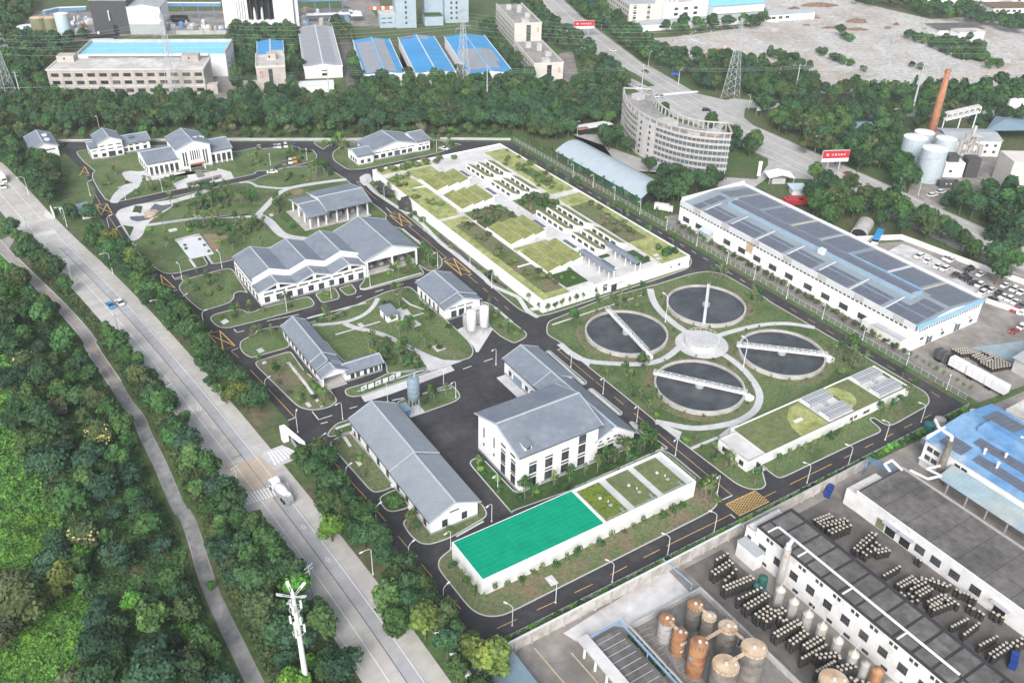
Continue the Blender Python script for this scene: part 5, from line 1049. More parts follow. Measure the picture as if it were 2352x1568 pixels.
x,y = pt(3,1,1000,640); t = T('bus','light blue and white bus beside the grey tarpaulin shelter','bus',x,y,27)
t.part(MB().box(-5.4,-1.25,.5,5.4,1.25,1.6),'body','paint_white'); t.part(MB().box(-5.35,-1.23,1.6,5.35,1.23,2.5),'window_band','glass'); t.part(MB().box(-5.4,-1.25,2.5,5.4,1.25,3.0),'roof','paint_blue'); wheels(t,(-3.6,3.2),2.4)
x,y = pt(3,1,940,600); t = T('tarpaulin_shelter','grey arched tarpaulin shelter beside the blue bus','shelter',x + 1,y + 5,27)
m = MB(); pr = [(3.2 * math.cos(a),1.4 + 2.2 * math.sin(a)) for a in [math.pi * k / 10 for k in range(11)]]; pr = [(3.2,0)] + pr + [(-3.2,0)]; v = [(-6.5,s,z) for s,z in pr] + [(6.5,s,z) for s,z in pr]; n = len(pr); m.add(v,[(i,i + 1,n + i + 1,n + i) for i in range(n - 1)] + [tuple(range(n - 1,-1,-1))]); t.part(m,'cover','concrete'); 
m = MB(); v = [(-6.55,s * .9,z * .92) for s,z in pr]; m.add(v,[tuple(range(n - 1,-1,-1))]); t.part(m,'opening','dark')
for k,(xx,yy,w_) in enumerate(((250,300,7.5),(230,325,8),(320,320,5))):
    x,y = pt(3,1,xx,yy); t = T('red_truck',('red truck body farthest from the factory edge','red truck body half hidden by the factory edge','red truck cab end under the round tree')[k],'truck',x,y,150,'red trucks behind the factory'); t.part(MB().box(-w_ / 2,-1.2,1,w_ / 2,1.2,3.2),'box_body','paint_red'); t.part(MB().box(w_ / 2 + .1,-1.1,.6,w_ / 2 + 1.8,1.1,2.6),'cab','paint_red'); wheels(t,(-w_ / 3,w_ / 2 + .8),2.2)
for k,(a,b,cl) in enumerate((((1505,170),(1690,205),'metal_dark'),((1680,200),(1840,300),'metal_white'),((1840,300),(2005,400),'metal_white'),((2005,395),(2190,505),'metal_white'))):
    p = pt(3,2,*a); q = pt(3,2,*b); cx_,cy_ = 249.4,(p[1] + q[1]) / 2; l = abs(p[1] - q[1]) - .3 if k else 5.4
    t = T('trailer',('dark grey trailer at the head of the row beside the east fence','white trailer next to the dark grey one','white trailer third in the row beside the east fence','white trailer at the end of the row beside the east fence')[k],'trailer',cx_,cy_,90,'trailers beside the east fence'); t.part(MB().box(-l / 2,-1.3,1.1,l / 2,1.3,3.9),'box_body',cl)
    for u in lin(-l / 2,l / 2,3)[:2]: t.part(MB().box(u + l / 6 - .03,-1.32,1.1,u + l / 6 + .03,1.32,3.93),'seam','metal_grey')
    t.part(MB().box(-l / 2,-1.0,.7,l / 2,1.0,1.08),'chassis','metal_dark'); wheels(t,(l / 2 - 1,l / 2 - 2.1),2.3)
x,y = pt(0,0,2160,775); t = T('red_truck','small red truck in the yard beside the long beige factory','truck',x,y,65); t.part(MB().box(-2,-1.2,1,3.4,1.2,3),'box_body','paint_red'); t.part(MB().box(-3.8,-1.1,.5,-2.1,1.1,2.4),'cab','paint_red'); wheels(t,(-3,2),2.2)
# ================================================================== WHITE FACTORY WITH SOLAR ROOF
t = T('white_factory','long white factory with a solar panelled grey-blue roof and light blue end','building',246,137)
FX0,FX1,FY0,FY1,FZ = 246,281.6,137,250,8.6
def froof(x): return FZ + .1 + 1.7 * (1 - abs(x - (FX0 + FX1) / 2) / ((FX1 - FX0) / 2))
xm = (FX0 + FX1) / 2
t.part(MB().extr([(FX0,0),(FX1,0),(FX1,FZ),(xm,FZ + 1.7),(FX0,FZ)],FY0,FY1,'y'),'wall','wall_white')
roof = t.part(MB().extr([(FX0 + .3,FZ + .06),(xm,FZ + 1.75),(FX1 - .3,FZ + .06),(FX1 - .3,FZ + .12),(xm,FZ + 1.82),(FX0 + .3,FZ + .12)],FY0 + .3,FY1 - .3,'y'),'roof','roof_skin')
m = MB(); m.box(FX0 - .15,FY0 - .02,FZ - 1.1,FX0 + .3,FY1 + .02,FZ + .9); t.part(m,'parapet','metal_pale',label='long pale parapet on the works side'); m = MB(); m.box(FX1 - .4,FY0,FZ - .8,FX1 + .2,FY1,FZ + 1.0); t.part(m,'parapet','metal_white')
t.part(MB().box(FX0 + .3,FY1 - .5,FZ,FX1 - .4,FY1 + .02,FZ + 2.1),'parapet','metal_white'); t.part(MB().box(FX0 - .15,FY0 - .15,FZ - 1.0,FX1 + .2,FY0 + .3,FZ + 1.0),'parapet','blue_trim',label='light blue band on the end wall')
for k in range(7): y = FY0 + 5 + k * 16; t.part(MB().box(FX0 - .2,y,FZ - 1.12,FX0 - .14,y + 4,FZ + .91),'parapet_panel','wall_grey')
# clerestory ridge monitor
mx0,mx1,my0,my1 = 258.2,264.2,149,236; zr_ = FZ + 1.2
t.part(MB().extr([(mx0,zr_),(mx1,zr_),(mx1,zr_ + 1.5),((mx0 + mx1) / 2,zr_ + 1.9),(mx0,zr_ + 1.5)],my0,my1,'y'),'monitor','monitor_blue'); t.part(MB().extr([(mx0 + .6,zr_ + 1.62),((mx0 + mx1) / 2,zr_ + 1.96),(mx1 - .6,zr_ + 1.62),(mx1 - .6,zr_ + 1.7),((mx0 + mx1) / 2,zr_ + 2.06),(mx0 + .6,zr_ + 1.7)],my0 + .8,my1 - .8,'y'),'monitor_roof','solar')
t.part(MB().box(mx1 - .3,149,zr_ + 1.5,mx1 + .4,180,zr_ + 1.9),'gutter','pipe_blue'); t.part(MB().box(mx0 - 1.2,186,zr_ + .2,mx0 + .8,188.4,zr_ + 2.2),'roof_unit','metal_pale')
# solar panels: one mesh per slope, copied one by one
pw,pl = 1.75,2.0
def panel_mesh(sl):
    mm = MB(); dz = sl * (pw - .14); mm.add([(0,0,0),(pw - .14,0,dz),(pw - .14,pl - .14,dz),(0,pl - .14,0),(0,0,.07),(pw - .14,0,dz + .07),(pw - .14,pl - .14,dz + .07),(0,pl - .14,.07)],[(3,2,1,0),(4,5,6,7),(0,1,5,4),(1,2,6,5),(2,3,7,6),(3,0,4,7)]); return mm
spots = []; sl = 1.7 / ((FX1 - FX0) / 2)
for ix in range(9):
    xw = FX0 + 1.3 + ix * pw + (.55 if ix > 2 else 0) + (.4 if ix > 5 else 0)
    for iy in range(54):
        y = FY0 + 1.6 + iy * pl; ph = (y - FY0) % 14.6
        if ph > 12.9 or y > 244.5: continue
        if xw + pw < mx0 - 3.2 or (y < my0 - 3 and xw + pw < xm - .6) or (y > my1 + 2 and xw + pw < xm - .6): spots.append((xw,y,sl))
for ix in range(9):
    xe = FX1 - 1.3 - (ix + 1) * pw
    for iy in range(54):
        y = FY0 + 1.6 + iy * pl; ph = (y - FY0) % 14.6
        if ph > 12.9 or y > 246: continue
        if xe > mx1 + .8 or ((y < my0 - 3 or y > my1 + 2) and xe > xm + .6): spots.append((xe,y,-sl))
spots.sort(key=lambda s: s[1] + s[0] * .4)
pms = {1: panel_mesh(sl).mesh('solar_panel','solar'),-1: panel_mesh(-sl).mesh('solar_panel','solar')}; rest = MB()
for i,(x,y,s_) in enumerate(spots):
    z = froof(x) + .06
    if i < 290: t.put('solar_panel',pms[1 if s_ > 0 else -1],x,y,z,0.0,roof)
    else:
        p = panel_mesh(s_); rest.add([(a + x,b + y,c + z) for a,b,c in p.v],p.f)
o = t.part(rest,'solar_array','solar',roof); o['kind'] = 'stuff'
for k in range(1,8):
    y = FY0 + k * 14.6 - .9; mm = 'rust_pale' if k % 2 else 'metal_white'
    t.part(MB().extr([(xm + .5,FZ + 1.72),(FX1 - 1,FZ + .2),(FX1 - 1,FZ + .26),(xm + .5,FZ + 1.78)],y - .55,y + .55,'y'),'rooflight','straw' if k % 2 else 'metal_pale',roof)
    t.part(MB().extr([(FX0 + 1,FZ + .22),(mx0 - 1,FZ + 1.5),(mx0 - 1,FZ + 1.56),(FX0 + 1,FZ + .28)],y - .3,y + .3,'y'),'rooflight','metal_pale',roof)
wins(t,'W',FX0,lin(140,250,62),7.0,1.2,.55,1,1); wins(t,'W',FX0,[245.5,238,222,214,206,198,190,181,173,165,157,148.5,143],2.6,3.6,2.0,5,2); wins(t,'S',FY0,lin(247.5,280,26),7.0,.7,.6,1,1)
t.part(MB().box(FX0 - .04,208.8,3.2,FX0 - .01,212.2,7.4),'rust_stain','rust_pale',label='brown rust patch on the white wall')
for x in (255,270): win(t,'S',FY0,x,2.0,3.4,4.0,2,1,'door','metal_white','glass_blue'); canopy(t,x - 3.4,x + 3.4,FY0 - 1.8,FY0 - .02,4.6)
wins(t,'S',FY0,[250.5,260.5,275.5],3.4,1.8,.8,3,1); wins(t,'S',FY0,[262,277.5],1.8,1.6,1.2)
t.part(MB().extr([(FX0 - 3.4,3.4),(FX0 - .1,4.1),(FX0 - .1,4.25),(FX0 - 3.4,3.55)],229,235,'y'),'porch_roof','silo_pale'); t.part(MB().box(FX0 - 3.0,229.4,0,FX0 - .05,234.6,3.4),'porch','wall_grey')
t.part(MB().box(FX0 - 2.6,139.5,0,FX0 - .05,155,3.6),'annex','wall_stained'); t.part(MB().box(FX0 - 2.9,139.2,3.6,FX0 - .02,151,3.75),'annex_roof','metal_grey')
t = T('white_lorry','white lorry standing at the back corner of the white factory','truck',*pt(2,1,1370,370),130); t.part(MB().box(-3,-1.2,.9,3,1.2,3.2),'box_body','paint_white'); t.part(MB().box(-4.8,-1.1,.5,-3.1,1.1,2.6),'cab','paint_white'); wheels(t,(-4,2),2.2)
wall_line('yard_wall','white wall along the back of the factory car yard',[(296,200),(313,192),(317.8,160),(322,140),(326,120)],2.2,.25,'wall_stained',None,5,'wall_stained')
wall_line('yard_wall','white low wall dividing the two car yards',[(296.5,143.4),(300,131),(304,118)],1.8,.25,'wall_stained',None,4,'wall_stained')
t = T('grey_annex','grey-walled annex with blue-grey roof at the right picture edge','building',264,96); t.part(MB().box(264,92,0,292,113,5),'wall','wall_grey'); t.part(MB().extr([(263,5.05),(278,6.6),(293,5.05),(293,5.2),(278,6.75),(263,5.2)],91,113.6,'y'),'roof','roof_metal'); t.part(MB().box(263.4,91,0,264,92,8),'mast','metal_dark')
o = MB().sheet(tp('t32 1860 60 2351 -10 2351 190 2230 180 1990 90'),.03).build('green_floor','blue_pale'); tag(o,None,None,None,'structure')

# ================================================================== CURVED SHED AND CURVED OFFICE
t = T('arched_shed','long shed with a smooth pale blue-white arched roof','building',242,269)
m = MB(); K = 12; w = 18.6
pr = [(242 + w * k / K,3.6 + 3.6 * math.sin(math.pi * k / K)) for k in range(K + 1)]; v = [(s,269.5,z) for s,z in pr] + [(s,333,z) for s,z in pr]; n = K + 1
m.add(v,[(i,i + 1,n + i + 1,n + i) for i in range(K)]); m.add([(s,y,z - .15) for y in (269.5,333) for s,z in pr],[(n + i,n + i + 1,i + 1,i) for i in range(K)]); rf = t.part(m,'roof','roof_shed',None,True)
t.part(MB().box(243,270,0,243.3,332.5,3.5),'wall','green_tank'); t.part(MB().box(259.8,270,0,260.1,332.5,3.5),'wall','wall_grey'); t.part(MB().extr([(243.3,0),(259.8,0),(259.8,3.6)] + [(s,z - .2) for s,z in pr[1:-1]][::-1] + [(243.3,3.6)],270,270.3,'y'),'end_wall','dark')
for k in range(13):
    y = 273 + k * 4.8; mm = MB(); mm.path([(s,y,z + .06) for s,z in pr[3:8]],.08,4); t.part(mm,'roof_rib','metal_grey',rf)
for k in range(8): y = 270.5 + k * 8.8; t.part(MB().box(242.6,y - .12,0,242.9,y + .12,3.5),'post','metal_grey')
# curved six-storey office: bands of windows on a concave arc
front = [(296.5,352),(288.5,341),(283.2,330.5),(280.4,321),(279.2,312),(279.8,303),(281.8,294.5),(285.5,287),(290.8,281),(297.5,276)]
front = chaikin(front,2,False); Lf,Rf = sides(front,2 * 14.5)
back = Rf if Rf[len(Rf) // 2][0] > Lf[len(Lf) // 2][0] else Lf
def ring(z0,z1,f0=0.0,f1=1.0,i0=0,i1=None):
    i1 = len(front) - 1 if i1 is None else i1; a = [lp(front[i],back[i],f0) for i in range(i0,i1 + 1)]; b = [lp(front[i],back[i],f1) for i in range(i0,i1 + 1)]
    return MB().prism(a + b[::-1],z0,z1)
t = T('curved_office','six-storey concave office block with concrete rooftop frame','building',281,312)
SH = 2.85; NF = 6; nfp = len(front)
t.part(ring(0,SH * NF - .5,.03,1.0),'core','wall_grey'); t.part(ring(SH * NF - .5,SH * NF - .3,.02,.99),'roof','roof_grey')
i_a,i_b = int(nfp * .36),int(nfp * .5)
for k in range(NF):
    t.part(ring(k * SH + (.0 if k else -.0),k * SH + 1.0,-.012,.05,0,i_a),'spandrel','wall_beige'); t.part(ring(k * SH,k * SH + 1.0,-.012,.05,i_b,nfp - 1),'spandrel','wall_beige')
    t.part(ring(k * SH + 1.0,k * SH + SH,.022,.06,0,i_a),'window_band','glass_blue'); t.part(ring(k * SH + 1.0,k * SH + SH,.022,.06,i_b,nfp - 1),'window_band','glass_blue')
    for i in list(range(1,i_a)) + list(range(i_b + 1,nfp - 1)):
        p = lp(front[i],back[i],.015); t.part(MB().box(p[0] - .09,p[1] - .09,k * SH + 1.0,p[0] + .09,p[1] + .09,k * SH + SH),'mullion','wall_grey')
t.part(ring(0,SH * NF + .9,-.03,.06,i_a,i_b),'stair_tower','wall_grey')
for k in range(NF):
    for j in (.25,.75):
        i = i_a + (i_b - i_a) * j; p0 = lp(front[int(i)],front[int(i) + 1],i - int(i)); p = lp(p0,back[int(i)],-.033)
        d = (front[i_b][0] - front[i_a][0],front[i_b][1] - front[i_a][1]); t.put('window',win_mesh(1.2,1.3,2,1),p[0],p[1],k * SH + 1.9,math.atan2(d[1],d[0]) )
t.part(ring(SH * NF - .3,SH * NF + .8,-.02,.02),'parapet','wall_beige')
fr = MB()
for f_ in (.01,.985):
    ps = [lp(front[i],back[i],f_) for i in range(nfp)]
    for a,b in zip(ps,ps[1:]): fr.tube((*a,SH * NF + 3.1),(*b,SH * NF + 3.1),.42,4)
    for i in range(0,nfp,2): fr.box(ps[i][0] - .25,ps[i][1] - .25,SH * NF - .3,ps[i][0] + .25,ps[i][1] + .25,SH * NF + 3.1)
for i in (0,nfp - 1): fr.tube((*lp(front[i],back[i],.01),SH * NF + 3.1),(*lp(front[i],back[i],.985),SH * NF + 3.1),.42,4)
t.part(fr,'rooftop_frame','wall_grey')
for i,w_ in ((3,2.4),(nfp // 2,3.6),(nfp - 6,2.2)):
    p = lp(front[i],back[i],.5); t.part(MB().box(p[0] - w_,p[1] - w_,SH * NF - .4,p[0] + w_,p[1] + w_,SH * NF + 1.8),'roof_house','wall_grey')
for k in range(6): p = lp(front[int(nfp * .7) + k % 3],back[int(nfp * .7) + k % 3],.22 + .05 * (k // 3)); t.part(MB().box(p[0] - .5,p[1] - .5,SH * NF - .3,p[0] + .5,p[1] + .5,SH * NF + .9),'roof_tank','metal_white')
# ================================================================== CHIMNEY PLANT
x,y = 418.5,256.5; t = T('brick_chimney','tall tapering red brick chimney behind four pale silos','chimney',x,y); t.part(MB().cyl(x,y,0,36,2.5,1.25,20),'shaft','brick',None,True); t.part(MB().cyl(x,y,35.6,37,1.5,1.5,20),'crown_ring','brick')
for k,(xx,yy,r_,h_) in enumerate(((1290,1520,5.4,14),(1458,1650,5.6,15),(1568,1530,4.7,14),(1380,1440,4.7,12.5))):
    x,y = pt(3,0,xx,yy); t = T('silo','pale blue-grey silo at the chimney foot, %s' % ('nearest the highway trees','the front one of four','nearest the stepped plant','rearmost against the chimney')[k],'silo',x,y,0,'silos at the chimney foot')
    t.part(MB().cyl(x,y,0,h_,r_,r_,28),'shell','silo_pale',None,False); t.part(MB().cyl(x,y,h_,h_ + .5,r_ + .05,r_ * .2,28),'roof','metal_white')
    mm = MB()
    for q in range(20): a = q * .35; b = a + .35; z = 1 + q * .6; mm.tube((x + (r_ + .2) * math.cos(a + 3.6),y + (r_ + .2) * math.sin(a + 3.6),z),(x + (r_ + .2) * math.cos(b + 3.6),y + (r_ + .2) * math.sin(b + 3.6),z + .6),.12,4)
    if k in (1,): t.part(mm,'spiral_stair','metal_grey')
def obox(t,x0,x1,y0,y1,z0,z1,name,mat,parent=None): return t.part(MB().box(x0,y0,z0,x1,y1,z1),name,mat,parent)
a = pt(3,0,1620,1430); t = T('plant_hall','stained white plant hall with blue-grey roof beside the silos','building',a[0],a[1],-33)
obox(t,0,26,0,16,0,8,'wall','wall_stained'); t.part(MB().extr([(-.5,8),(8,9.4),(16.5,8),(16.5,8.2),(8,9.6),(-.5,8.2)],-.5,26.5,'x'),'roof','roof_metal')
for k in range(6): t.put('window',win_mesh(1.4,1.2,2,1),2.4 + k * 4.2,-.02,5.6); t.put('window',win_mesh(1.4,1.2,2,1),2.4 + k * 4.2,-.02,2.4)
a = pt(3,0,1590,1270); t = T('conveyor_gallery','sloping white truss conveyor gallery above the plant hall','structure',a[0],a[1],-33); t.part(MB().extr([(0,9),(16,13.5),(16,14),(0,9.5)],0,4,'y'),'floor','wall_stained'); t.part(MB().extr([(0,12),(16,16.5),(16,16.8),(0,12.3)],-.3,4.3,'y'),'roof','roof_concrete'); fr = MB()
for k in range(7): u = k * 16 / 6; fr.tube((u,0,9.2 + u * .28),(u,0,12.1 + u * .28),.18,4); (k < 6) and fr.tube((u,0,9.2 + u * .28),(u + 16 / 6,0,12.1 + (u + 16 / 6) * .28),.14,4)
for u in (0,8,15.5): fr.tube((u,2,0),(u,2,9.4 + u * .28),.3,4)
t.part(fr,'truss','wall_white')
a = pt(3,0,1760,1568); t = T('stepped_plant','grey framework tower with pipes beside the silos','tower',a[0],a[1],-33)
for k in range(4):
    for dx,dy in ((0,0),(5,0),(0,4),(5,4)): obox(t,dx,dx + .4,dy,dy + .4,k * 4.2,k * 4.2 + 4.2,'post','concrete')
    obox(t,-.4,5.8,-.4,4.8,k * 4.2 + 4.0,k * 4.2 + 4.25,'platform','fence_wall')
t.part(MB().cyl(2.6,2.2,0,21,.7,.7,12),'duct','concrete'); t.part(MB().cyl(-2.5,1,0,15,.9,.9,12),'column_vessel','fibre_grey'); t.part(MB().cyl(7.6,2,0,12,1.1,1.1,12),'column_vessel','fibre_grey')
a = pt(3,0,1960,1310); t = T('tent_roof','broad blue-grey tarpaulin roof over an open store','shelter',a[0],a[1],-33); t.part(MB().add([(0,0,6),(14,10,9),(30,2,6.5),(34,18,6),(16,24,6)],[(0,2,1),(2,3,1),(3,4,1),(4,0,1)]),'cover','silo_blue')
for p in ((1,1),(29,3),(33,17),(16,23)): obox(t,p[0] - .2,p[0] + .2,p[1] - .2,p[1] + .2,0,6.1,'post','metal_dark')
for k,(xx,yy) in enumerate(((950,1290),(1060,1330))):
    x,y = pt(3,0,xx,yy); t = T('settling_vat',('sandy-topped low vat among trees, the farther one','sandy-topped low vat among trees, the nearer one')[k],'tank',x,y); t.part(MB().cyl(x,y,0,2.4,4,4,20),'shell','silo_pale'); t.part(MB().cyl(x,y,2.4,2.5,3.8,3.8,20),'top','dirt_track')
a = pt(3,0,690,1225); t = T('small_shed','small blue-roofed shed hidden among highway trees','building',a[0],a[1],-25); obox(t,0,16,0,8,0,3,'wall','wall_stained'); t.part(MB().extr([(-.5,3),(4,4),(8.5,3),(8.5,3.15),(4,4.15),(-.5,3.15)],-.5,16.5,'x'),'roof','silo_blue')
a = pt(3,1,1600,60); t = T('dark_plant','dark stained process building above two white cars','building',a[0],a[1],-33); obox(t,0,9,0,7,0,7,'wall','wall_stained'); obox(t,1,6,1,6,7,10,'upper_frame','metal_dark'); obox(t,10,16,0,6,0,9,'frame','metal_dark'); win(t,'S',0,3,3,1.4,1.2)
a = pt(3,1,1570,160); t = T('dark_container','dark container with two white discs beside two white cars','container',a[0],a[1],-30); obox(t,0,9,0,3,0,3,'body','metal_dark'); [t.part(MB().tube((x_,-.06,2),(x_,0,2),.35,12),'disc','metal_white') for x_ in (3,5)]
a = pt(3,1,2180,170); t = T('beige_block','plain beige block at the right picture edge','building',a[0],a[1],-33); obox(t,0,26,0,14,0,13,'wall','wall_cream'); wins(t,'S',0,[8,12,16,20],9.5,1.4,1.4); wins(t,'S',0,[8,12,16,20],5.5,1.4,1.4)

# ================================================================== DISTILLERY AT THE LOWER RIGHT
t = T('bottling_hall','long white-walled hall with a dark panelled flat roof','building',135.6,30)
BX0,BX1,BY0,BY1,BZ = 135.6,147.0,28,98.7,9.6
t.part(MB().box(BX0,BY0,0,BX1,BY1,BZ),'wall','wall_stained'); rf = t.part(MB().box(BX0 - .2,BY0,BZ,BX1 + .2,BY1 + .2,BZ + .15),'roof','tar_line')
for k in range(15):
    y = BY1 - 4.6 - k * 4.65
    for x0_,x1_ in ((BX0 + .5,BX0 + 3.3),(BX0 + 4.1,BX0 + 6.5),(BX0 + 6.55,BX1 - 1.0)): t.part(MB().box(x0_,y,BZ + .15,x1_,y + 3.95,BZ + .3),'roof_slab','roof_flat',rf)
t.part(MB().box(BX0 + 3.5,BY0 + 20,BZ + .3,BX0 + 3.9,BY1 - 3,BZ + .75),'roof_pipe','metal_white'); [t.part(MB().box(BX0 + .4,y,BZ + .35,BX0 + 3.5,y + .3,BZ + .7),'roof_pipe','metal_white') for y in (BY1 - 3,BY1 - 12,74,60)]
for k in range(11):
    y = 94.5 - k * 4.9; wins(t,'W',BX0,[y - .6,y + .6],8.4,.8,.9,1,2); wins(t,'W',BX0,[y + 1.6],4.6,2.2,2.2,4,2)
    win(t,'W',BX0,y + .2,1.0,1.6,.9,3,1)
t = T('stair_block','white stair block with brown flat roof at the head of the panelled hall','building',135.4,98.9); flatbox(t,135.4,146.2,98.9,101.6,7.4,'wall_stained','roof_concrete',.4); wins(t,'W',135.4,[100.2],5,1.2,1.2); wins(t,'W',135.4,[100.2],2.4,1.2,1.2); t.part(MB().box(132.6,95,0,135.3,101,4.6),'lean_to','wall_stained'); t.part(MB().box(132.4,94.8,4.6,135.38,101.2,4.75),'lean_to_roof','metal_grey')
x,y = 134.2,88.6; t = T('exhaust_stack','thick grey exhaust stack against the panelled hall wall','chimney',x,y); t.part(MB().cyl(x,y,0,12,.95,.9,16),'shaft','galv_rust'); t.part(MB().cyl(x,y,12,13.4,.6,.6,12),'cap','metal_white'); t.part(MB().tube((x,y,12.8),(x + 2.4,y + 1,12.6),.5,8),'elbow','metal_white')
for k,y in enumerate((85.0,81.0,76.9,73.0,68.7,64.6)):
    x = 130.0; t = T('fermenter_tank','grey cone-topped tank beside the white hall, %s from the exhaust stack' % ('first','second','third','fourth','fifth','sixth')[k],'tank',x,y,0,'fermenter tanks along the hall'); t.part(MB().lathe(x,y,[(1.1,0),(1.1,4.6),(.25,5.6)],18),'shell','fibre_grey'); t.part(MB().lathe(x,y,[(1.14,4.55),(1.14,4.7),(.3,5.72)],18),'cone_top','fibre_top'); t.part(MB().path([(x - .2,y,5.6),(x - .2,y,6.2),(x + 1.6,y + .4,6.2)],.07,5),'pipe','metal_pale'); t.part(MB().path([(x - 1.2,y - .25,.2),(x - 1.2,y - .25,6.0),(x - .8,y - .25,6.2)],.05,4),'ladder','metal_pale')
for k,(x,y,mt,tp_,r_,h_) in enumerate(((130.0,61.6,'fibre_grey','fibre_grey',.95,5.4),(130.2,58.9,'rust','rust',1.2,6.2),(130.2,55.6,'fibre_grey','fibre_top',1.2,5.4))):
    t = T('fermenter_tank',('narrow pale grey tank beside the rusty tank','rusty brown tank at the end of the fermenter row','grey tank cut by the bottom picture edge')[k],'tank',x,y); t.part(MB().lathe(x,y,[(r_,0),(r_,h_ - .6),(.25,h_)],18),'shell',mt); t.part(MB().lathe(x,y,[(r_ + .03,h_ - .65),(r_ + .03,h_ - .55),(.3,h_ + .06)],18),'cone_top',tp_)
# rusty storage tanks in the sunken bund
for k,(x,y,r_,h_,sm,tm,lb) in enumerate(((109.2,90.5,1.75,6.6,'tank_grey','rust','grey tank with a rust-red lid in the bund corner'),(101.8,91.1,1.75,6.0,'galv_rust','rust','streaked silver tank with rust-brown lid'),(109.9,86.8,1.6,6.2,'tank_grey','rust_pale','dark grey tank with an orange-tan lid'),(101.7,86.8,1.6,6.1,'rust','rust','wholly rust-brown tank with white patches'),(110.2,81.8,2.05,7.8,'tank_grey','rust_pale','grey netted tank with a pale tan lid beside the lane'),(101.2,81.0,1.9,9.4,'rust','rust','tall orange-brown tank with a blue patch'),(109.6,74.1,2.65,9.6,'tank_grey','rust_pale','very wide tank with a tan boarded lid by the lane'),(102.0,74.3,2.7,9.4,'tank_grey','rust_pale','very wide tank with a tan lid at the bottom edge'),(118.6,61.0,2.9,8.0,'tank_grey','rust_pale','broad tan-lidded tank beside the barrel rows at the bottom'))):
    t = T('storage_tank',lb,'tank',x,y,0,'storage tanks in the bund'); t.part(MB().cyl(x,y,0,h_,r_,r_,26),'shell',sm); t.part(MB().lathe(x,y,[(r_ + .04,h_ - .05),(r_ + .04,h_ + .08),(.2,h_ + .5)],26),'lid',tm)
    m = MB(); n = 16
    for q in range(n): a,b = 2 * math.pi * q / n,2 * math.pi * (q + 1) / n; A = (x + (r_ + .12) * math.cos(a),y + (r_ + .12) * math.sin(a)); B_ = (x + (r_ + .12) * math.cos(b),y + (r_ + .12) * math.sin(b)); m.tube((*A,h_ - .2),(*A,h_ + .9),.03,3); m.tube((*A,h_ + .9),(*B_,h_ + .9),.03,3); [m.tube((*A,z),(*B_,z),.025,3) for z in (h_ * .25,h_ * .5,h_ * .75)]
    t.part(m,'hoops','metal_dark'); t.part(MB().cyl(x,y,h_ + .45,h_ + .75,.35,.35,10),'hatch','metal_pale'); t.part(MB().cyl(x + r_ * .6,y - r_ * .4,h_ + .2,h_ + .4,.25,.25,8),'hatch','metal_white')
    if 'blue' in lb: t.part(MB().box(x - r_ - .06,y - .5,5.6,x - r_ + .3,y + .3,6.4),'patch','pipe_blue')
    if 'white patches' in lb: t.part(MB().box(x - .9,y - r_ - .03,4.3,x + .6,y - r_ + .3,4.9),'patch','metal_pale'); t.part(MB().box(x - .7,y - r_ - .03,2.0,x + .0,y - r_ + .3,2.5),'patch','metal_white')
for a,b in (((109.2,90.5,6.9),(109.9,86.8,6.5)),((101.8,91.1,6.2),(101.7,86.8,6.3)),((110.2,81.8,8.0),(109.6,74.1,9.8)),((101.2,81,9.5),(110.2,81.8,8.2)),((109.6,74.1,9.8),(102,74.3,9.7))):
    m = MB(); L_,R_ = sides([a[:2],b[:2]],.8); m.add([(*R_[0],a[2]),(*R_[1],b[2]),(*L_[1],b[2]),(*L_[0],a[2]),(*R_[0],a[2] + .1),(*R_[1],b[2] + .1),(*L_[1],b[2] + .1),(*L_[0],a[2] + .1)],[(3,2,1,0),(4,5,6,7),(0,1,5,4),(1,2,6,5),(2,3,7,6),(3,0,4,7)]); o = m.build('catwalk','rust_pale'); tag(o,'rusty catwalk linking storage tanks %s' % ('at the bund corner','between the silver and the brown tank','between the netted and the wide tank','between the tall brown and the netted tank','between the two very wide tanks')[[ (109.2,90.5,6.9),(101.8,91.1,6.2),(110.2,81.8,8.0),(101.2,81,9.5),(109.6,74.1,9.8)].index(a)],'catwalk','catwalks between the storage tanks')
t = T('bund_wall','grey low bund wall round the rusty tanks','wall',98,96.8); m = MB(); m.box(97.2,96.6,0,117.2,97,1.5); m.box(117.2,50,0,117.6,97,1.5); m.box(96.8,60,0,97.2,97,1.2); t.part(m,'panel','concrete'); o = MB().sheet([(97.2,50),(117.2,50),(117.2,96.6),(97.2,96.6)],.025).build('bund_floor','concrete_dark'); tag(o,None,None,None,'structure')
m = MB(); rg = random.Random(4)
for k in range(26):
    y = 60 + k * 1.4; x = 97.5 + rg.random() * 2; m.path([(x,y,.35),(x + rg.uniform(1,3.5),y,.35),(x + rg.uniform(1,3.5),y + rg.uniform(-2,2),.35)],.07,4)
for k in range(8): m.path([(98.2 + k * .45,62,.5),(98.2 + k * .45,82 + k,.5),(99.6 + k * .8,88 + k * .6,.5)],.08,4)
o = m.build('pipework','fibre_grey'); tag(o,'tangle of thin grey pipes on the bund floor','pipes')
for k in range(26):
    x,y = rg.uniform(95.2,97) if k % 2 else rg.uniform(104,116),rg.uniform(64,95); w = rg.uniform(.3,.9); t = T('pump_set','small %s on the bund floor %s' % (('grey pump','rusty valve block','pale box')[k % 3],'between the pipe bridge and the tanks' if k % 2 else 'among the rusty tanks'),'equipment',x,y,rg.uniform(1,80),'pumps on the bund floor'); t.part(MB().box(-w,-w * .6,0,w,w * .6,w),'base',('metal_grey','rust','metal_pale')[k % 3]); t.part(MB().tube((-w,0,w * 1.3),(w,0,w * 1.3),w * .35,8),'motor','metal_dark')
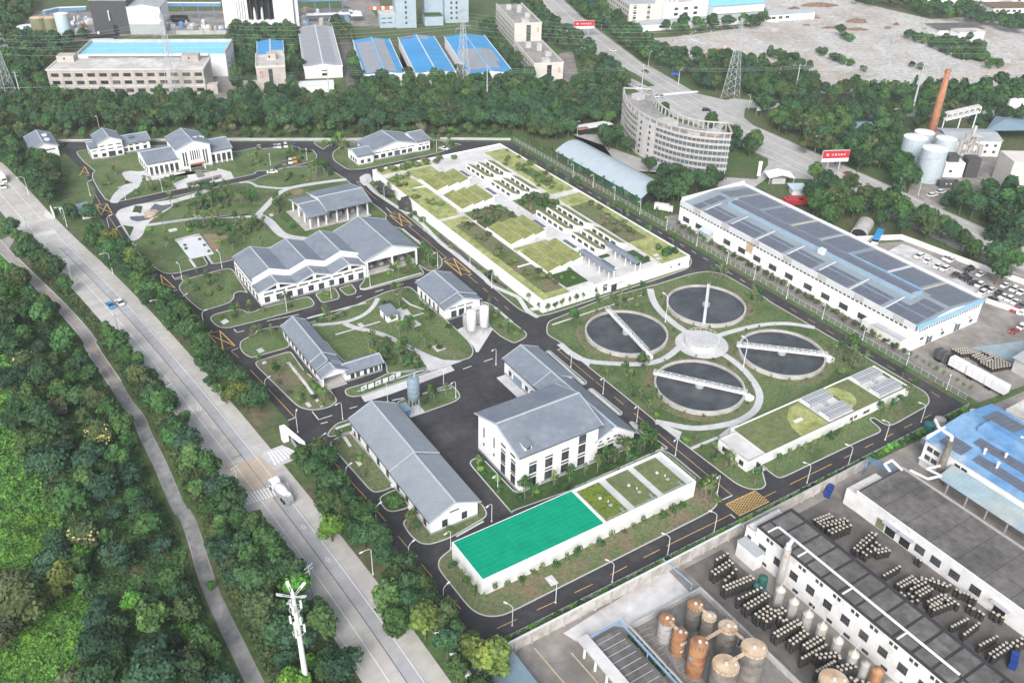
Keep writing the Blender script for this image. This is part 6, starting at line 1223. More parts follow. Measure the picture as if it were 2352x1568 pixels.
for k in range(9): x,y = 94.9 + .3 * (k % 2),84 + k * 1.35; o = MB().lathe(x + .6,y,[(.5,.1),(.75,.6),(.55,1.2),(.1,1.4)],9).build('hedge_clump','leaf_dark'); tag(o,'dark green clipped hedge clump between the blue pipe and the bund','hedge','hedge clumps beside the blue pipe')
# loading building with white canopy, blue pipe bridge
t = T('loading_canopy','narrow white roofed loading bay beside the dark ribbed roof','canopy',83.6,60); t.part(MB().box(83.6,58,3.4,86.2,98.4,3.9),'roof','pave_white')
for y in lin(60,98,10): t.part(MB().box(83.8,y - .2,0,84.2,y + .2,3.4),'column','wall_white')
t.part(MB().box(85.8,58,0,86.1,98,3.4),'wall','wall_stained')
t = T('ribbed_roof','low dark grey ribbed roof between the white canopy and the blue pipe','building',86.3,60); t.part(MB().box(86.4,58,0,93.6,96.6,2.6),'wall','concrete_dark'); rf = t.part(MB().box(86.3,58,2.6,93.7,96.8,2.75),'roof','roof_flat'); [t.part(MB().box(86.4,y - .06,2.75,93.0,y + .06,2.87),'rib','metal_grey',rf) for y in lin(60,96.5,20)]
t = T('pipe_bridge','light blue pipe bridge turning along the ribbed roof','pipes',86.8,97.4); m = MB(); m.box(86.4,97.2,3.7,94.4,97.6,4.0); m.box(94.0,58,3.7,94.4,97.2,4.0); t.part(m,'beam','pipe_blue'); t.part(MB().path([(94.9,60,4.3),(94.9,97.6,4.3)],.22,6),'pipe','fibre_grey')
for x,y in ((87,97.4),(94.2,97.4),(94.2,88),(94.2,78)): t.part(MB().box(x - .12,y - .12,0,x + .12,y + .12,3.6),'leg','pipe_blue')
t = T('pipe_gantry','pale blue pipe along the loading pad edge','pipes',115.6,97.5); t.part(MB().path([(114.6,107,3.2),(115.2,97.4,3.2)],.18,6),'pipe','pipe_blue'); [t.part(MB().box(x - .1,y - .1,0,x + .1,y + .1,3.2),'leg','pipe_blue') for x,y in ((114.6,106.6),(115.2,97.6))]
t = T('corner_shed','blue-grey sheet roof at the bottom corner beside the yellow-green tree','building',62,88); t.part(MB().box(62,70,0,70.2,102.6,3.4),'wall','wall_stained'); t.part(MB().box(61.8,69,3.4,70.6,103,3.65),'roof','silo_blue')
t = T('white_box_roof','flat white roof at the bottom edge beside the blue pipe','building',89,66); t.part(MB().box(88.6,62,0,93,77.8,4),'wall','wall_stained'); t.part(MB().box(88.4,61.8,4,93.2,78,4.2),'roof','metal_white')
for a,b in ((('t23 205 1245 480 1568'),0),(('t23 545 1290 790 1568'),0)): struct('yellow_line',strip(MB(),tp(a),.3,.03),'faded_yellow',bpy.data.objects['factory_yard'])
struct('yellow_line',strip(MB(),[(154.5,100),(155,40)],.14,.03),'faded_yellow',bpy.data.objects['factory_yard'])
# dark flat-roofed store
t = T('flat_store','broad store with dark stained flat roof marked in large squares','building',169.6,30); SX0,SX1,SY0,SY1,SZ = 169.6,187.4,28,97,5.8
t.part(MB().box(SX0,SY0,0,SX1,SY1,SZ),'wall','wall_stained'); rf = t.part(MB().box(SX0,SY0,SZ,SX1,SY1,SZ + .1),'roof','tar_line')
for i in range(3):
    for j in range(10): t.part(MB().box(SX0 + .3 + i * 5.85,SY1 - .3 - (j + 1) * 6.85,SZ + .1,SX0 + .3 + i * 5.85 + 5.72,SY1 - .3 - j * 6.85 - .13,SZ + .2),'roof_slab','roof_flat',rf)
t.part(MB().box(SX0 - .2,SY0,SZ + .1,SX0 + .25,SY1,SZ + .45),'parapet','wall_stained'); t.part(MB().box(SX1 - .5,SY0,SZ + .1,SX1 + .3,SY1,SZ + .35),'roof_pipe','fibre_grey')
for y in (85.6,81.4,56.4): win(t,'W',SX0,y,1.7,3.0,3.2,1,1,'door','wall_white','dark'); t.part(MB().box(SX0 - 1.2,y - 2.2,3.6,SX0 - .02,y + 2.2,3.75),'door_canopy','metal_grey')
wins(t,'W',SX0,[77.4,73.0,68,62.6],2.6,2.6,2.2,4,3); win(t,'W',SX0,88.6,1.7,2.4,3.0,1,1,'door','metal_grey','olive')
t.part(MB().box(SX0 - .1,SY1 + .1,0,SX0 + 11,SY1 + 2.8,5.0),'end_block','wall_stained'); t.part(MB().box(SX0,SY1 + .15,5,SX0 + 10.9,SY1 + 2.7,5.12),'end_roof','roof_concrete')
for a in ([(183,97.4,6.2),(183,99.5,7.2),(186,99.5,7.2),(186,96,6.4)],[(188,95,6.2),(188,90,7),(192,89,7),(192,93,6.4),(196,92,6.4)]): t.part(MB().path(a,.35,8),'duct','metal_white')
t = T('lattice_gantry','blue lattice gantry standing behind the dark flat roof','gantry',180,104); fr = MB(); a,b = (183.6,104.6),(186.5,98)
for z in (4.2,5.2):
    for s in (-.5,.5): fr.tube((a[0] + s,a[1],z),(b[0] + s,b[1],z),.1,4)
for k in range(8): p = lp(a,b,k / 8); q = lp(a,b,(k + 1) / 8); [fr.tube((p[0] + s,p[1],4.2),(q[0] + s,q[1],5.2),.07,4) for s in (-.5,.5)]
for s in (-.5,.5): fr.tube((a[0] + s,a[1],0),(a[0] + s,a[1],5.2),.12,4)
t.part(fr,'truss','steel_blue')
# blue-roofed works with solar panels
t = T('blue_roof_works','white-walled works with a patched blue roof and scattered solar panels','building',199.4,30); NX0,NX1,NY0,NY1,NZ = 199.6,229,28,99.4,8.6; xr = 215
t.part(MB().extr([(NX0,0),(NX1,0),(NX1,NZ),(xr,NZ + 2),(NX0,NZ)],NY0,NY1,'y'),'wall','wall_stained'); rf = t.part(MB().extr([(NX0 - .6,NZ + .02),(xr,NZ + 2.05),(NX1 + .6,NZ + .02),(NX1 + .6,NZ + .15),(xr,NZ + 2.2),(NX0 - .6,NZ + .15)],NY0,NY1 + .5,'y'),'roof','blue_old')
t.part(MB().extr([(xr - 3,NZ + 1.9),(xr + 3,NZ + 1.9),(xr + 3,NZ + 3),(xr,NZ + 3.5),(xr - 3,NZ + 3)],NY0,NY1 - 6,'y'),'monitor','blue_old')
s2 = 2 / (xr - NX0); pm = MB(); dz = s2 * 1.5; pm.add([(0,0,0),(1.5,0,dz),(1.5,1.6,dz),(0,1.6,0),(0,0,.07),(1.5,0,dz + .07),(1.5,1.6,dz + .07),(0,1.6,.07)],[(3,2,1,0),(4,5,6,7),(0,1,5,4),(1,2,6,5),(2,3,7,6),(3,0,4,7)]); pm = pm.mesh('solar_panel','solar')
for (a,b,c,d) in ((201,207,90,98),(201.6,206,60,88),(207.2,211,62,92)):
    for i in range(int((b - a) / 1.6)):
        for j in range(int((d - c) / 1.72)): x = a + i * 1.6; t.put('solar_panel',pm,x,c + j * 1.72,NZ + .22 + (x - NX0 + .6) * s2,0,rf)
pm2 = MB(); pm2.add([(0,0,0),(1.5,0,-dz),(1.5,1.6,-dz),(0,1.6,0),(0,0,.07),(1.5,0,-dz + .07),(1.5,1.6,-dz + .07),(0,1.6,.07)],[(3,2,1,0),(4,5,6,7),(0,1,5,4),(1,2,6,5),(2,3,7,6),(3,0,4,7)]); pm2 = pm2.mesh('solar_panel','solar')
for i in range(5):
    for j in range(5): t.put('solar_panel',pm2,219 + i * 1.6,88 + j * 1.72,NZ + 2.3 - (219 + i * 1.6 - xr) * s2,0,rf)
for k in range(16): t.part(MB().lathe(203 + (k * 37 % 23),62 + (k * 53 % 35),[(.35,NZ + .2),(.35,NZ + 2.3),(.5,NZ + 2.6),(.1,NZ + 3)],8),'roof_vent','metal_pale',rf)
wins(t,'W',NX0,[97.6,95.6,89.4,87.4],6.4,1.6,1.4,3,2); wins(t,'W',NX0,[97.6,95.6,89.4],3.6,1.6,1.4,3,2); t.part(MB().box(NX0 - .9,93.5,2.4,NX0 - .02,99.4,2.8),'balcony','wall_stained')
t.part(MB().box(NX0,NY1 - .3,NZ - .2,NX0 + 8,NY1 + .3,NZ + 1.2),'gable_parapet','wall_white')
x,y = 198.4,92.6; t = T('works_chimney','tall grey-brown chimney with a white bent duct beside the blue roof','chimney',x,y); t.part(MB().cyl(x,y,0,13.4,.95,.85,16),'shaft','tank_grey'); t.part(MB().path([(x,y,13.4),(x,y,14.6),(x - .4,y + 4,15.2),(x + 1.6,y + 6.5,15.2)],.42,8),'duct','metal_white')
t = T('lean_roof','pale blue weathered lean-to roof below the blue works','shelter',193.6,30); t.part(MB().extr([(193.4,4.8),(199.2,6.4),(199.2,6.55),(193.4,4.95)],26,90.4,'y'),'roof','blue_pale'); [t.part(MB().box(193.6,y - .15,0,193.9,y + .15,4.85),'post','metal_grey') for y in lin(40,90,9)]; t.part(MB().box(197.6,28,0,197.9,90,4.6),'wall','concrete_dark')
for k,(xx,yy,mt,r_,h_,lb) in enumerate(((1465,835,'teal',1.5,3.6,'teal plastic tank on the hedge line beside the blue works'),(1555,800,'concrete',1.6,4.0,'grey concrete vessel beside the teal tank'))):
    x,y = pt(3,2,xx,yy); t = T('process_tank',lb,'tank',x,y); t.part(MB().lathe(x,y,[(r_,0),(r_,h_ - .5),(.5,h_)],18),'shell',mt)
t = T('pipe_rack','bed of pale pipes and vessels behind the blue works','pipes',216,102); m = MB()
for k in range(12): m.tube((210 + k * 1.3,100.6,2 + .2 * (k % 3)),(211 + k * 1.3,104.6,2 + .2 * (k % 3)),.3,6)
t.part(m,'pipe','fibre_grey'); t.part(MB().box(208,100.4,0,227,105,1.8),'frame','concrete'); t.part(MB().lathe(226,102,[(.8,0),(.8,4.6),(1.3,5.6),(1.3,6)],12),'funnel','metal_white')
t = T('white_annex','small white annex with two windows at the right picture edge','building',233,92); t.part(MB().box(233,88,0,243,97,7),'wall','wall_stained'); t.part(MB().box(232.8,87.8,7,243.2,97.2,7.2),'roof','roof_concrete'); wins(t,'W',233,[95,92],5,1.6,1.2,3,2); wins(t,'W',233,[95,92],2,1.6,1.2,3,2)
for k,(x,y,mt,lb) in enumerate(((130.6,90.4,'green_tank','dark green plastic tank beside the exhaust stack'),(128.8,88.6,'teal','teal blue plastic tank, the nearer of the pair'),(128.8,90.4,'teal','teal blue plastic tank, the farther of the pair'))):
    t = T('plastic_tank',lb,'tank',x,y); r_ = (1.1,.85,.8)[k]; h_ = (3.6,2.2,2.2)[k]; t.part(MB().lathe(x,y,[(r_,0),(r_,h_ - .4),(.3,h_)],16),'shell',mt)
# blue crate stacks
for k,s in enumerate(((3,2,560,1400),(3,3,2250,1390))):
    x,y = pt(*s); t = T('crate_stack',('stack of dark blue plastic crates against the concrete wall','stack of blue plastic drums at the right picture edge')[k],'crates',x,y,25)
    for i in range(5): t.part(MB().box(-1.9 + i * .8,-.6,0,-1.2 + i * .8,.9,1.9 + (i % 2) * .2),'crate_column','blue_plastic')
# jars wrapped in dark straw with pale lids, standing in stacked rows
JH,JR = .74,.46
jar_m = MB(); jar_m.lathe(0,0,[(.30,0),(.46,.16),(.46,.56),(.34,JH)],10); jar_me = jar_m.mesh('jar','barrel'); lid_m = MB(); lid_m.cyl(0,0,0,.1,.36,.32,10); lid_me = lid_m.mesh('lid','barrel_lid')
JROWS = []
for (a,b,n,rows) in (((1885,430),(1980,375),4,1),((1840,540),(2000,440),6,2),((1960,620),(2060,520),4,1),((1945,680),(2190,580),9,2),((2085,790),(2290,690),7,1),((2140,850),(2330,740),7,2),((2240,930),(2350,860),4,2),((2310,970),(2420,900),4,2)):
    p = pt(2,3,a[0],a[1],3); q = pt(2,3,b[0],b[1],3)
    for j in range(rows):
        for i in range(n): JROWS.append((p[0] + (q[0] - p[0]) * i / max(1,n - 1),p[1] + (q[1] - p[1]) * i / max(1,n - 1) - j * .95,4))
for (a,b,n,rows) in (((0,960),(130,880),5,2),((60,1110),(270,990),8,2),((110,970),(290,1030),4,2),((200,1180),(330,1090),5,2),((330,1220),(480,1130),6,2),((315,1340),(530,1220),8,1),((445,1310),(620,1290),5,2),((450,1460),(660,1340),9,1),((640,1420),(770,1390),4,2),((770,1500),(930,1550),4,2),((800,310),(960,170),7,2),((870,240),(1000,180),4,1),((880,350),(1000,260),4,2),((990,330),(1090,310),4,2),((1075,560),(1215,480),6,1),((1200,640),(1330,570),6,2),((1290,660),(1420,600),5,2),((1370,720),(1480,660),5,2),((1420,580),(1650,660),7,1),((1520,590),(1680,650),4,1),((1480,800),(1600,740),5,2),((1500,850),(1660,790),6,2),((1640,740),(1720,800),3,2),((1740,690),(1880,750),5,2),((1860,840),(1950,890),3,2),((1700,1030),(1840,960),6,1),((1815,1100),(1945,1000),6,1),((1960,1200),(2110,1120),6,1),((2050,1280),(2200,1180),6,2),((430,70),(560,20),6,2),((480,110),(700,60),7,2),((560,170),(730,100),6,2),((2260,1180),(2340,1140),3,2),((1230,720),(1300,730),2,2),((1330,800),(1380,790),2,1),((1380,400),(1420,370),2,2),((2080,900),(2130,920),2,2)):
    p = pt(3,3,a[0],a[1],2.8); q = pt(3,3,b[0],b[1],2.8)
    for j in range(rows):
        for i in range(n): JROWS.append((p[0] + (q[0] - p[0]) * i / max(1,n - 1),p[1] + (q[1] - p[1]) * i / max(1,n - 1) - j * .95,3 if a[0] > 700 else 4))
for (a,b,n,rows) in (((1700,70),(1830,60),7,4),((1880,130),(2000,90),8,5),((1960,190),(2140,160),8,5)):
    p = pt(3,2,a[0],a[1],1.5); q = pt(3,2,b[0],b[1],1.5)
    for j in range(rows):
        for i in range(n): JROWS.append((p[0] + (q[0] - p[0]) * i / max(1,n - 1),p[1] + (q[1] - p[1]) * i / max(1,n - 1) - j * 1.0,2))
kept = []; grid = {}
for (x,y,tr) in JROWS:
    key = (round(x / .9),round(y / .9))
    if key in grid or (BX0 - .7 < x < BX1 + .7 and y < BY1) or (x > SX0 - .8 and x < SX1 and y < SY1) or (x > 117 and x < 118.6 and y < 97): continue
    grid[key] = 1; kept.append((x,y,tr))
kept.sort(key=lambda s: s[0] ** 2 + s[1] ** 2); restj = MB(); ne = 0
for i,(x,y,tr) in enumerate(kept):
    zt = (tr - 1) * JH
    for k in range(tr - 1): restj.lathe(x,y,[(.30,k * JH),(.47,k * JH + .16),(.47,k * JH + .56),(.34,(k + 1) * JH)],8)
    if i < 290:
        e = link('jar',jar_me,None,(x,y,zt)); link('lid',lid_me,e,(0,0,JH))
        pl = ('in the sunken yard beside the white hall' if x < 135 else 'between the white hall and the flat-roofed store' if x < 170 else 'in the yard beyond the trailers')
        tag(e,'pale-lidded dark jar topping its stack ' + pl,'jar','topmost jars ' + pl)
    else: restj.lathe(x,y,[(.30,zt),(.47,zt + .16),(.47,zt + .56),(.34,zt + JH)],8); restj.cyl(x,y,zt + JH,zt + JH + .1,.36,.32,8,1)
o = restj.build('stacked_jars',['barrel','barrel_lid']); tag(o,'dark straw-wrapped jars stacked below the lidded ones in the distillery yards','jars',None,'stuff')
# ================================================================== FAR FACTORIES
def TF(name,label,cat,c,r,x,y,rot,z=0,**k): a = pt(c,r,x,y,z); return T(name,label,cat,a[0],a[1],rot,**k)
# long beige factory with cyan roof behind
t = T('beige_factory','long three-storey beige factory with rows of dark windows and pale flat roof','building',57.0,541,-27)
W_,D_ = 81,22; t.part(MB().box(0,0,0,W_,D_,13.6),'wall','wall_beige'); rf = t.part(MB().box(.4,.4,13.6,W_ - .4,D_ - .4,13.75),'roof','roof_concrete'); m = MB(); m.box(-.4,-.4,13.5,W_ + .4,.4,14.2); m.box(-.4,.4,13.5,.4,D_,14.2); m.box(W_ - .4,.4,13.5,W_ + .4,D_,14.2); t.part(m,'cornice','wall_cream')
for k in range(13):
    u = 3.1 + k * 6.2
    for z in (11.0,7.0,2.6): win(t,'S',0,u + .6,z,3.9,1.9,4,1)
    t.part(MB().box(u - 2.4,-.3,0,u - 1.9,-.01,13.5),'pilaster','wall_beige')
t.part(MB().box(0,-.25,4.6,W_,-.02,5.1),'band','wall_cream')
for z in (11,7): wins(t,'W',0,[5,12],z,3,1.8)
for u in (5,W_ - 10): b_ = t.part(MB().box(u - 4,D_ - 7,13.7,u + 5,D_ - .5,17),'stair_house','wall_beige'); win(t,'S',D_ - 7,u,15.6,.9,1.0,1,1,parent=b_)
t.part(MB().box(W_ + .1,1,0,W_ + 6,6,5),'porch','wall_beige')
t = T('cyan_hall','white hall with pale cyan roof behind the long beige factory','building',77.6,567.5,-27); t.part(MB().box(0,0,0,81,27,12.6),'wall','wall_white'); t.part(MB().box(.6,.6,12.6,80.4,26,12.8),'roof','roof_cyan'); m = MB(); m.box(0,26,12.6,81,27,14.4); m.box(80.4,0,12.6,81.2,26,14.2); m.box(0,0,12.6,.6,26,14.2); t.part(m,'parapet','wall_grey'); t.part(MB().box(.8,13,12.8,80,13.3,12.95),'ridge_cap','blue_trim'); t.part(MB().box(5,-3,12.7,72,-.05,13.2),'ledge','wall_white')
for z in (9,6,3): wins(t,'E',81,[6],z,1.4,1.2)
def oriented_hall(name,label,x,y,rot,w,d,h,rise,rmat,wmat='wall_white',panels=None,ridge='metal_pale'):
    t = T(name,label,'building',x,y,rot); t.part(MB().extr([(0,0),(w,0),(w,h),(w / 2,h + rise),(0,h)],0,d,'y'),'wall',wmat)
    rf = t.part(MB().extr([(-.2,h + .02),(w / 2,h + rise + .05),(w + .2,h + .02),(w + .2,h + .15),(w / 2,h + rise + .2),(-.2,h + .15)],.4,d - .4,'y'),'roof',rmat); t.part(MB().box(w / 2 - .35,.4,h + rise + .1,w / 2 + .35,d - .4,h + rise + .32),'ridge_cap',ridge,rf)
    m = MB(); m.box(-.3,-.2,h - .3,w + .3,.4,h + .6); m.box(-.4,.4,h - .3,-.15,d,h + .5); m.box(w + .15,.4,h - .3,w + .4,d,h + .5); t.part(m,'parapet',wmat)
    k = rise / (w / 2)
    for (u0,u1,v0,v1,mt) in panels or ():
        n = max(1,int((v1 - v0) / 4.2))
        for i in range(n):
            a = v0 + (v1 - v0) * i / n; b = v0 + (v1 - v0) * (i + 1) / n - .35; zf = lambda u: h + .22 + (k * u if u <= w / 2 else k * (w - u))
            mm = MB(); mm.add([(u0,a,zf(u0)),(u1,a,zf(u1)),(u1,b,zf(u1)),(u0,b,zf(u0)),(u0,a,zf(u0) + .1),(u1,a,zf(u1) + .1),(u1,b,zf(u1) + .1),(u0,b,zf(u0) + .1)],[(3,2,1,0),(4,5,6,7),(0,1,5,4),(1,2,6,5),(2,3,7,6),(3,0,4,7)]); t.part(mm,'solar_array',mt,rf)
    return t
t = oriented_hall('grey_hall','large white hall with grey solar roof left of the blue roofs',186.4,505,-19.5,21.6,92,6.4,1.6,'roof_metal',panels=[(.9,10.2,4,88,'solar_grey'),(11.3,18.6,4,88,'solar_grey')]); wins(t,'S',0,[11.4],4.4,3.4,.6,4,1); wins(t,'S',0,[11.4],2.2,3.4,1.6,4,2)
t = oriented_hall('blue_hall','hall with grey solar panels framed in blue roof, first of three blue halls',209.8,473.5,-19.5,22.4,76,6.8,1.5,'roof_blue',panels=[(1.2,10.4,3,68,'solar_grey'),(11.8,18.6,3,73,'solar_grey')],ridge='blue_trim'); wins(t,'S',0,[7],3,3,1.2,4,1)
oriented_hall('blue_hall','hall with plain bright blue roof, middle of three blue halls',236.4,462.5,-19.5,22.6,80,6.8,1.5,'roof_blue',panels=[(1.2,9,73,78,'solar'),(11.8,18,70,78,'solar_grey')])
oriented_hall('blue_hall','widest bright blue hall with a block of grey panels, beside the lattice pylon',262,446.5,-19.5,25.6,84,6.8,1.5,'roof_blue',panels=[(1.4,12,8,50,'solar_grey'),(13.6,20,8,50,'solar_grey'),(20.2,23,22,50,'solar_grey')],ridge='blue_trim')
def glyphs(t,u,z,w,plane=-.12,face='S'):
    """two brush-like characters set in strokes, one above the other"""
    for zz,strokes in ((z + w * 1.1,[(-.45,.2,.45,.32),(-.06,.32,.08,.55),(-.35,-.4,-.2,.2),(.1,-.45,.3,.18),(.3,-.5,.5,-.38)]),(z - .1,[(-.5,.35,-.1,.46),(-.36,-.45,-.26,.5),(-.5,-.05,-.12,.06),(.1,-.4,.2,.4),(.36,-.48,.48,.5),(.2,-.5,.4,-.4)])):
        for a in strokes: t.part(MB().box(u + a[0] * w,plane,zz + a[1] * w,u + a[2] * w,plane + .11,zz + a[3] * w),'lettering','text_red')
t = T('beige_tower','beige five-storey block with red lettering below a small blue roof','building',153.6,490,-19.5); t.part(MB().box(0,0,0,15.4,26,14.6),'wall','wall_beige'); m = MB(); m.box(-.2,-.2,14.6,15.6,.4,15.6); m.box(-.2,.4,14.6,.4,26,15.6); m.box(15,.4,14.6,15.6,26,15.6); t.part(m,'parapet','wall_cream'); t.part(MB().box(.4,.4,14.6,15,26,14.75),'roof','roof_concrete'); t.part(MB().box(6.4,-.06,0,8.6,.1,13.8),'glass_strip','glass'); glyphs(t,2.6,10.0,1.7); hb = t.part(MB().box(6,14,14.7,11,19,18.2),'stair_house','wall_beige'); win(t,'S',14,7.5,16.5,1,1.2,1,1,parent=hb); t.part(MB().box(9,22,14.7,15,26,17),'plant_room','wall_grey')
t.part(MB().box(-9,6,0,-.1,14,4),'side_wing','wall_grey')
oriented_hall('blue_annex','small bright blue roof behind the lettered beige block',163,516,-19.5,15,50,8.6,1.2,'roof_blue')
t = TF('white_shed','low white flat shed among trees before the grey hall','building',1,0,400,860,-19.5); t.part(MB().box(0,0,0,19,8,4),'wall','wall_white'); t.part(MB().box(-.3,-.3,4,19.3,8.3,4.3),'roof','metal_white')
def dorm(label,x,y,w,d,h,seed):
    t = T('dormitory',label,'building',x,y,-19.5,'beige dormitories with red lettering'); t.part(MB().box(0,0,0,w,d,h),'wall','wall_cream'); t.part(MB().box(.3,.3,h,w - .3,d - .3,h + .1),'roof','roof_grey'); m = MB(); m.box(-.15,-.15,h,w + .15,.3,h + 1); m.box(-.15,.3,h,.3,d,h + 1); m.box(w - .3,.3,h,w + .15,d,h + 1); t.part(m,'parapet','wall_cream')
    t.part(MB().box(w * .44,-.06,0,w * .6,.1,h - .6),'glass_strip','glass'); glyphs(t,w * .86,h - 4.4,1.3)
    for f in range(int(h / 3)):
        for v in lin(1,d - 1,int(d / 3.6)): win(t,'W',0,v,1.6 + f * 3,1.5,1.4,2,1); 
        t.part(MB().box(-.25,.6,f * 3 + .1,-.02,d - .6,f * 3 + .5),'ledge','wall_grey')
    for a,b,c_,e in ((w * .2,d * .7,3.4,3.2),(w * .5,d * .55,3,4.6),(w * .62,d * .3,3.4,2.6),(w * .3,d * .05,5,2.0)): t.part(MB().box(a,b,h,a + c_,b + c_,h + e),'roof_house','wall_grey')
    return t
dorm('nearer cream dormitory block with rooftop stair houses and red lettering',300.2,437.6,17.5,50,9.8,1); dorm('farther cream dormitory block partly cut by the blue halls',330,505,18,56,14.5,2)
# blue-grey towers
for k,(xx,yy,w,d,h,lb) in enumerate(((1290,262,14,16,30,'pale blue tower block with one column of windows, the left one'),(1735,215,17,18,34,'pale blue tower block with dark windows, the right one'))):
    t = TF('blue_tower',lb,'building',1,0,xx,yy,-19.5); t.part(MB().box(0,0,0,w,d,h),'wall','wall_blue')
    for f in range(1,9):
        win(t,'S',0,w * .5,f * 3.4,1.4,1.6,2,1); t.part(MB().box(-.08,-.08,f * 3.4 + 1.6,w + .08,d + .08,f * 3.4 + 1.75),'joint_band','wall_grey')
        if k: win(t,'S',0,w * .28,f * 3.4,1.4,1.6,2,1)
    if k == 0: t.part(MB().box(-11,2,0,-.05,14,9),'side_wing','wall_blue'); t.part(MB().box(-11.2,1.8,9,-.06,14,9.2),'wing_roof','roof_concrete'); wins(t,'S',2,[-8.2,-4],6.4,3,.6,3,1); wins(t,'S',2,[-8.2,-4],3.4,3,.6,3,1)
    else: t.part(MB().box(-13,8,0,-.05,20,26),'side_tower','wall_blue'); t.part(MB().box(-15,-6,0,-2,6,6),'low_wing','wall_blue'); t.part(MB().box(-14.8,-5.8,6,-2.2,5.8,6.2),'grass_roof','lawn_dark')
# white and cream blocks at the top right
t = TF('cream_block','cream four-storey block with small windows beside the highway','building',2,0,1065,240,-19.5); h = 14.5; t.part(MB().box(-.0,0,0,25,62,h),'wall','wall_cream'); t.part(MB().box(.4,.4,h,24.6,61,h + .1),'roof','roof_metal'); t.part(MB().box(19,0,h,25,6,h + 3),'stair_house','wall_cream')
for f in range(4):
    wins(t,'W',0,lin(1,60,13),2 + f * 3.4,1.6,1.6,2,1); wins(t,'S',0,[4.2,14.6],2 + f * 3.4,2.2,1.5,2,1); wins(t,'S',0,[4.2,14.6],3.6 + f * 3.4,2.2,.4,1,1)
t = TF('white_block','white three-storey block right of the cream one','building',2,0,1375,205,-12); t.part(MB().box(0,0,0,37,26,12),'wall','wall_white'); t.part(MB().box(.4,.4,12,36.6,25.6,12.1),'roof','roof_concrete'); t.part(MB().box(27,0,12,37,5,14),'stair_house','wall_white'); m = MB(); m.box(0,0,12,27,.3,12.8); m.box(0,.3,12,.3,26,12.8); t.part(m,'parapet','wall_white')
for z in (8.5,4.8): wins(t,'S',0,[11,19,27],z,3.2,2.0,3,2)
for u in (3,6,10,14): t.part(MB().cyl(u,6,12,14,1.1,1.1,12),'roof_tank','metal_pale')
t = TF('long_shed','long low white shed with grey-blue roof bordering the cleared plot','building',2,0,1120,300,-12); t.part(MB().box(0,0,0,150,10,4.6),'wall','wall_white'); t.part(MB().extr([(-.4,4.6),(5,6.2),(10.4,4.6),(10.4,4.8),(5,6.4),(-.4,4.8)],-.5,150.5,'x'),'roof','roof_metal'); wins(t,'S',0,[3,21,24,60,64,100,110,114,120,126],2.6,3.4,1.8,3,2)
t = TF('blue_shed','pale blue roofed shed behind the white block','building',2,0,1720,165,-12); t.part(MB().box(0,6,0,60,40,6),'wall','wall_stained'); t.part(MB().extr([(5,6),(22,9),(41,6),(41,6.2),(22,9.2),(5,6.2)],-.5,60.5,'x'),'roof','roof_cyan'); t.part(MB().box(44,20,6.5,62,38,8.4),'brown_roof','soil'); t.part(MB().box(2,1,0,12,6,7),'annex','silo_pale')
# top-right corner houses, ruins
t = TF('white_villa','white three-storey house with brown roof in the far corner','building',3,0,2040,200,-25); t.part(MB().box(0,0,0,34,18,9.6),'wall','wall_white'); t.part(MB().box(-.6,-.6,9.6,34.6,18.6,10.1),'roof','soil'); 
for z in (7.6,4.6,1.8): wins(t,'S',0,lin(1,33,7),z,2.4,1.6,2,1)
t = TF('white_house','low white house with dark flat roof on the cleared plot edge','building',3,0,1740,370,-22); t.part(MB().box(0,0,0,20,10,5),'wall','wall_white'); t.part(MB().box(-.3,-.3,5,20.3,10.3,5.4),'roof','roof_concrete'); win(t,'S',0,9,1.4,2,2.4,1,1,'door')
t = TF('old_store','low store with black roof beside the white house on the cleared plot','building',3,0,1560,330,-22); t.part(MB().box(0,0,0,34,16,4),'wall','wall_stained'); t.part(MB().box(-1,-1,4,35,17,4.4),'roof','roof_flat')
t = TF('blue_clad_hall','dark blue clad hall at the top right edge','building',3,0,1960,60,-25); t.part(MB().box(0,20,0,60,60,16),'wall','steel_blue'); t.part(MB().box(-.4,19.6,16,60.4,60.4,16.4),'roof','roof_metal')
t = TF('yard_block','long low white walled block at the top right','building',3,0,1640,90,-22); t.part(MB().box(0,0,0,64,2,4),'wall','wall_white'); t.part(MB().box(-10,22,0,64,34,5),'back_building','wall_stained'); t.part(MB().box(-10.3,21.7,5,64.3,34.3,5.4),'roof','roof_cyan')
t = TF('white_store','white building with grey roof at the top right corner','building',3,0,2230,60,-25); t.part(MB().box(0,0,0,50,20,7),'wall','wall_white'); t.part(MB().box(-.4,-.4,7,50.4,20.4,7.4),'roof','roof_metal'); win(t,'S',0,6,4.5,2.4,1.4,2,1)
# process plants at the top left
for k,(xx,yy,r_,h_,mt,lb) in enumerate(((385,345,4.6,12.5,'olive','olive green upright tank, left of the pair'),(487,338,4.3,12,'olive','olive green upright tank, right of the pair'),(608,338,4.4,14.5,'tank_lightblue','pale upright tank beside the two olive ones'),(238,345,6.6,4,'tank_lightblue','low pale blue round tank, the nearer one'),(262,300,6.4,4,'tank_lightblue','low pale blue round tank, the farther one'))):
    x,y = pt(0,0,xx,yy); t = T('plant_tank',lb,'tank',x,y); t.part(MB().cyl(x,y,0,h_,r_,r_,24),'shell',mt); t.part(MB().cyl(x,y,h_,h_ + .6,r_ + .05,r_ * .3,24),'top','rust_pale' if mt == 'olive' else 'metal_white')
t = TF('tank_yard','black bunded yard under the olive tanks','yard',0,0,300,378,-27); t.part(MB().box(0,0,0,50,14,.6),'slab','dark'); t.part(MB().box(0,-.6,0,50,0,1.4),'kerb','pave_white')
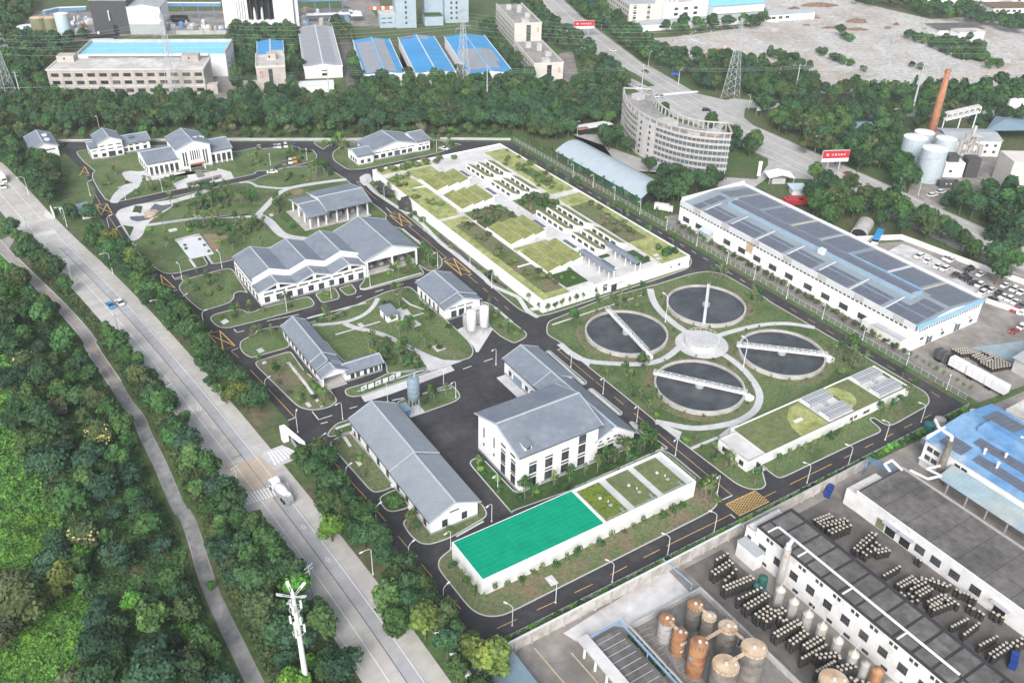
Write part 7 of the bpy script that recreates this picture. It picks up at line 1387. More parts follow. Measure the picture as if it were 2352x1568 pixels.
t = TF('dark_boiler_house','tall dark grey boiler house with pale pipes at the top left','building',0,0,880,318,-27); t.part(MB().box(0,0,0,23,26,21),'wall','metal_dark'); t.part(MB().box(-.2,-.2,21,23.2,26.2,21.5),'roof','solar_grey'); t.part(MB().tube((2,-1,0),(-1.5,24,22),.8,8),'duct','metal_white'); t.part(MB().path([(11,-1,9),(11,-1,14),(9,10,21)],.5,6),'pipe','metal_pale'); t.part(MB().box(12,-.1,0,15,.2,6),'door','dark')
for z in (4,8,12,16): t.part(MB().box(23.0,2,z,25,24,z + .5),'gallery','metal_grey')
t = TF('pale_boiler_house','white and dark grey boiler house with pitched grey roof','building',0,0,1205,318,-27); t.part(MB().box(0,0,0,21,22,6.5),'base_wall','metal_grey'); t.part(MB().extr([(0,6.5),(21,6.5),(21,17),(10.5,19),(0,17)],0,22,'y'),'wall','metal_white'); t.part(MB().extr([(-.4,17),(10.5,19.1),(21.4,17),(21.4,17.3),(10.5,19.4),(-.4,17.3)],-.4,22.4,'y'),'roof','roof_metal'); t.part(MB().box(10.2,-.12,6.5,10.8,0,18.6),'pipe','metal_white'); t.part(MB().tube((21.6,-1,0),(21.6,0,12),.7,8),'duct','metal_white')
t = TF('white_process_hall','big white process hall with open black framework front','building',0,0,2075,275,-27); t.part(MB().box(0,0,0,46,24,6),'base_wall','wall_white'); t.part(MB().box(0,0,6,16,24,20),'wall','metal_white'); t.part(MB().box(33,0,6,46,24,20),'wall','metal_white'); t.part(MB().box(16,4,6,33,24,19),'dark_frame','dark'); t.part(MB().box(-.4,-.4,20,46.4,24.4,20.6),'roof','metal_white')
for u in (9,10.6,12.2,13.8): t.part(MB().box(u,-.5,7,u + .5,0,19),'pipe','metal_grey')
for u in (18,22,26,30): t.part(MB().box(u - .2,.1,6,u + .2,3.9,19),'post','metal_dark'); 
for u in (20,25): t.part(MB().lathe(u,2,[(1,6),(1,10),(.3,14)],8),'vessel','metal_pale')
t.part(MB().box(47,2,0,49,4,22),'pipe_tower','metal_pale'); t.part(MB().box(34,-.3,19,45,.2,19.6),'lettering_band','metal_white')
def pipebridge(label,pts,z,mat='steel_blue',w=3,h=1.6):
    t = T('pipe_bridge',label,'pipes',pts[0][0],pts[0][1]); m = MB(); L_,R_ = sides(pts,w)
    for i in range(len(pts) - 1): m.prism([R_[i],R_[i + 1],L_[i + 1],L_[i]],z,z + h)
    t.part(m,'deck',mat)
    for a,b in zip(pts,pts[1:]):
        n = max(2,int(math.dist(a,b) / 10)); [t.part(MB().box(lp(a,b,(k + .5) / n)[0] - .3,lp(a,b,(k + .5) / n)[1] - .3,0,lp(a,b,(k + .5) / n)[0] + .3,lp(a,b,(k + .5) / n)[1] + .3,z),'leg',mat) for k in range(n)]
    t.part(MB().path([(*p,z + h + .5) for p in pts],.5,6),'pipe','metal_pale')
pipebridge('blue pipe bridge crossing the plants at the top left',tp('t00 430 230 560 200 820 190',0),7); pipebridge('long blue pipe bridge right of the pale boiler house',tp('t00 1490 180 1760 180 2050 180',0),9); pipebridge('blue pipe bridge at the top right of the process hall',tp('t10 320 140 620 130 860 120',0),9)
rg = random.Random(11)
for k in range(46):                                    # machinery and stock on the plant yards
    c,r,xa,xb,ya,yb = ((0,0,1560,2040,210,300),(1,0,350,720,100,240),(0,0,640,840,180,330),(1,0,760,920,130,240))[k % 4]
    x,y = pt(c,r,rg.uniform(xa,xb),rg.uniform(ya,yb)); w = rg.uniform(1.2,4); kind = k % 3
    t = T('yard_machine','small %s on the plant yard %s' % (('grey equipment box','round grey vessel','pale stacked load')[kind],('behind the cyan roof','behind the grey hall','beside the dark boiler house','in front of the left blue tower')[k % 4]),'equipment',x,y,rg.uniform(1,80),'equipment on the plant yards')
    mt = ('metal_grey','metal_pale','concrete','steel_blue','rust_pale')[k % 5]
    if kind == 1: t.part(MB().lathe(0,0,[(w * .5,0),(w * .5,w),(.2,w * 1.3)],12),'shell',mt)
    else: t.part(MB().box(-w,-w * .6,0,w,w * .6,rg.uniform(1,2.6)),'body',mt); t.part(MB().box(-w * .5,-w * .3,1,w * .3,w * .3,3.2),'top_unit','metal_pale')
t = TF('red_pallets','orange-red and white stacks beside the far plant road','stack',1,0,1040,95,-20); [t.part(MB().box(k * 3,0,0,k * 3 + 2.4,2.4,2),'stack',('orange_cloth','metal_white')[k % 2]) for k in range(8)]
t = TF('white_awning','white flat canopy behind the grey hall','canopy',1,0,470,215,-19.5); t.part(MB().box(0,0,5,32,5,5.4),'roof','metal_white'); t.part(MB().box(30,-6,5,38,8,5.4),'wing_roof','metal_white'); [t.part(MB().box(u,2,0,u + .3,2.3,5),'post','metal_grey') for u in (1,11,21,31)]
t = TF('green_silver_drum','long pale green horizontal drum behind the grey hall','tank',1,0,480,190,-19.5); t.part(MB().tube((0,0,2.4),(24,0,2.4),1.8,14),'shell','silo_pale'); [t.part(MB().box(u,-1.6,0,u + .6,1.6,1.2),'saddle','concrete') for u in (3,12,20)]
t = TF('dark_tarpaulin','dark covered heap beside the pale boiler house','heap',0,0,1560,215,-27); t.part(MB().extr([(0,0),(12,0),(11,4),(1,4)],0,6,'y'),'cover','dark')
t = TF('back_wall','pale concrete wall behind the cyan roof','wall',0,0,1620,320,-27); t.part(MB().box(0,0,0,60,.5,2.6),'panel','concrete')
t = TF('brick_hut','long low hut with grey roof beside the left pylon','building',0,0,240,790,-27); t.part(MB().box(0,0,0,17,5,3),'wall','brick'); t.part(MB().box(-.4,-.4,3,17.4,5.4,3.3),'roof','roof_flat')
t = TF('white_barrier','slanting pale concrete wall at the foot of the left pylon','wall',0,0,125,965,24); t.part(MB().box(0,0,0,26,.6,2.4),'panel','pave_white')
t = TF('tin_roof','small rusty white roof between trees beside the curved shed','building',2,0,620,1245,-5); t.part(MB().box(0,0,0,19,5,3),'wall','dark'); t.part(MB().box(-.5,-.5,3,19.5,5.5,3.3),'roof','metal_white'); t.part(MB().box(-.4,-.55,2.9,5,2,3.35),'rust_patch','rust')
t = TF('kiosk','pale kiosk with blue-edged roof behind the white factory','building',3,1,220,230,-30); t.part(MB().box(0,0,0,8,5,3),'wall','wall_stained'); t.part(MB().box(-1,-1,3,9,6,3.4),'roof','tank_lightblue')
t = TF('white_shelter','pale peaked shelter beside the junction road','shelter',3,1,0,130,-30); t.part(MB().extr([(0,3),(6,4.4),(12,3),(12,3.2),(6,4.6),(0,3.2)],0,8,'y'),'roof','wall_white'); [t.part(MB().box(u,v,0,u + .3,v + .3,3),'post','metal_grey') for u in (.3,11.4) for v in (.3,7.4)]; t.part(MB().box(2,1,0,8,5,2.4),'booth','wall_grey')
t = TF('white_pylon_sign','tall white pillar sign beside the junction road','sign',2,1,2250,50,-30); t.part(MB().box(0,0,0,1.6,.6,7),'panel','sign_white')
t = TF('white_pylon_sign','white upright banner sign at the highway corner','sign',2,0,2240,1060,-30); t.part(MB().box(0,0,0,.2,.2,7),'post','metal_grey'); t.part(MB().box(.2,0,2.5,2.2,.2,7),'panel','sign_white')
for k,(xx,yy) in enumerate(((2240,1000),(2305,1000))):
    x,y = pt(3,0,xx,yy); t = T('storage_sphere',('white round tank end at the far right, left of two','white round tank end at the far right, right of two')[k],'tank',x,y); t.part(MB().lathe(x,y,[(.5,0),(2.8,.8),(3.6,2.8),(2.8,5),(.5,6)],16),'shell','metal_white',None,True)

# ================================================================== PYLONS, MASTS, WIRES, BILLBOARDS
def pylon(x,y,h,w,label,rot=20):
    t = T('lattice_pylon',label,'pylon',x,y,rot,'lattice pylons of the power line'); m = MB(); n = 11; lv = []
    for k in range(n + 1):
        f = k / n; s = w * (1 - f) ** 1.25 / 2 + .45; lv.append([(sx * s,sy * s,h * f) for sx,sy in ((-1,-1),(1,-1),(1,1),(-1,1))])
    for a,b in zip(lv,lv[1:]):
        for i in range(4): j = (i + 1) % 4; m.tube(a[i],b[i],.13,4); m.tube(a[i],b[j],.06,3); m.tube(a[j],b[i],.06,3); m.tube(b[i],b[j],.06,3)
    t.part(m,'lattice','galvanised')
    for z,l in ((.78,6),(.88,5),(.97,4)):
        m = MB(); 
        for s in (-1,1): m.tube((0,.4,h * z + .8),(s * l,0,h * z),.12,4); m.tube((0,-.4,h * z - .4),(s * l,0,h * z),.12,4); m.tube((s * l,0,h * z),(s * l,0,h * z - 2),.09,4)
        t.part(m,'crossarm','galvanised')
PY = [(36.5,541.8,36,6,'lattice pylon at the left picture edge'),(111.9,502.6,45,6,'lattice pylon before the long beige factory'),(255.1,441.6,45,6,'lattice pylon before the widest blue hall'),(381.3,359.2,43.5,7,'lattice pylon beside the highway junction'),(459,318.9,36.5,6.5,'lattice pylon on the cleared plot edge')]
for p in PY: pylon(*p)
MONO = [(182.6,460.6,18.5,'grey steel pole before the grey hall'),(252.5,411.8,22.5,'grey steel pole before the widest blue hall'),(335.7,383.1,19.1,'grey steel pole behind the curved office'),(412.8,340.8,19.3,'grey steel pole in trees below the dirt track'),(455.4,293.7,27.4,'tall grey tapered pole beside the brick chimney'),(41.2,534.1,17,'grey steel pole beside the left pylon'),(20.5,462,17,'pale steel pole cut by the left picture edge')]
for x,y,h,lb in MONO:
    t = T('steel_pole',lb,'pole',x,y); t.part(MB().tube((x,y,0),(x,y,h),.42 if h < 25 else .7,8,0,.22),'shaft','galvanised'); [t.part(MB().tube((x - 1.6,y,z),(x + 1.6,y,z),.08,4),'crossarm','galvanised') for z in (h - .6,h - 2.4)]
def wire(label,pts,sag,off,r=.05):
    m = MB()
    for a,b in zip(pts,pts[1:]):
        pr_ = None
        for k in range(13):
            f = k / 12; q = (a[0] + (b[0] - a[0]) * f + off[0],a[1] + (b[1] - a[1]) * f + off[1],a[2] + (b[2] - a[2]) * f - sag * 4 * f * (1 - f))
            if pr_: m.tube(pr_,q,r,3)
            pr_ = q
    o = m.build('power_line','galvanised'); tag(o,label,'power line','power lines across the far tree belt')
for k,(z,l) in enumerate(((.74,-6),(.74,6),(.84,-5),(.84,5),(.93,-4),(.93,4))):
    wire('thin power line strung between the lattice pylons',[(-60,590,45 * z)] + [(p[0],p[1],p[2] * z) for p in PY] + [(600,250,45 * z)],4,(l * .5,l * .86))
for k in range(3): wire('thin power line strung between the grey steel poles',[(20.5,520,15),(182.6,460.6,17.6 - k * 1.2),(252.5,411.8,21.6 - k * 1.2),(335.7,383.1,18.4 - k),(412.8,340.8,18.6 - k),(455.4,293.7,26 - k),(600,240,20)],1.6,(0,k * .8 - .8),.04)
def billboard(x,y,rot,w,h,z,label):
    t = T('billboard',label,'billboard',x,y,rot); t.part(MB().box(-w / 2,0,z,w / 2,.7,z + h),'panel','sign_white'); t.part(MB().box(-w / 2 + .05,-.05,z + h * .32,w / 2 - .05,-.005,z + h - .05),'red_print','sign_red')
    for k,u in enumerate((-.32,-.13,-.02,.09,.2,.31)):
        uu = u * w; q = .062 * w if k else .075 * w; zc = z + h * .64
        for a in (((-.5,-.5,.5,-.3),(-.5,.3,.5,.5),(-.5,-.3,-.25,.3),(.25,-.3,.5,.3),(-.1,-.15,.1,.15)),((-.5,.25,.5,.42),(-.08,-.5,.1,.5),(-.5,-.1,.5,.05),(-.45,-.5,-.2,-.2),(.2,-.5,.45,-.2)))[k % 2]: t.part(MB().box(uu + a[0] * q,-.09,zc + a[1] * q,uu + a[2] * q,-.052,zc + a[3] * q),'lettering','sign_white')
    for u in lin(-.38 * w,.4 * w,12): t.part(MB().box(u,-.04,z + h * .1,u + w * .035,-.005,z + h * .2),'small_lettering','metal_grey')
    for u in (-w * .22,w * .22): t.part(MB().cyl(u,.5,0,z + .1,.3,.3,8),'post','metal_grey')
x,y = pt(2,0,655,350); billboard(x,y,-22,14.5,5.2,6.0,'red and white billboard over the highway median near the far bend'); x,y = pt(3,1,590,20); billboard(x,y,-25,13,5.4,5.4,'red and white billboard above the trees behind the white factory')
x,y = pt(2,0,1530,775); t = T('road_sign','pair of blue direction signs on an arm beside the highway','road sign',x,y,-30); t.part(MB().tube((0,0,0),(0,0,6.6),.14,6),'post','galvanised'); t.part(MB().tube((0,0,6),(-5,0,6),.1,5),'arm','galvanised'); [t.part(MB().box(u,-.12,5.2,u + 2.0,-.02,6.8),'panel','sign_blue') for u in (-5,-2.2)]
for k,(xx,yy,w,l,h) in enumerate(((470,55,10,28,2.2),(245,85,6,10,1.6),(370,150,7,11,3.0),(820,205,8,15,2.6),(610,262,4,20,1.5),(820,278,4,17,1.6),(1178,232,3,5,1.8),(1100,265,3,6,1.6),(355,238,3,6,1.2),(450,172,2.5,5,1.2),(280,168,3,5,1.2))):
    x,y = pt(3,0,xx,yy); rg2 = random.Random(k); m = MB(); n = 14; v = []; f = []
    prof = [(1,0),(.8,.45),(.5,.8),(.1,1)]
    for r_,z in prof:
        for i in range(n): a = 2 * math.pi * i / n; j = 1 + rg2.uniform(-.25,.25); v.append((r_ * j * l * .5 * math.cos(a),r_ * j * w * .5 * math.sin(a),z * h * rg2.uniform(.8,1.2)))
    for q in range(3): f += [(q * n + i,q * n + (i + 1) % n,(q + 1) * n + (i + 1) % n,(q + 1) * n + i) for i in range(n)]
    f.append(tuple(range(3 * n,4 * n))); m.add(v,f); o = m.build('soil_mound','soil'); o.location = (x,y,0); o.rotation_euler = (0,0,rad(-30)); tag(o,'dark brown soil mound on the pale rubble, %s' % ('the long one at the top','a small one at the upper left','a pointed one in the upper left','the broad one in the middle','the long thin one below the broad one','a thin one just right of the longest','a small one by the pylon top','a low one left of the pylon top','a tiny one at the left','a tiny one beside the pointed one','a tiny one left of the pointed one')[k],'mound','soil mounds on the rubble')
o = MB().prism(tp('t20 1775 500 1850 460 1990 448 2025 480 1930 510 1800 525'),.02,.9).build('earth_heap','soil_orange'); tag(o,'orange-red earth heap on the cleared plot','mound')
t = TF('excavator','small white digger beside the orange earth heap','excavator',2,0,1930,495,20); t.part(MB().box(-2,-1.2,.0,2,-.5,.8),'track','dark'); t.part(MB().box(-2,.5,.0,2,1.2,.8),'track','dark'); t.part(MB().box(-1.6,-1,.9,1.4,1,2.4),'cab','metal_white'); t.part(MB().path([(1.2,0,2),(4,0,4),(6,0,1.2)],.22,5),'boom','metal_white')
m = MB(); rg = random.Random(3)
plot = tp('t20 1400 380 2351 330 t30 0 300 1900 800 2351 760 2351 460 1100 120 600 30 0 60')
xs = [p[0] for p in plot]; ys = [p[1] for p in plot]
for k in range(2600):
    p = (rg.uniform(min(xs),max(xs)),rg.uniform(min(ys),max(ys)))
    if not inside(p,plot): continue
    s = rg.uniform(.3,1.1); h = rg.uniform(.2,.8); a = rg.uniform(0,3); c_,s_ = math.cos(a) * s,math.sin(a) * s
    m.add([(p[0] + c_,p[1] + s_,.02),(p[0] - s_,p[1] + c_,.02),(p[0] - c_,p[1] - s_,.02),(p[0] + s_,p[1] - c_,.02),(p[0] + c_ * .2,p[1],h)],[(0,1,4),(1,2,4),(2,3,4),(3,0,4)])
o = m.build('rubble_stones','debris'); tag(o,'broken concrete strewn over the cleared plot','rubble',None,'stuff')
# ================================================================== TREES AND PLANTS
def crown_arrays(seed,R,zc,rz,lobes,n,leaf,lr=.55,cone=False,core=.78,droop=0.0):
    """leaf-sized faces spread over many overlapping lumps, with a dense inner body"""
    rg = np.random.default_rng(seed); C = []; RR = []
    for k in range(lobes):
        a = rg.uniform(0,2 * np.pi); u = rg.uniform(-.55,1.0); q = np.sqrt(max(0,1 - u * u)) * rg.uniform(.35,.8)
        if cone: h = rg.uniform(0,1); C.append((np.cos(a) * R * (1 - h) * .62,np.sin(a) * R * (1 - h) * .62,zc - rz + 2 * rz * h)); RR.append(R * lr * (1.05 - .75 * h))
        else: C.append((np.cos(a) * R * q,np.sin(a) * R * q,zc + rz * u * .62)); RR.append(R * lr * rg.uniform(.72,1.15))
    if not cone: C.append((0,0,zc)); RR.append(R * .62)
    C = np.array(C); RR = np.array(RR); L = len(C)
    w = RR ** 2; idx = rg.choice(L,n,p=w / w.sum())
    d = rg.normal(size=(n,3)); d[:,2] = d[:,2] * .9 + .25; d /= np.linalg.norm(d,axis=1)[:,None]
    P = C[idx] + d * (RR[idx] * rg.uniform(.86,1.1,n))[:,None] * np.array([1,1,min(1.0,rz / R * 1.05)])
    if droop: P[:,2] -= droop * (np.hypot(P[:,0],P[:,1]) / R) ** 2
    nrm = d * .9 + rg.normal(size=(n,3)) * .45 + np.array([0,0,.25]); nrm /= np.linalg.norm(nrm,axis=1)[:,None]
    a = np.cross(nrm,rg.normal(size=(n,3))); a /= np.linalg.norm(a,axis=1)[:,None]; b = np.cross(nrm,a)
    s = leaf * rg.uniform(.6,1.25,n)[:,None]; el = rg.uniform(.55,1.0,n)[:,None]
    V = np.stack([P - a * s - b * s * el,P + a * s - b * s * el,P + a * s + b * s * el,P - a * s + b * s * el],1).reshape(-1,3)
    F = np.arange(4 * n).reshape(n,4)
    if core:
        vs = []; fs = []; k0 = 4 * n
        for c,r in zip(C,RR):
            ring = []
            for i,(zz,rr) in enumerate(((-.9,.35),(-.45,.85),(.1,.98),(.6,.75),(.95,.25))):
                ring.append([(c[0] + core * r * rr * math.cos(j * math.pi / 3.5),c[1] + core * r * rr * math.sin(j * math.pi / 3.5),c[2] + core * r * zz * min(1,rz / R * 1.05)) for j in range(7)])
            base = k0 + len(vs); vs += [p for q in ring for p in q]
            for i in range(4): fs += [(base + i * 7 + j,base + i * 7 + (j + 1) % 7,base + (i + 1) * 7 + (j + 1) % 7,base + (i + 1) * 7 + j) for j in range(7)]
        V = np.vstack([V,np.array(vs)]); F = np.vstack([F,np.array(fs)])
    return V,F
def np_mesh(name,V,F,mat):
    me = bpy.data.meshes.new(name); me.vertices.add(len(V)); me.vertices.foreach_set('co',np.ascontiguousarray(V,np.float32).ravel())
    me.loops.add(F.size); me.loops.foreach_set('vertex_index',np.ascontiguousarray(F,np.int32).ravel()); me.polygons.add(len(F)); me.polygons.foreach_set('loop_start',np.arange(0,F.size,4,dtype=np.int32)); me.polygons.foreach_set('loop_total',np.full(len(F),4,np.int32))
    me.materials.append(MATS[mat]); me.update(calc_edges=True); me.validate(); return me
def trunk_mesh(seed,h,r,spread,mat='bark',limbs=5):
    rg = random.Random(seed); m = MB(); b = (rg.uniform(-.2,.2),rg.uniform(-.2,.2),h * .45); m.tube((0,0,0),b,r,7,0,r * .75); m.tube(b,(b[0] * 1.5,b[1],h * .8),r * .75,6,0,r * .35)
    for k in range(limbs): a = 2 * math.pi * k / limbs + rg.uniform(-.4,.4); m.tube((b[0],b[1],h * rg.uniform(.38,.55)),(spread * math.cos(a),spread * math.sin(a),h * rg.uniform(.65,.9)),r * .42,5,0,r * .15)
    return m.mesh('trunk',mat)
SH = {  # R, centre height, half height, lumps, leaves, leaf size, lump size
 'round': (3.3,4.9,2.9,11,1100,.30,.52),'tall': (2.7,5.6,3.9,12,1100,.29,.55),'spread': (4.3,5.0,2.4,15,1500,.27,.42),'cone': (2.9,5.2,4.4,14,1100,.28,.6),'bushy': (2.6,2.4,2.2,9,800,.26,.55)}
def protos(kind,mats,seeds,lo=False):
    out = []
    for mt in mats:
        for s in seeds:
            R,zc,rz,lb,n,lf,lr = SH[kind]
            V,F = crown_arrays(s,R,zc,rz,lb,n,lf,lr,kind == 'cone'); out.append((np_mesh('crown',V,F,mt),trunk_mesh(s,zc + rz * .5,.24 if kind != 'bushy' else .1,R * .6),mt,kind,s))
    return out
PR = {'dark': protos('round',['leaf_dark'],(1,2,3)) + protos('tall',['leaf_dark'],(4,)),'mid': protos('round',['leaf_mid'],(5,6,7)) + protos('tall',['leaf_mid'],(8,)),'blue': protos('spread',['leaf_blue'],(9,10,11)),'olive': protos('round',['leaf_olive'],(12,13)) + protos('tall',['leaf_olive'],(14,)),
      'yellow': protos('round',['leaf_yellow'],(15,16)),'bright': protos('bushy',['leaf_bright'],(17,18)) + protos('round',['leaf_bright'],(19,)),'cone': protos('cone',['leaf_blue'],(20,21)),'bush': protos('bushy',['leaf_mid'],(22,23)) + protos('bushy',['leaf_dark'],(24,)),'grey': protos('round',['leaf_grey'],(25,)) + protos('bushy',['leaf_grey'],(26,)),'bronze': protos('bushy',['leaf_bronze'],(27,))}
RG = random.Random(77)
def plant(name,x,y,z,proto,s,label,cat,group=None,sz=1.0,rz=None):
    e = bpy.data.objects.new(name,None); col.objects.link(e); e.location = (x,y,z); e.rotation_euler = (0,0,RG.uniform(0,6.28) if rz is None else rz); e.scale = (s,s,s * sz)
    link('trunk',proto[1],e); link('crown',proto[0],e); return tag(e,label,cat,group)
# footprints to keep clear
FOOT = []
for o in list(bpy.data.objects):
    if o.get('category') in ('building','tank','silo','canopy','shelter','chimney','tower','structure','yard') and o.type == 'EMPTY':
        x0 = y0 = 1e9; x1 = y1 = -1e9
        for ch in o.children:
            if ch.type != 'MESH' or ch.name.split('.')[0] in ('window','door','banner','lettering'): continue
            for v in ch.data.vertices if len(ch.data.vertices) < 400 else list(ch.data.vertices)[::7]: x0 = min(x0,v.co.x); x1 = max(x1,v.co.x); y0 = min(y0,v.co.y); y1 = max(y1,v.co.y)
        if x1 > x0:
            a = o.rotation_euler.z; c,s = math.cos(a),math.sin(a); FOOT.append((o.location.x,o.location.y,c,s,x0 - 2.0,x1 + 2.0,y0 - 2.0,y1 + 2.0))
def blocked(x,y,pad=0.0):
    for ox,oy,c,s,x0,x1,y0,y1 in FOOT:
        dx,dy = x - ox,y - oy; u = c * dx + s * dy; v = -s * dx + c * dy
        if x0 - pad < u < x1 + pad and y0 - pad < v < y1 + pad: return True
    return False
def near_line(x,y,L,d):
    for a,b in zip(L,L[1:]):
        dx,dy = b[0] - a[0],b[1] - a[1]; l = dx * dx + dy * dy or 1; t_ = max(0,min(1,((x - a[0]) * dx + (y - a[1]) * dy) / l))
        if (a[0] + t_ * dx - x) ** 2 + (a[1] + t_ * dy - y) ** 2 < d * d: return True
    return False
LANES = chaikin(LANE,1,False); CROSS = tp('t20 2000 960 t30 -300 940 300 1010 1100 1030 2400 1060'); TRACKS = [tp('t20 1790 300 2100 430 2351 560 t30 240 715'),tp('t30 2351 600 2200 640 1840 690 1700 720'),tp('t31 560 100 1000 330 1500 560 2000 800 2351 960')]
PAVED = [[(v.co.x,v.co.y) for v in o.data.vertices] for o in bpy.data.objects if o.name.split('.')[0] in ('plant_yard','car_yard','junction','side_road') and o.type == 'MESH' and len(o.data.polygons) == 1]
def clear(x,y,pad=0.0,site=True):
    if near_line(x,y,PUBS,7.7 if x > at_y(PUBS,y) else 9.6) or near_line(x,y,LANES,5.2) or near_line(x,y,HWY,13.5) or near_line(x,y,CROSS,7.5): return False
    if any(near_line(x,y,L,3.2) for L in TRACKS): return False
    if any(inside((x,y),p) for p in PAVED): return False
    if site and inside((x,y),SITE): return False
    return not blocked(x,y,pad)
def scatter(poly,sp,site=True,seed=1,tries=14,pad=0.0,ok=None):
    rg = random.Random(seed); xs = [p[0] for p in poly]; ys = [p[1] for p in poly]; x0,x1,y0,y1 = min(xs),max(xs),min(ys),max(ys); out = []; g = {}
    n = int((x1 - x0) * (y1 - y0) / (sp * sp) * tries * .5)
    for _ in range(n):
        p = (rg.uniform(x0,x1),rg.uniform(y0,y1))
        if not inside(p,poly): continue
        k = (int(p[0] // sp),int(p[1] // sp))
        if any(math.dist(p,q) < sp for i in (-1,0,1) for j in (-1,0,1) for q in g.get((k[0] + i,k[1] + j),())): continue
        if ok and not ok(*p): continue
        if not clear(p[0],p[1],pad,site): continue
        g.setdefault(k,[]).append(p); out.append(p)
    return out
def pick(rg,mix):
    t_ = rg.random() * sum(mix.values())
    for k,v in mix.items():
        t_ -= v
        if t_ <= 0: return k
    return k
low_v = []; low_cache = {}; low_by = {}
def low_tree(x,y,kind,s,rg):
    p = PR[kind][rg.randrange(len(PR[kind]))]; key = (p[2],p[3],p[4])
    if key not in low_cache: R,zc,rz,lb,n,lf,lr = SH[p[3]]; low_cache[key] = crown_arrays(p[4],R,zc,rz,max(6,lb - 4),330,lf * 1.75,lr * 1.1,p[3] == 'cone')
    V,F = low_cache[key]; a = rg.uniform(0,6.28); c,s_ = math.cos(a),math.sin(a); W = V * s; W = np.stack([W[:,0] * c - W[:,1] * s_ + x,W[:,0] * s_ + W[:,1] * c + y,W[:,2]],1)
    low_by.setdefault(p[2],[]).append((W,F))
def grove(name,polys,sp,mix,smin,smax,label,group,limit,seed,site=True,words=None,cat='tree',pad=0.0,sz=(.9,1.15),ok=None):
    pts_ = []
    for i,s in enumerate(polys): pts_ += scatter(tp(s) if isinstance(s,str) else s,sp,site,seed + i,pad=pad,ok=ok)
    pts_.sort(key=lambda p: p[0] ** 2 + p[1] ** 2); rg = random.Random(seed)
    for i,(x,y) in enumerate(pts_):
        k = pick(rg,mix); s = rg.uniform(smin,smax)
        if i < limit: plant(name,x,y,0,PR[k][rg.randrange(len(PR[k]))],s,('small ' if s < smin + (smax - smin) * .33 else 'large ' if s > smin + (smax - smin) * .67 else '') + (words or WORDS)[k] + ' ' + (landmark(label,x,y) if label in LM else label),cat,group,rg.uniform(*sz),rg.uniform(0,6.28))
        else: low_tree(x,y,k,s,rg)
    return len(pts_)
WORDS = {'dark': 'dark green round-crowned tree','mid': 'mid green leafy tree','blue': 'spreading blue-green tree','olive': 'olive green tree','yellow': 'yellow-green tree','bright': 'bright green bushy tree','cone': 'conical blue-green conifer','bush': 'low rounded green bush','grey': 'grey-green twiggy tree','bronze': 'bronze-brown bush'}
CNT = {}
LM = {'wood': [((22,275),'at the upper end of the wood'),((19,235),'near the kinked lane'),((12,205),'deep in the upper wood'),((20,185),'beside the lane bend'),((10,165),'deep in the middle wood'),((20,150),'beside the grey lane'),((12,135),'deep in the lower wood'),((20,118),'beside the lane near the bottom'),((5,120),'at the creeper field edge')],
 'strip': [((14,340),'below the lane mouth'),((24,300),'opposite the two cars'),((28,265),'between lane and road, upper stretch'),((32,230),'beside the utility pole'),((34,195),'beside the hatched junction'),((36,170),'opposite the mixer truck'),((37,145),'above the tall mast'),((36,125),'round the tall mast'),((38,105),'at the bottom of the road')],
 'east': [((38,345),'below the upper entrance'),((42,310),'opposite the paved court'),((46,280),'opposite the third yellow box'),((50,250),'opposite the fourth yellow box'),((53,222),'opposite the carport'),((56,178),'below the entrance gate'),((58,160),'opposite the workshop'),((58,140),'opposite the workshop gable'),((59,122),'opposite the green sheet'),((58,100),'at the bottom by the white wall')],
 'belt': [((40,490),'behind the corner hut'),((80,470),'behind the staff house'),((110,455),'behind the office'),((140,440),'behind the car park'),((175,420),'behind the canteen'),((205,405),'behind the canteen end'),((235,385),'behind the terrace'),((262,365),'behind the arched shed'),((300,375),'beside the curved office'),((60,515),'before the beige factory'),((150,470),'before the lettered block'),((270,415),'before the blue halls')],
 'far': [((60,590),'left of the beige factory'),((165,560),'right of the cyan roof'),((215,520),'beside the grey hall'),((250,450),'before the first blue hall'),((290,430),'before the dormitory'),((330,440),'beside the dormitory'),((370,470),'beside the highway median'),((400,560),'along the far highway'),((430,480),'beside the cream block'),((400,400),'between highway and dirt track'),((480,500),'along the long white shed'),((600,480),'at the top right')],
 'eastp': [((420,330),'above the cross road'),((480,280),'right of the chimney'),((400,275),'left of the silos'),((370,260),'behind the second billboard'),((340,240),'behind the red trucks'),((345,200),'behind the tarpaulin shelter'),((350,170),'behind the car yard'),((385,170),'at the right edge'),((290,300),'at the curved office foot'),((310,290),'right of the curved office')]}
def landmark(key,x,y): return min(LM[key],key=lambda q: (q[0][0] - x) ** 2 + (q[0][1] - y) ** 2)[1]
CNT['wood'] = grove('woodland_tree',['t01 -60 1030 150 1030 430 1220 640 1460 720 1568 t02 760 120 960 440 1060 620 1190 850 1290 1050 1430 1400 1550 1568 t03 1600 200 1740 560 1850 900 2060 1250 2300 1800 1500 1800 950 1800 940 1200 900 900 700 720 520 640 570 250 560 0 t02 480 1450 330 1240 200 1000 120 700 100 300'],5.1,{'dark': .24,'blue': .24,'mid': .38,'olive': .06,'bright': .06,'grey': .02},.6,1.3,'wood','trees of the wood west of the lane',230,11)
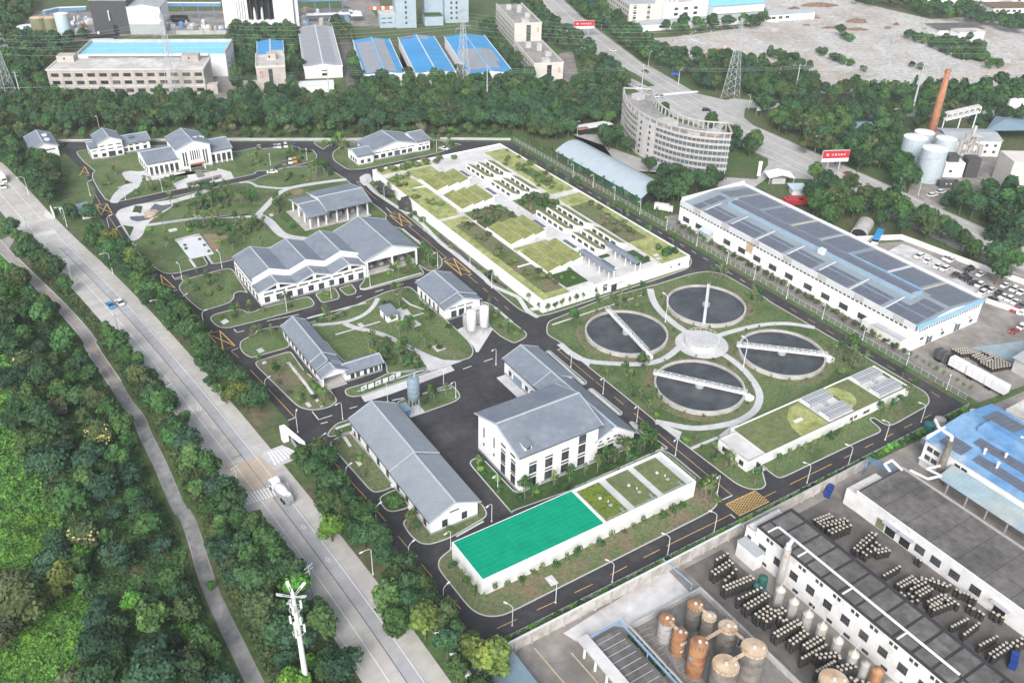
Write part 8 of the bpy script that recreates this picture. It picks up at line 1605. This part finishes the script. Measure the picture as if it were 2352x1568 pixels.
CNT['strip'] = grove('roadside_tree',['t01 -50 620 60 640 120 590 200 640 440 720 430 820 700 1000 860 1180 1000 1330 1200 1568 t02 1290 260 1400 480 1500 640 1700 790 1880 1000 1960 1150 2250 1440 t12 40 1480 t13 130 280 330 560 560 850 700 1150 1050 1568 1100 1800 300 1800 t03 2351 1560 2040 900 1920 600 1800 200 t02 1680 1480 1480 1100 1400 850 1250 620 1130 420 960 160 t01 880 1568 640 1320 440 1100 140 780'],3.9,{'dark': .30,'mid': .44,'blue': .18,'bright': .04,'olive': .04},.6,1.2,'strip','trees between lane and public road',200,31)
def e_strip(y0,y1,d): return [(p[0] + 8.4,p[1]) for p in PUBS if y0 < p[1] < y1] + [(max(at_y(SITE[:14],p[1]) - d,p[0] + 10.4),p[1]) for p in PUBS if y0 < p[1] < y1][::-1]
CNT['east'] = grove('roadside_tree',[e_strip(60,190,2.4)],3.5,{'dark': .45,'mid': .43,'olive': .08,'yellow': .04},.78,1.18,'east','trees between public road and works',200,51,ok=lambda x,y: not (184 < y < 204) and not (206 < y < 246 and RG.random() < .7) and not (x > 59.4 and y < 122 and x < 62))
CNT['east2'] = grove('roadside_tree',[e_strip(200,352,3.0)],3.2,{'dark': .45,'mid': .43,'olive': .08,'yellow': .04},.74,1.08,'east','trees between public road and works',120,55,ok=lambda x,y: not (184 < y < 204) and not (206 < y < 246 and RG.random() < .7) and not (x > 59.4 and y < 122 and x < 62))
CNT['nwest'] = grove('roadside_tree',['t01 60 -60 300 60 540 250 430 330 220 250 100 60','t00 -200 1250 240 1300 330 1480 520 1568 t01 600 200 250 200 60 60 0 -40 t00 -200 1500','t01 480 480 700 470 900 560 880 480 840 460 700 445 520 445'],4.6,{'dark': .5,'mid': .3,'olive': .2},.8,1.15,'in the clump beside the upper entrance','trees beside the upper entrance',60,61)
BELT = ['t00 -150 1125 480 1090 900 1080 2300 1060 t10 300 1040 900 1050 2351 1030 t20 300 1000 950 960 1050 1000 1010 1060 980 1200 930 1340 800 1310 560 1260 400 1290 230 1290 0 1200 t10 2351 1195 1780 1205 900 1205 0 1205 t00 2100 1205 530 1215 -150 1200']
CNT['belt'] = grove('belt_tree',BELT,5.0,{'dark': .62,'olive': .16,'mid': .10,'blue': .12},1.0,1.3,'belt','trees of the belt behind the works',250,71,pad=-1)
CNT['gap'] = grove('factory_tree',['t00 420 930 1900 955 1990 970 1950 1080 430 1100','t10 -20 890 330 890 450 935 900 940 1000 850 1480 860 2351 880 t20 950 850 1000 980 300 1010 t10 2351 1040 0 1060 t00 2150 1060 2120 930','t00 -100 950 100 960 420 960 420 1120 -150 1130'],5.2,{'dark': .55,'mid': .25,'olive': .2},.8,1.15,'belt','trees of the belt behind the works',120,76,pad=-1.2)
CNT['front'] = grove('belt_bush',['t00 -150 1200 530 1215 2100 1205 t10 0 1205 1780 1205 2351 1195 2351 1250 1780 1262 850 1268 0 1268 t00 2100 1270 530 1275 -150 1275'],4.6,{'bush': .45,'mid': .2,'grey': .15,'bright': .06,'olive': .14},.5,.85,'belt','bushes in front of the tree belt',150,81,pad=-1.5,cat='bush',words={**WORDS,'mid': 'mid green leafy bush','grey': 'grey-green twiggy bush','bright': 'bright green bush','olive': 'olive green bush'})
FAR = ['t00 -300 200 0 0 330 0 330 120 130 330 290 390 800 390 690 470 430 640 420 700 440 940 -100 940','t00 2100 300 2351 290 t10 400 290 400 700 330 870 0 880 t00 2150 890 2230 700 2110 640 2120 400','t10 730 250 860 340 1000 780 900 820 870 700 800 400','t10 1300 640 1440 680 1640 400 1760 400 1900 720 1640 560 1560 600','t10 880 910 1000 790 1100 790 1300 700 1480 720 1850 690 2000 740 2351 690 t20 0 640 200 780 430 810 620 790 600 710 700 640 1000 660 1040 740 1000 840 300 860 t10 2351 890','t20 150 240 380 280 500 330 560 300 700 450 850 560 1010 680 1100 780 1020 860 640 640 560 470 440 470 260 380','t20 480 150 720 60 1050 250 1130 320 1240 380 1330 500 1800 590 2130 580 2351 680 t30 300 800 440 890 0 930 t20 2250 910 1980 890 1660 800 1250 590 700 260','t10 2060 290 2150 260 2300 560 2351 620 2290 640','t20 0 60 150 30 650 -50 690 40 720 120 500 140 380 280 150 230 150 150','t20 1350 300 2300 190 2330 260 1480 330','t30 760 60 1150 80 1500 170 2351 330 2351 200 2000 120 1400 80 900 0']
CNT['far'] = grove('factory_tree',FAR,6.6,{'dark': .48,'mid': .26,'olive': .16,'blue': .10},.9,1.3,'far','trees among the far factories',150,91)
EASTP = ['t30 0 930 440 900 760 860 1000 900 1900 870 2351 830 2351 1180 2000 1200 1700 1100 1200 1260 1180 1350 1270 1500 1100 1568 650 1520 300 1330 0 1150 t20 2240 1050','t31 470 60 680 20 1060 150 1100 0 1300 60 1450 0 1560 150 1400 300 1800 280 1800 350 2000 220 2200 170 2351 320 2351 960 2000 900 1500 660 1160 500 860 420 640 500 380 420 300 180','t20 790 1240 960 1160 1010 1350 1180 1460 1320 1510 1400 1590 1250 1590 1000 1470 850 1340','t20 1750 1140 2000 1140 2300 1340 2340 1430 2200 1450 1950 1370 1900 1560 1940 1310']
CNT['eastp'] = grove('highway_tree',EASTP,6.2,{'dark': .42,'mid': .30,'olive': .14,'cone': .14},.95,1.4,'eastp','trees beside the highway',150,111)
CNT['clump'] = grove('tree',['t21 1240 230 1290 130 1500 90 1650 160 1900 110 1950 50 1920 160 1600 290 1330 330 1240 290'],5.2,{'dark': 1.0},1.1,1.35,'in the dark clump between arched shed and white factory','trees between shed and factory',40,131)
CNT['rows'] = grove('hedge_bush',['t30 0 480 120 510 450 710 470 770 400 760 180 650 0 550','t30 1190 340 1300 330 1520 390 1960 420 1980 520 2050 590 1750 550 1400 410','t30 1960 630 2100 600 2200 630 2080 655','t30 430 480 760 610 740 620 420 490','t30 640 330 780 395 770 402 630 340','t30 850 650 920 685 915 692 845 660','t30 1280 600 1400 640 1390 650 1270 610'],4.2,{'bush': .8,'dark': .2},.7,1.15,'on the pale cleared plot','bushes on the cleared plot',120,141,words={**WORDS,'dark': 'dark green bush'},cat='bush')
for i,(c,r,x,y,kd,sc_) in enumerate(((3,1,410,170,'dark',1.2),(3,1,560,80,'dark',1.3),(3,1,480,280,'mid',1.5),(3,1,640,330,'mid',1.6),(3,1,560,400,'mid',1.3),(3,1,760,110,'olive',1.2),(3,1,900,220,'mid',1.2),(3,1,1000,270,'mid',1.2),(3,1,1110,270,'mid',1.3),(3,1,1230,320,'mid',1.3),(3,1,1180,170,'cone',1.7),(3,1,1280,60,'mid',1.3),(3,1,1390,430,'olive',1.3),(3,1,1500,440,'mid',1.3),(3,1,1620,500,'mid',1.2),(3,1,1250,520,'dark',1.0),(3,1,1060,430,'dark',.9),(3,1,820,350,'dark',1.0),(3,1,1800,620,'olive',1.1),(3,1,1900,700,'grey',1.1),(3,1,2100,740,'dark',1.3),(3,1,2130,900,'dark',1.3),(3,1,2250,800,'mid',1.2),(3,1,1900,320,'dark',1.3),(3,1,2050,220,'dark',1.3),(3,1,2200,250,'mid',1.3),(3,1,2150,480,'cone',1.6),(3,1,2290,520,'cone',1.5),(3,0,120,1100,'mid',1.4),(3,0,420,1140,'mid',1.4),(3,0,360,1300,'olive',1.2),(3,0,780,1290,'dark',1.4),(3,0,640,1400,'mid',1.2),(3,0,850,1450,'dark',1.4),(3,0,1050,1430,'dark',1.4),(3,0,1180,1470,'dark',1.3),(2,0,1840,1110,'mid',1.3),(2,0,2050,1220,'mid',1.2),(2,0,2200,1290,'dark',1.2),(2,0,1400,990,'olive',.9),(2,0,900,1260,'dark',1.3),(2,1,1350,180,'dark',1.4),(2,1,1500,130,'dark',1.5),(2,1,1600,120,'dark',1.4),(2,1,1780,110,'dark',1.3),(2,1,1880,70,'dark',1.2))):
    a = pt(c,r,x,y,5 * sc_); plant('tree',a[0],a[1],0,PR[kd][i % len(PR[kd])],sc_,'well-grown ' + WORDS[kd] + ' ' + landmark('eastp',*a),'tree','trees beside the highway')
# single trees that stand out
def lone(c,r,x,y,kind,s,label,z=4.5,name='tree',sz=1.0,i=0): a = pt(c,r,x,y,z * s); return plant(name,a[0],a[1],0,PR[kind][i % len(PR[kind])],s,label,'tree',None,sz)
lone(1,3,690,140,'bright',1.0,'lime green round tree alone beside the public road',i=2); lone(1,3,2175,1390,'yellow',1.35,'large yellow-green tree at the bottom corner of the works'); lone(1,3,1230,800,'mid',1.25,'tall fresh green tree among the dark roadside trees'); lone(1,3,1290,1010,'mid',1.1,'fresh green tree just below the tall fresh green one',i=1); lone(0,3,560,640,'yellow',1.1,'drooping yellow-green willow in the creeper field',sz=1.1,i=1); lone(0,3,200,850,'olive',1.5,'wide dark olive tree alone in the creeper field'); lone(0,3,70,680,'grey',1.1,'pale grey-green tree at the left edge above the olive tree'); lone(0,3,20,1150,'grey',1.0,'grey tree cut by the left picture edge'); lone(0,3,650,1470,'grey',1.0,'grey twiggy tree at the bottom of the creeper field',i=1); lone(0,3,1650,1050,'bright',.9,'bright green shrub between wood and lane near the bottom'); lone(0,3,1400,1450,'blue',1.5,'very broad blue-green tree at the bottom beside the lane'); lone(0,3,1935,660,'bright',.42,'small bright green sapling overhanging the grey lane',3)
lone(0,1,260,740,'dark',1.35,'broad dark tree at the fork of lane and public road'); lone(0,1,420,170,'dark',1.3,'wide dark tree left of the west road above the lodge'); lone(0,1,2290,240,'mid',.7,'bushy green tree on the upper park lawn'); lone(2,2,1200,200,'mid',.55,'dense green tree standing close to the front settling tank',sz=1.3,i=3); lone(2,1,570,1330,'mid',.55,'dense green tree at the road junction beside the settling tanks',sz=1.2); lone(3,2,780,30,'mid',.6,'leafy tree beside the east road past the settling tanks',i=3,sz=1.2); lone(1,2,1270,1470,'bush',.8,'round twiggy shrub alone on its small island',2.2,'round_shrub')
for c,r,x,y,lb in ((0,2,905,860,'tree dotted with pale yellow flowers beside the lane bend'),(0,3,770,240,'tree with pale yellow flower tufts in the upper wood'),(0,3,1800,1350,'pale-flowered tree at the bottom beside the lane'),(0,1,190,1320,'pale-flowered tree at the upper edge of the wood'),(0,2,250,200,'pale-flowered tree in the upper wood')):
    e = lone(c,r,x,y,'olive',1.05,lb); V,F = crown_arrays(33 + x,3.35,5.1,2.9,9,210,.24,.52,core=0); link('blossom',np_mesh('blossom',V,F,'flower_pale'),e)
# roadside singles on the west kerb of the public road
for i,(c,r,x,y) in enumerate(((0,2,1385,310),(0,2,1450,400),(0,2,1260,150),(0,2,1590,560),(0,2,1700,690),(1,3,90,160),(1,3,190,310),(1,3,270,420),(1,3,390,570),(1,3,570,860),(0,2,2065,490),(0,2,1990,415),(0,2,1920,340),(0,2,1820,170),(0,2,1790,90))):
    a = pt(c,r,x,y,3.2); plant('street_tree',a[0],a[1],0,PR['mid' if i % 3 else 'dark'][i % 3],.62 if i < 10 else .5,'small round street tree at the public road kerb, %s' % ('west side' if i < 10 else 'east side near the entrance'),'tree','street trees at the %s kerb' % ('west' if i < 10 else 'east'))

# --- planting inside the works
yp = []
for s in range(4):
    V,F = crown_arrays(200 + s,.75,2.9,1.5,6,110,.14,.5,core=0); yp.append((np_mesh('crown',V,F,'leaf_young'),trunk_mesh(60 + s,2.9,.07,.6,'bark_pale',4),'leaf_young','y',s))
for s in range(2):
    V,F = crown_arrays(220 + s,.95,2.8,1.5,7,180,.16,.5,core=0); yp.append((np_mesh('crown',V,F,'leaf_mid'),trunk_mesh(70 + s,2.8,.07,.6,'bark_pale',4),'leaf_mid','y',s))
sp_ = []
for s,mt in enumerate(('leaf_mid','leaf_young','leaf_dark','leaf_bright','leaf_grey','leaf_bronze')):
    V,F = crown_arrays(240 + s,.95,.75,.7,6,260,.16,.55,core=.8); sp_.append((np_mesh('crown',V,F,mt),trunk_mesh(80 + s,.8,.05,.4,'bark',3),mt,'s',s))
def young(x,y,s,place,group,z=.12,k=None,name='young_tree'): k = RG.randrange(6) if k is None else k; return plant(name,x,y,z,yp[k],s,('small ' if s < .98 else 'tall ' if s > 1.3 else '') + ('pale green','fresh green')[k > 3] + ' slender young tree ' + place,'tree',group)
def shrub(x,y,s,place,group,z=.12,k=None,word='rounded shrub ',name='shrub'): k = RG.randrange(6) if k is None else k; return plant(name,x,y,z,sp_[k],s,('small ' if s < .95 else 'large ' if s > 1.4 else '') + ('green ','pale green ','dark green ','bright green ','grey-green ','bronze ')[k] + word + place,'shrub',group)
for i,(x,y) in enumerate(((85,700),(190,650),(270,620),(400,560),(500,510),(600,460),(710,410),(800,370),(920,310),(1015,265),(1110,225),(1195,175),(1290,140),(1375,110),(1465,70),(1550,15))): young(*pt(2,3,x,y),1.05 + .12 * (i % 3),'in the row along the green-sheeted basin','young trees along the green-sheeted basin')
for x,y in ((1815,570),(1885,650),(1940,720),(2000,800),(2100,870),(2200,780),(2310,760)): young(*pt(1,3,x,y),1.1,'at the end wall of the green-sheeted basin','young trees at the basin end')
for x,y in ((330,1310),(400,1290),(460,1262),(530,1242),(590,1222),(650,1200),(705,1172),(770,1162),(840,1135),(1450,930),(1510,912),(1570,872),(245,1300)): young(*pt(2,1,x,y),.95,'against the terrace front wall','young trees against the terrace wall')
for x,y in ((80,1150),(180,1100),(260,1070),(330,1040),(400,1020),(470,985),(550,950),(620,920),(690,880),(760,840),(1010,660),(1070,680),(1130,640),(1200,600),(1260,520),(1330,460),(1230,340)): young(*pt(3,2,x,y),1.15,'along the planted tank wall','young trees along the planted tank',k=RG.choice((0,1,4,5)))
for i in range(34): shrub(70 + i * 2.15,107.4 + .2 * math.sin(i * 2.1),1.15,'in the hedge before the distillery wall','hedge shrubs before the distillery wall',.0,RG.choice((0,3,1)),'leafy hedge shrub ','hedge_shrub')
for i in range(38): shrub(144 + i * 2.35,107.4 + .2 * math.sin(i * 1.7),1.15,'in the hedge beyond the hatched box','hedge shrubs beyond the hatched box',.0,RG.choice((0,2,3)),'leafy hedge shrub ','hedge_shrub')
for i in range(34): young(240.6 + .5 * math.sin(i * 3.1),139 + i * 3.2,.95,'in the row between east fence and white factory','young trees before the white factory',0,RG.choice((4,5,0)),name='screen_tree')
for i in range(26): shrub(243.2 + .5 * math.sin(i * 2.3),141 + i * 4.1,1.2,'before the white factory wall','shrubs before the white factory',0,RG.choice((4,5)))
for i in range(30): young(241 + 1.5 * math.sin(i * 2.7),255 + i * 3.4,1.1,'in the screen beside the arched shed','young trees beside the arched shed',0,RG.choice((4,5,1)),name='screen_tree')
for i in range(12): young(240.5,112 + i * 2.4,.9,'in the row beside the trailers','young trees beside the trailers',0,name='screen_tree')
pathpts = [[(v.co.x,v.co.y) for v in o.data.vertices[:len(o.data.vertices) // 2]] for o in bpy.data.objects if o.name.split('.')[0] in ('path','plaza','forecourt','court_pad','pond','pavement','stream') and o.type == 'MESH']
def garden(s,n,seed,place,group,ty=.45,smin=.7,smax=1.2,ks=None,world=None,nm='shrub'):
    rg = random.Random(seed); poly = world or tp(s,.1); xs = [p[0] for p in poly]; ys = [p[1] for p in poly]; k = 0; tr = 0
    n = max(3,int(n * .8)); cl = []
    while k < n and tr < n * 60:
        tr += 1
        if not cl or rg.random() < .5: p = (rg.uniform(min(xs),max(xs)),rg.uniform(min(ys),max(ys)))
        else: q = rg.choice(cl); p = (q[0] + rg.gauss(0,3.4),q[1] + rg.gauss(0,3.4))
        if not inside(p,poly) or blocked(*p,-1.2) or any(inside(p,q) for q in pathpts): continue
        k += 1; cl.append(p)
        if rg.random() < ty: young(*p,rg.uniform(smin,smax) * 1.25,place,'young trees ' + group)
        else: shrub(*p,rg.uniform(smin,smax),place,'shrubs ' + group,.12,rg.choice(ks or (0,1,1,2,4,4,3)),name=nm)
garden('t01 1400 300 1980 180 2351 90 t11 0 90 t01 2351 300 1900 400 1600 400 1500 330',40,301,'on the upper park lawn','on the upper park lawn',.5,.9,1.5)
garden('t01 1350 560 1700 480 2351 460 t11 0 460 150 600 150 700 -60 720 t01 2200 760 1990 840 1980 700 1860 570 1600 600 1560 760 1400 800 1280 660',44,302,'on the lower park lawn','on the lower park lawn',.45,.9,1.5)
garden('t01 1650 470 2351 470 t11 0 470 40 560 t01 2351 560 2050 540 1650 540',46,340,'in the shrub band below the park path','below the park path',.2,.9,1.5,(0,2,4,4),None,'park_shrub'); garden('t01 1500 330 2250 230 2351 270 2000 350 1600 370',46,341,'in the shrub band above the park path','above the park path',.2,.9,1.5,(0,2,4,4),None,'park_shrub'); garden('t11 650 1480 800 1500 t12 1100 130 1300 60 1500 180 1300 260 1200 230',30,342,'in the planting beyond the side wing','beyond the side wing',.15,.9,1.4,(0,2,4),None,'park_shrub'); garden('t11 2130 1230 2180 1250 2330 1390 t21 60 1450 110 1500 0 1550 t11 2200 1450',16,343,'on the lawn east of the white tanks','east of the white tanks',.3,.8,1.2,None,None,'park_shrub')
garden('t11 110 380 200 250 450 180 700 120 880 130 480 190 330 270 280 380 430 540 470 590 300 570 160 480',18,303,'round the open pavilion','round the open pavilion',.6,.8,1.3)
garden('t11 0 90 300 20 640 0 800 70 600 90 350 130 0 130',22,304,'on the strip between park path and road','on the park path strip',.4,1,1.6)
garden('t01 900 60 1100 20 1290 120 1060 220 980 250',10,305,'on the lawn left of the office path','left of the office path',.4,.8,1.2); garden('t01 1110 270 1300 180 1450 100 1680 90 1600 150 1330 230',16,306,'on the lawn before the office','before the office',.35,.8,1.4)
garden('t10 0 1400 400 1360 540 1430 400 1490 0 1540 t00 2351 1540 2200 1540 2160 1460',24,307,'on the lawn beside the office car park','beside the office car park',.5,.9,1.4)
garden('t01 1660 1060 2080 920 2180 1050 2100 1190 1880 1260 1760 1190',14,308,'on the rounded lawn behind the saw-gabled hall','behind the saw-gabled hall',.7,.9,1.5); garden('t01 1960 1360 2340 1300 t11 400 1200 500 1210 50 1350 t01 2080 1430',16,309,'on the lawn before the saw-gabled hall','before the saw-gabled hall',.45,.7,1.1)
garden('t11 560 1140 720 1090 750 1160 620 1200',5,310,'on the small lawn by the hall doors','by the hall doors',.4,.6,.9); garden('t11 1050 1050 1500 920 1400 870 1100 970',14,311,'before the open hall basin','before the open hall basin',.5,.8,1.3); garden('t11 1350 560 1700 850 1600 910 1480 800 1480 700',16,312,'east of the open hall','east of the open hall',.6,.8,1.4)
garden('t11 350 1420 800 1320 1050 1210 1000 1300 700 1400',14,313,'above the garden path','above the garden path',.4,.8,1.3); garden('t11 650 1450 800 1500 t12 1000 0 1400 80 1560 240 1250 280 1200 200 1100 110 820 190 720 80',34,314,'on the garden lawn behind the side wing','behind the side wing',.45,.8,1.4); garden('t11 1160 1150 1400 1080 1580 1300 1750 1380 1850 1500 t12 1900 100 1650 120 1400 10 t11 1000 1470 1150 1400',34,315,'on the garden lawn beside the dosing house','beside the dosing house',.45,.8,1.3)
garden('t12 20 210 320 110 600 430 720 540 600 620 400 590',30,316,'on the lawn beside the carport','beside the carport',.35,.7,1.2); garden('t02 2210 20 2351 -60 t11 230 1440 t12 300 40 0 130',10,317,'on the lawn at the head of the long narrow house','at the long house head',.5,.8,1.2); garden('t12 1300 560 1760 410 1860 490 1450 680',9,318,'on the silo island','on the silo island',.6,.9,1.2)
garden('t12 700 930 900 850 1250 1310 1090 1370',11,319,'on the lawn beside the workshop','beside the workshop',.4,.8,1.2); garden('t13 1360 100 1480 30 1640 200 2010 40 2100 20 1780 220 1600 290 1450 220',12,320,'before the workshop gable','before the workshop gable',.5,.8,1.2)
garden('t12 1975 1110 2065 1060 t22 40 1400 1130 960 1230 900 1380 990 550 1360 20 1540',62,321,'in the planting round the three-storey building','round the three-storey building',.4,.9,1.6,(0,0,3,2)); garden('t22 1540 900 1870 850 2150 1200 2300 1330 2100 1300',18,322,'before the control room','before the control room',.4,.8,1.2)
garden('t22 1700 1350 1880 1400 1890 1480 1700 1540 1690 1400',10,323,'at the far end of the green-sheeted basin','at the far basin end',.4,.8,1.4)
garden('t21 340 1440 850 1190 1250 1100 1280 1250 1000 1280 760 1330 600 1450',20,324,'between junction and settling tanks','between junction and settling tanks',.5,.8,1.3); garden('t22 720 250 1250 230 1290 450 1450 620 1500 760 1250 680',26,325,'west of the front settling tank','west of the front settling tank',.5,.7,1.1); garden('t32 600 50 700 0 1000 180 900 210 600 330 480 300',24,326,'between the eastern tank and the east road','by the east road bend',.5,.8,1.3); garden('t21 1560 960 1900 950 2300 1180 2250 1250 2150 1150 1950 1020',16,327,'on the bend beside the east road','on the east bend',.5,.8,1.2)
for px_,py_ in ((172.2,156.8),(172.2,192),(207.5,192),(207.5,156.8)):
    for k in range(18): a = 2 * math.pi * k / 18 + .2; young(px_ + 15.6 * math.cos(a),py_ + 15.6 * math.sin(a),.52,'in the ring round a settling tank','young trees round the settling tanks',name='sapling')
garden('',26,328,'on the bank between road and terrace','between road and terrace',.3,.8,1.4,world=[(151,226),(155.8,222),(155.8,345),(153,345)])
garden('',30,329,'on the strip east of the terrace','east of the terrace',.6,.9,1.5,world=[(223.2,222),(228.6,232),(227,344),(223.2,350)])
garden('t10 720 1440 780 1350 900 1335 850 1400 850 1540 740 1480',10,330,'west of the canteen','west of the canteen',.6,.9,1.4); garden('t10 550 1310 850 1295 780 1325 620 1365',8,331,'on the far lawn by the north wall','by the north wall',.5,.9,1.4); garden('t10 1600 1290 1860 1330 1640 1400',9,332,'east of the canteen','east of the canteen',.6,.9,1.4)
rg = random.Random(9)
def roofplant(x0,x1,y0,y1,n,mats,smin,smax,place):
    for k in range(n): shrub(rg.uniform(x0,x1),rg.uniform(y0,y1),rg.uniform(smin,smax),place,'shrubs ' + place,ZT + .25,rg.choice(mats),'terrace shrub ','terrace_shrub')
roofplant(160.5,167.4,222,286,22,(1,4,4),.8,1.6,'on the west planting of the terrace'); roofplant(158,167,296,338,14,(1,1,4),.8,1.5,'on the far west planting of the terrace'); roofplant(170,185,277.5,291.5,18,(0,4,4),1,1.8,'on the middle planting of the terrace'); roofplant(210.5,219,238,276,18,(4,4,1),.8,1.5,'on the east planting of the terrace'); roofplant(209.5,221.5,292,344,22,(1,1,4),.8,1.6,'on the far east planting of the terrace'); roofplant(193,206.6,279,292.5,18,(0,2,4),1.2,2.1,'between the light sheds of the terrace'); roofplant(158,200,344,349,16,(1,1,4),1,1.7,'along the far edge of the terrace'); roofplant(214,219,220,228,5,(0,2),1.2,2,'at the near east corner of the terrace'); roofplant(170,177,223,231,6,(0,2,3),.7,1.1,'in the west roof garden square'); roofplant(201.5,207,223,231.5,6,(0,2,3),.7,1.1,'in the east roof garden square')
# far trees beyond the counted ones, undergrowth
for mt,L_ in low_by.items():
    k = 0; VV = []; FF = []
    for V,F in L_: VV.append(V); FF.append(F + k); k += len(V)
    o = link('treeline',np_mesh('treeline',np.vstack(VV),np.vstack(FF),mt)); tag(o,'mass of %s trees merging in the distance' % {'leaf_dark': 'dark green','leaf_mid': 'mid green','leaf_blue': 'blue-green','leaf_olive': 'olive green'}.get(mt,'green'),'treeline',None,'stuff')
def understory(poly,n,mat,seed,zmax,leaf,site=True):
    rg_ = np.random.default_rng(seed); xs = [p[0] for p in poly]; ys = [p[1] for p in poly]; P = []
    while len(P) < n:
        q = np.stack([rg_.uniform(min(xs),max(xs),4000),rg_.uniform(min(ys),max(ys),4000)],1)
        P += [tuple(p) for p in q if inside(p,poly) and not near_line(p[0],p[1],LANES,2.7) and not near_line(p[0],p[1],PUBS,8.2)]
        if not P: return
    P = np.array(P[:n]); z = rg_.uniform(.05,zmax,n) * (.4 + .6 * np.sin(P[:,0] * .8) * np.sin(P[:,1] * .7)) ** 2 + .08; C = np.c_[P,z]
    nr = rg_.normal(size=(n,3)) * .5 + np.array([0,0,.9]); nr /= np.linalg.norm(nr,axis=1)[:,None]; a = np.cross(nr,rg_.normal(size=(n,3))); a /= np.linalg.norm(a,axis=1)[:,None]; b = np.cross(nr,a); s = leaf * rg_.uniform(.5,1.3,n)[:,None]
    V = np.stack([C - a * s - b * s,C + a * s - b * s,C + a * s + b * s,C - a * s + b * s],1).reshape(-1,3); return V,np.arange(4 * n).reshape(n,4)
for s,n,mt,lf,lb in (('t01 -60 1000 150 1000 430 1190 640 1430 740 1568 t02 760 80 980 420 1100 620 1220 850 1300 1050 1450 1400 1560 1568 t03 1640 200 1780 560 1880 900 2080 1250 2350 1800 -300 1800 -300 0 t02 -200 900 -100 300',30000,'leaf_mid',.34,'low leafy undergrowth of the wood'),('t01 120 780 640 1100 1200 1568 t02 1700 790 2250 1440 t13 130 300 600 900 1150 1700 400 1800 t03 2351 1560 2040 900 1800 200 t02 1680 1480 1400 850 1130 420 t01 880 1568',12000,'leaf_olive',.3,'low undergrowth beside the public road'),('t03 -300 0 560 0 600 280 330 560 150 600 420 700 720 740 900 920 920 1200 860 1700 -300 1700',30000,'leaf_bright',.26,'bright green creepers of the open field'),('t01 -300 900 0 800 200 1010 500 1290 400 1400 t02 150 300 150 700 250 1000 380 1200 440 1568 -300 1568',16000,'leaf_bright',.28,'bright green creepers of the upper field')):
    V,F = understory(tp(s),n,mt,n,1.4,lf); o = link('undergrowth',np_mesh('undergrowth',V,F,mt)); tag(o,lb,'undergrowth',None,'stuff')
print('COUNTS',CNT,len(bpy.data.objects),sum(len(m.polygons) for m in bpy.data.meshes))
# ================================================================== HAZE (even, thin, all round)
hm = bpy.data.materials.new('haze'); hm.use_nodes = True; hn = hm.node_tree; hn.nodes.clear()
pv = hn.nodes.new('ShaderNodeVolumePrincipled'); pv.inputs['Color'].default_value = (0.90,0.95,1.0,1); pv.inputs['Density'].default_value = HAZE; pv.inputs['Anisotropy'].default_value = 0.0
ho = hn.nodes.new('ShaderNodeOutputMaterial'); hn.links.new(pv.outputs[0],ho.inputs['Volume']); MATS['haze'] = hm
o = MB().box(-620,-420,-1,1620,1620,166).build('haze','haze'); o['kind'] = 'stuff'; o['label'] = 'thin pale haze in the air over the whole place'; o['category'] = 'haze'
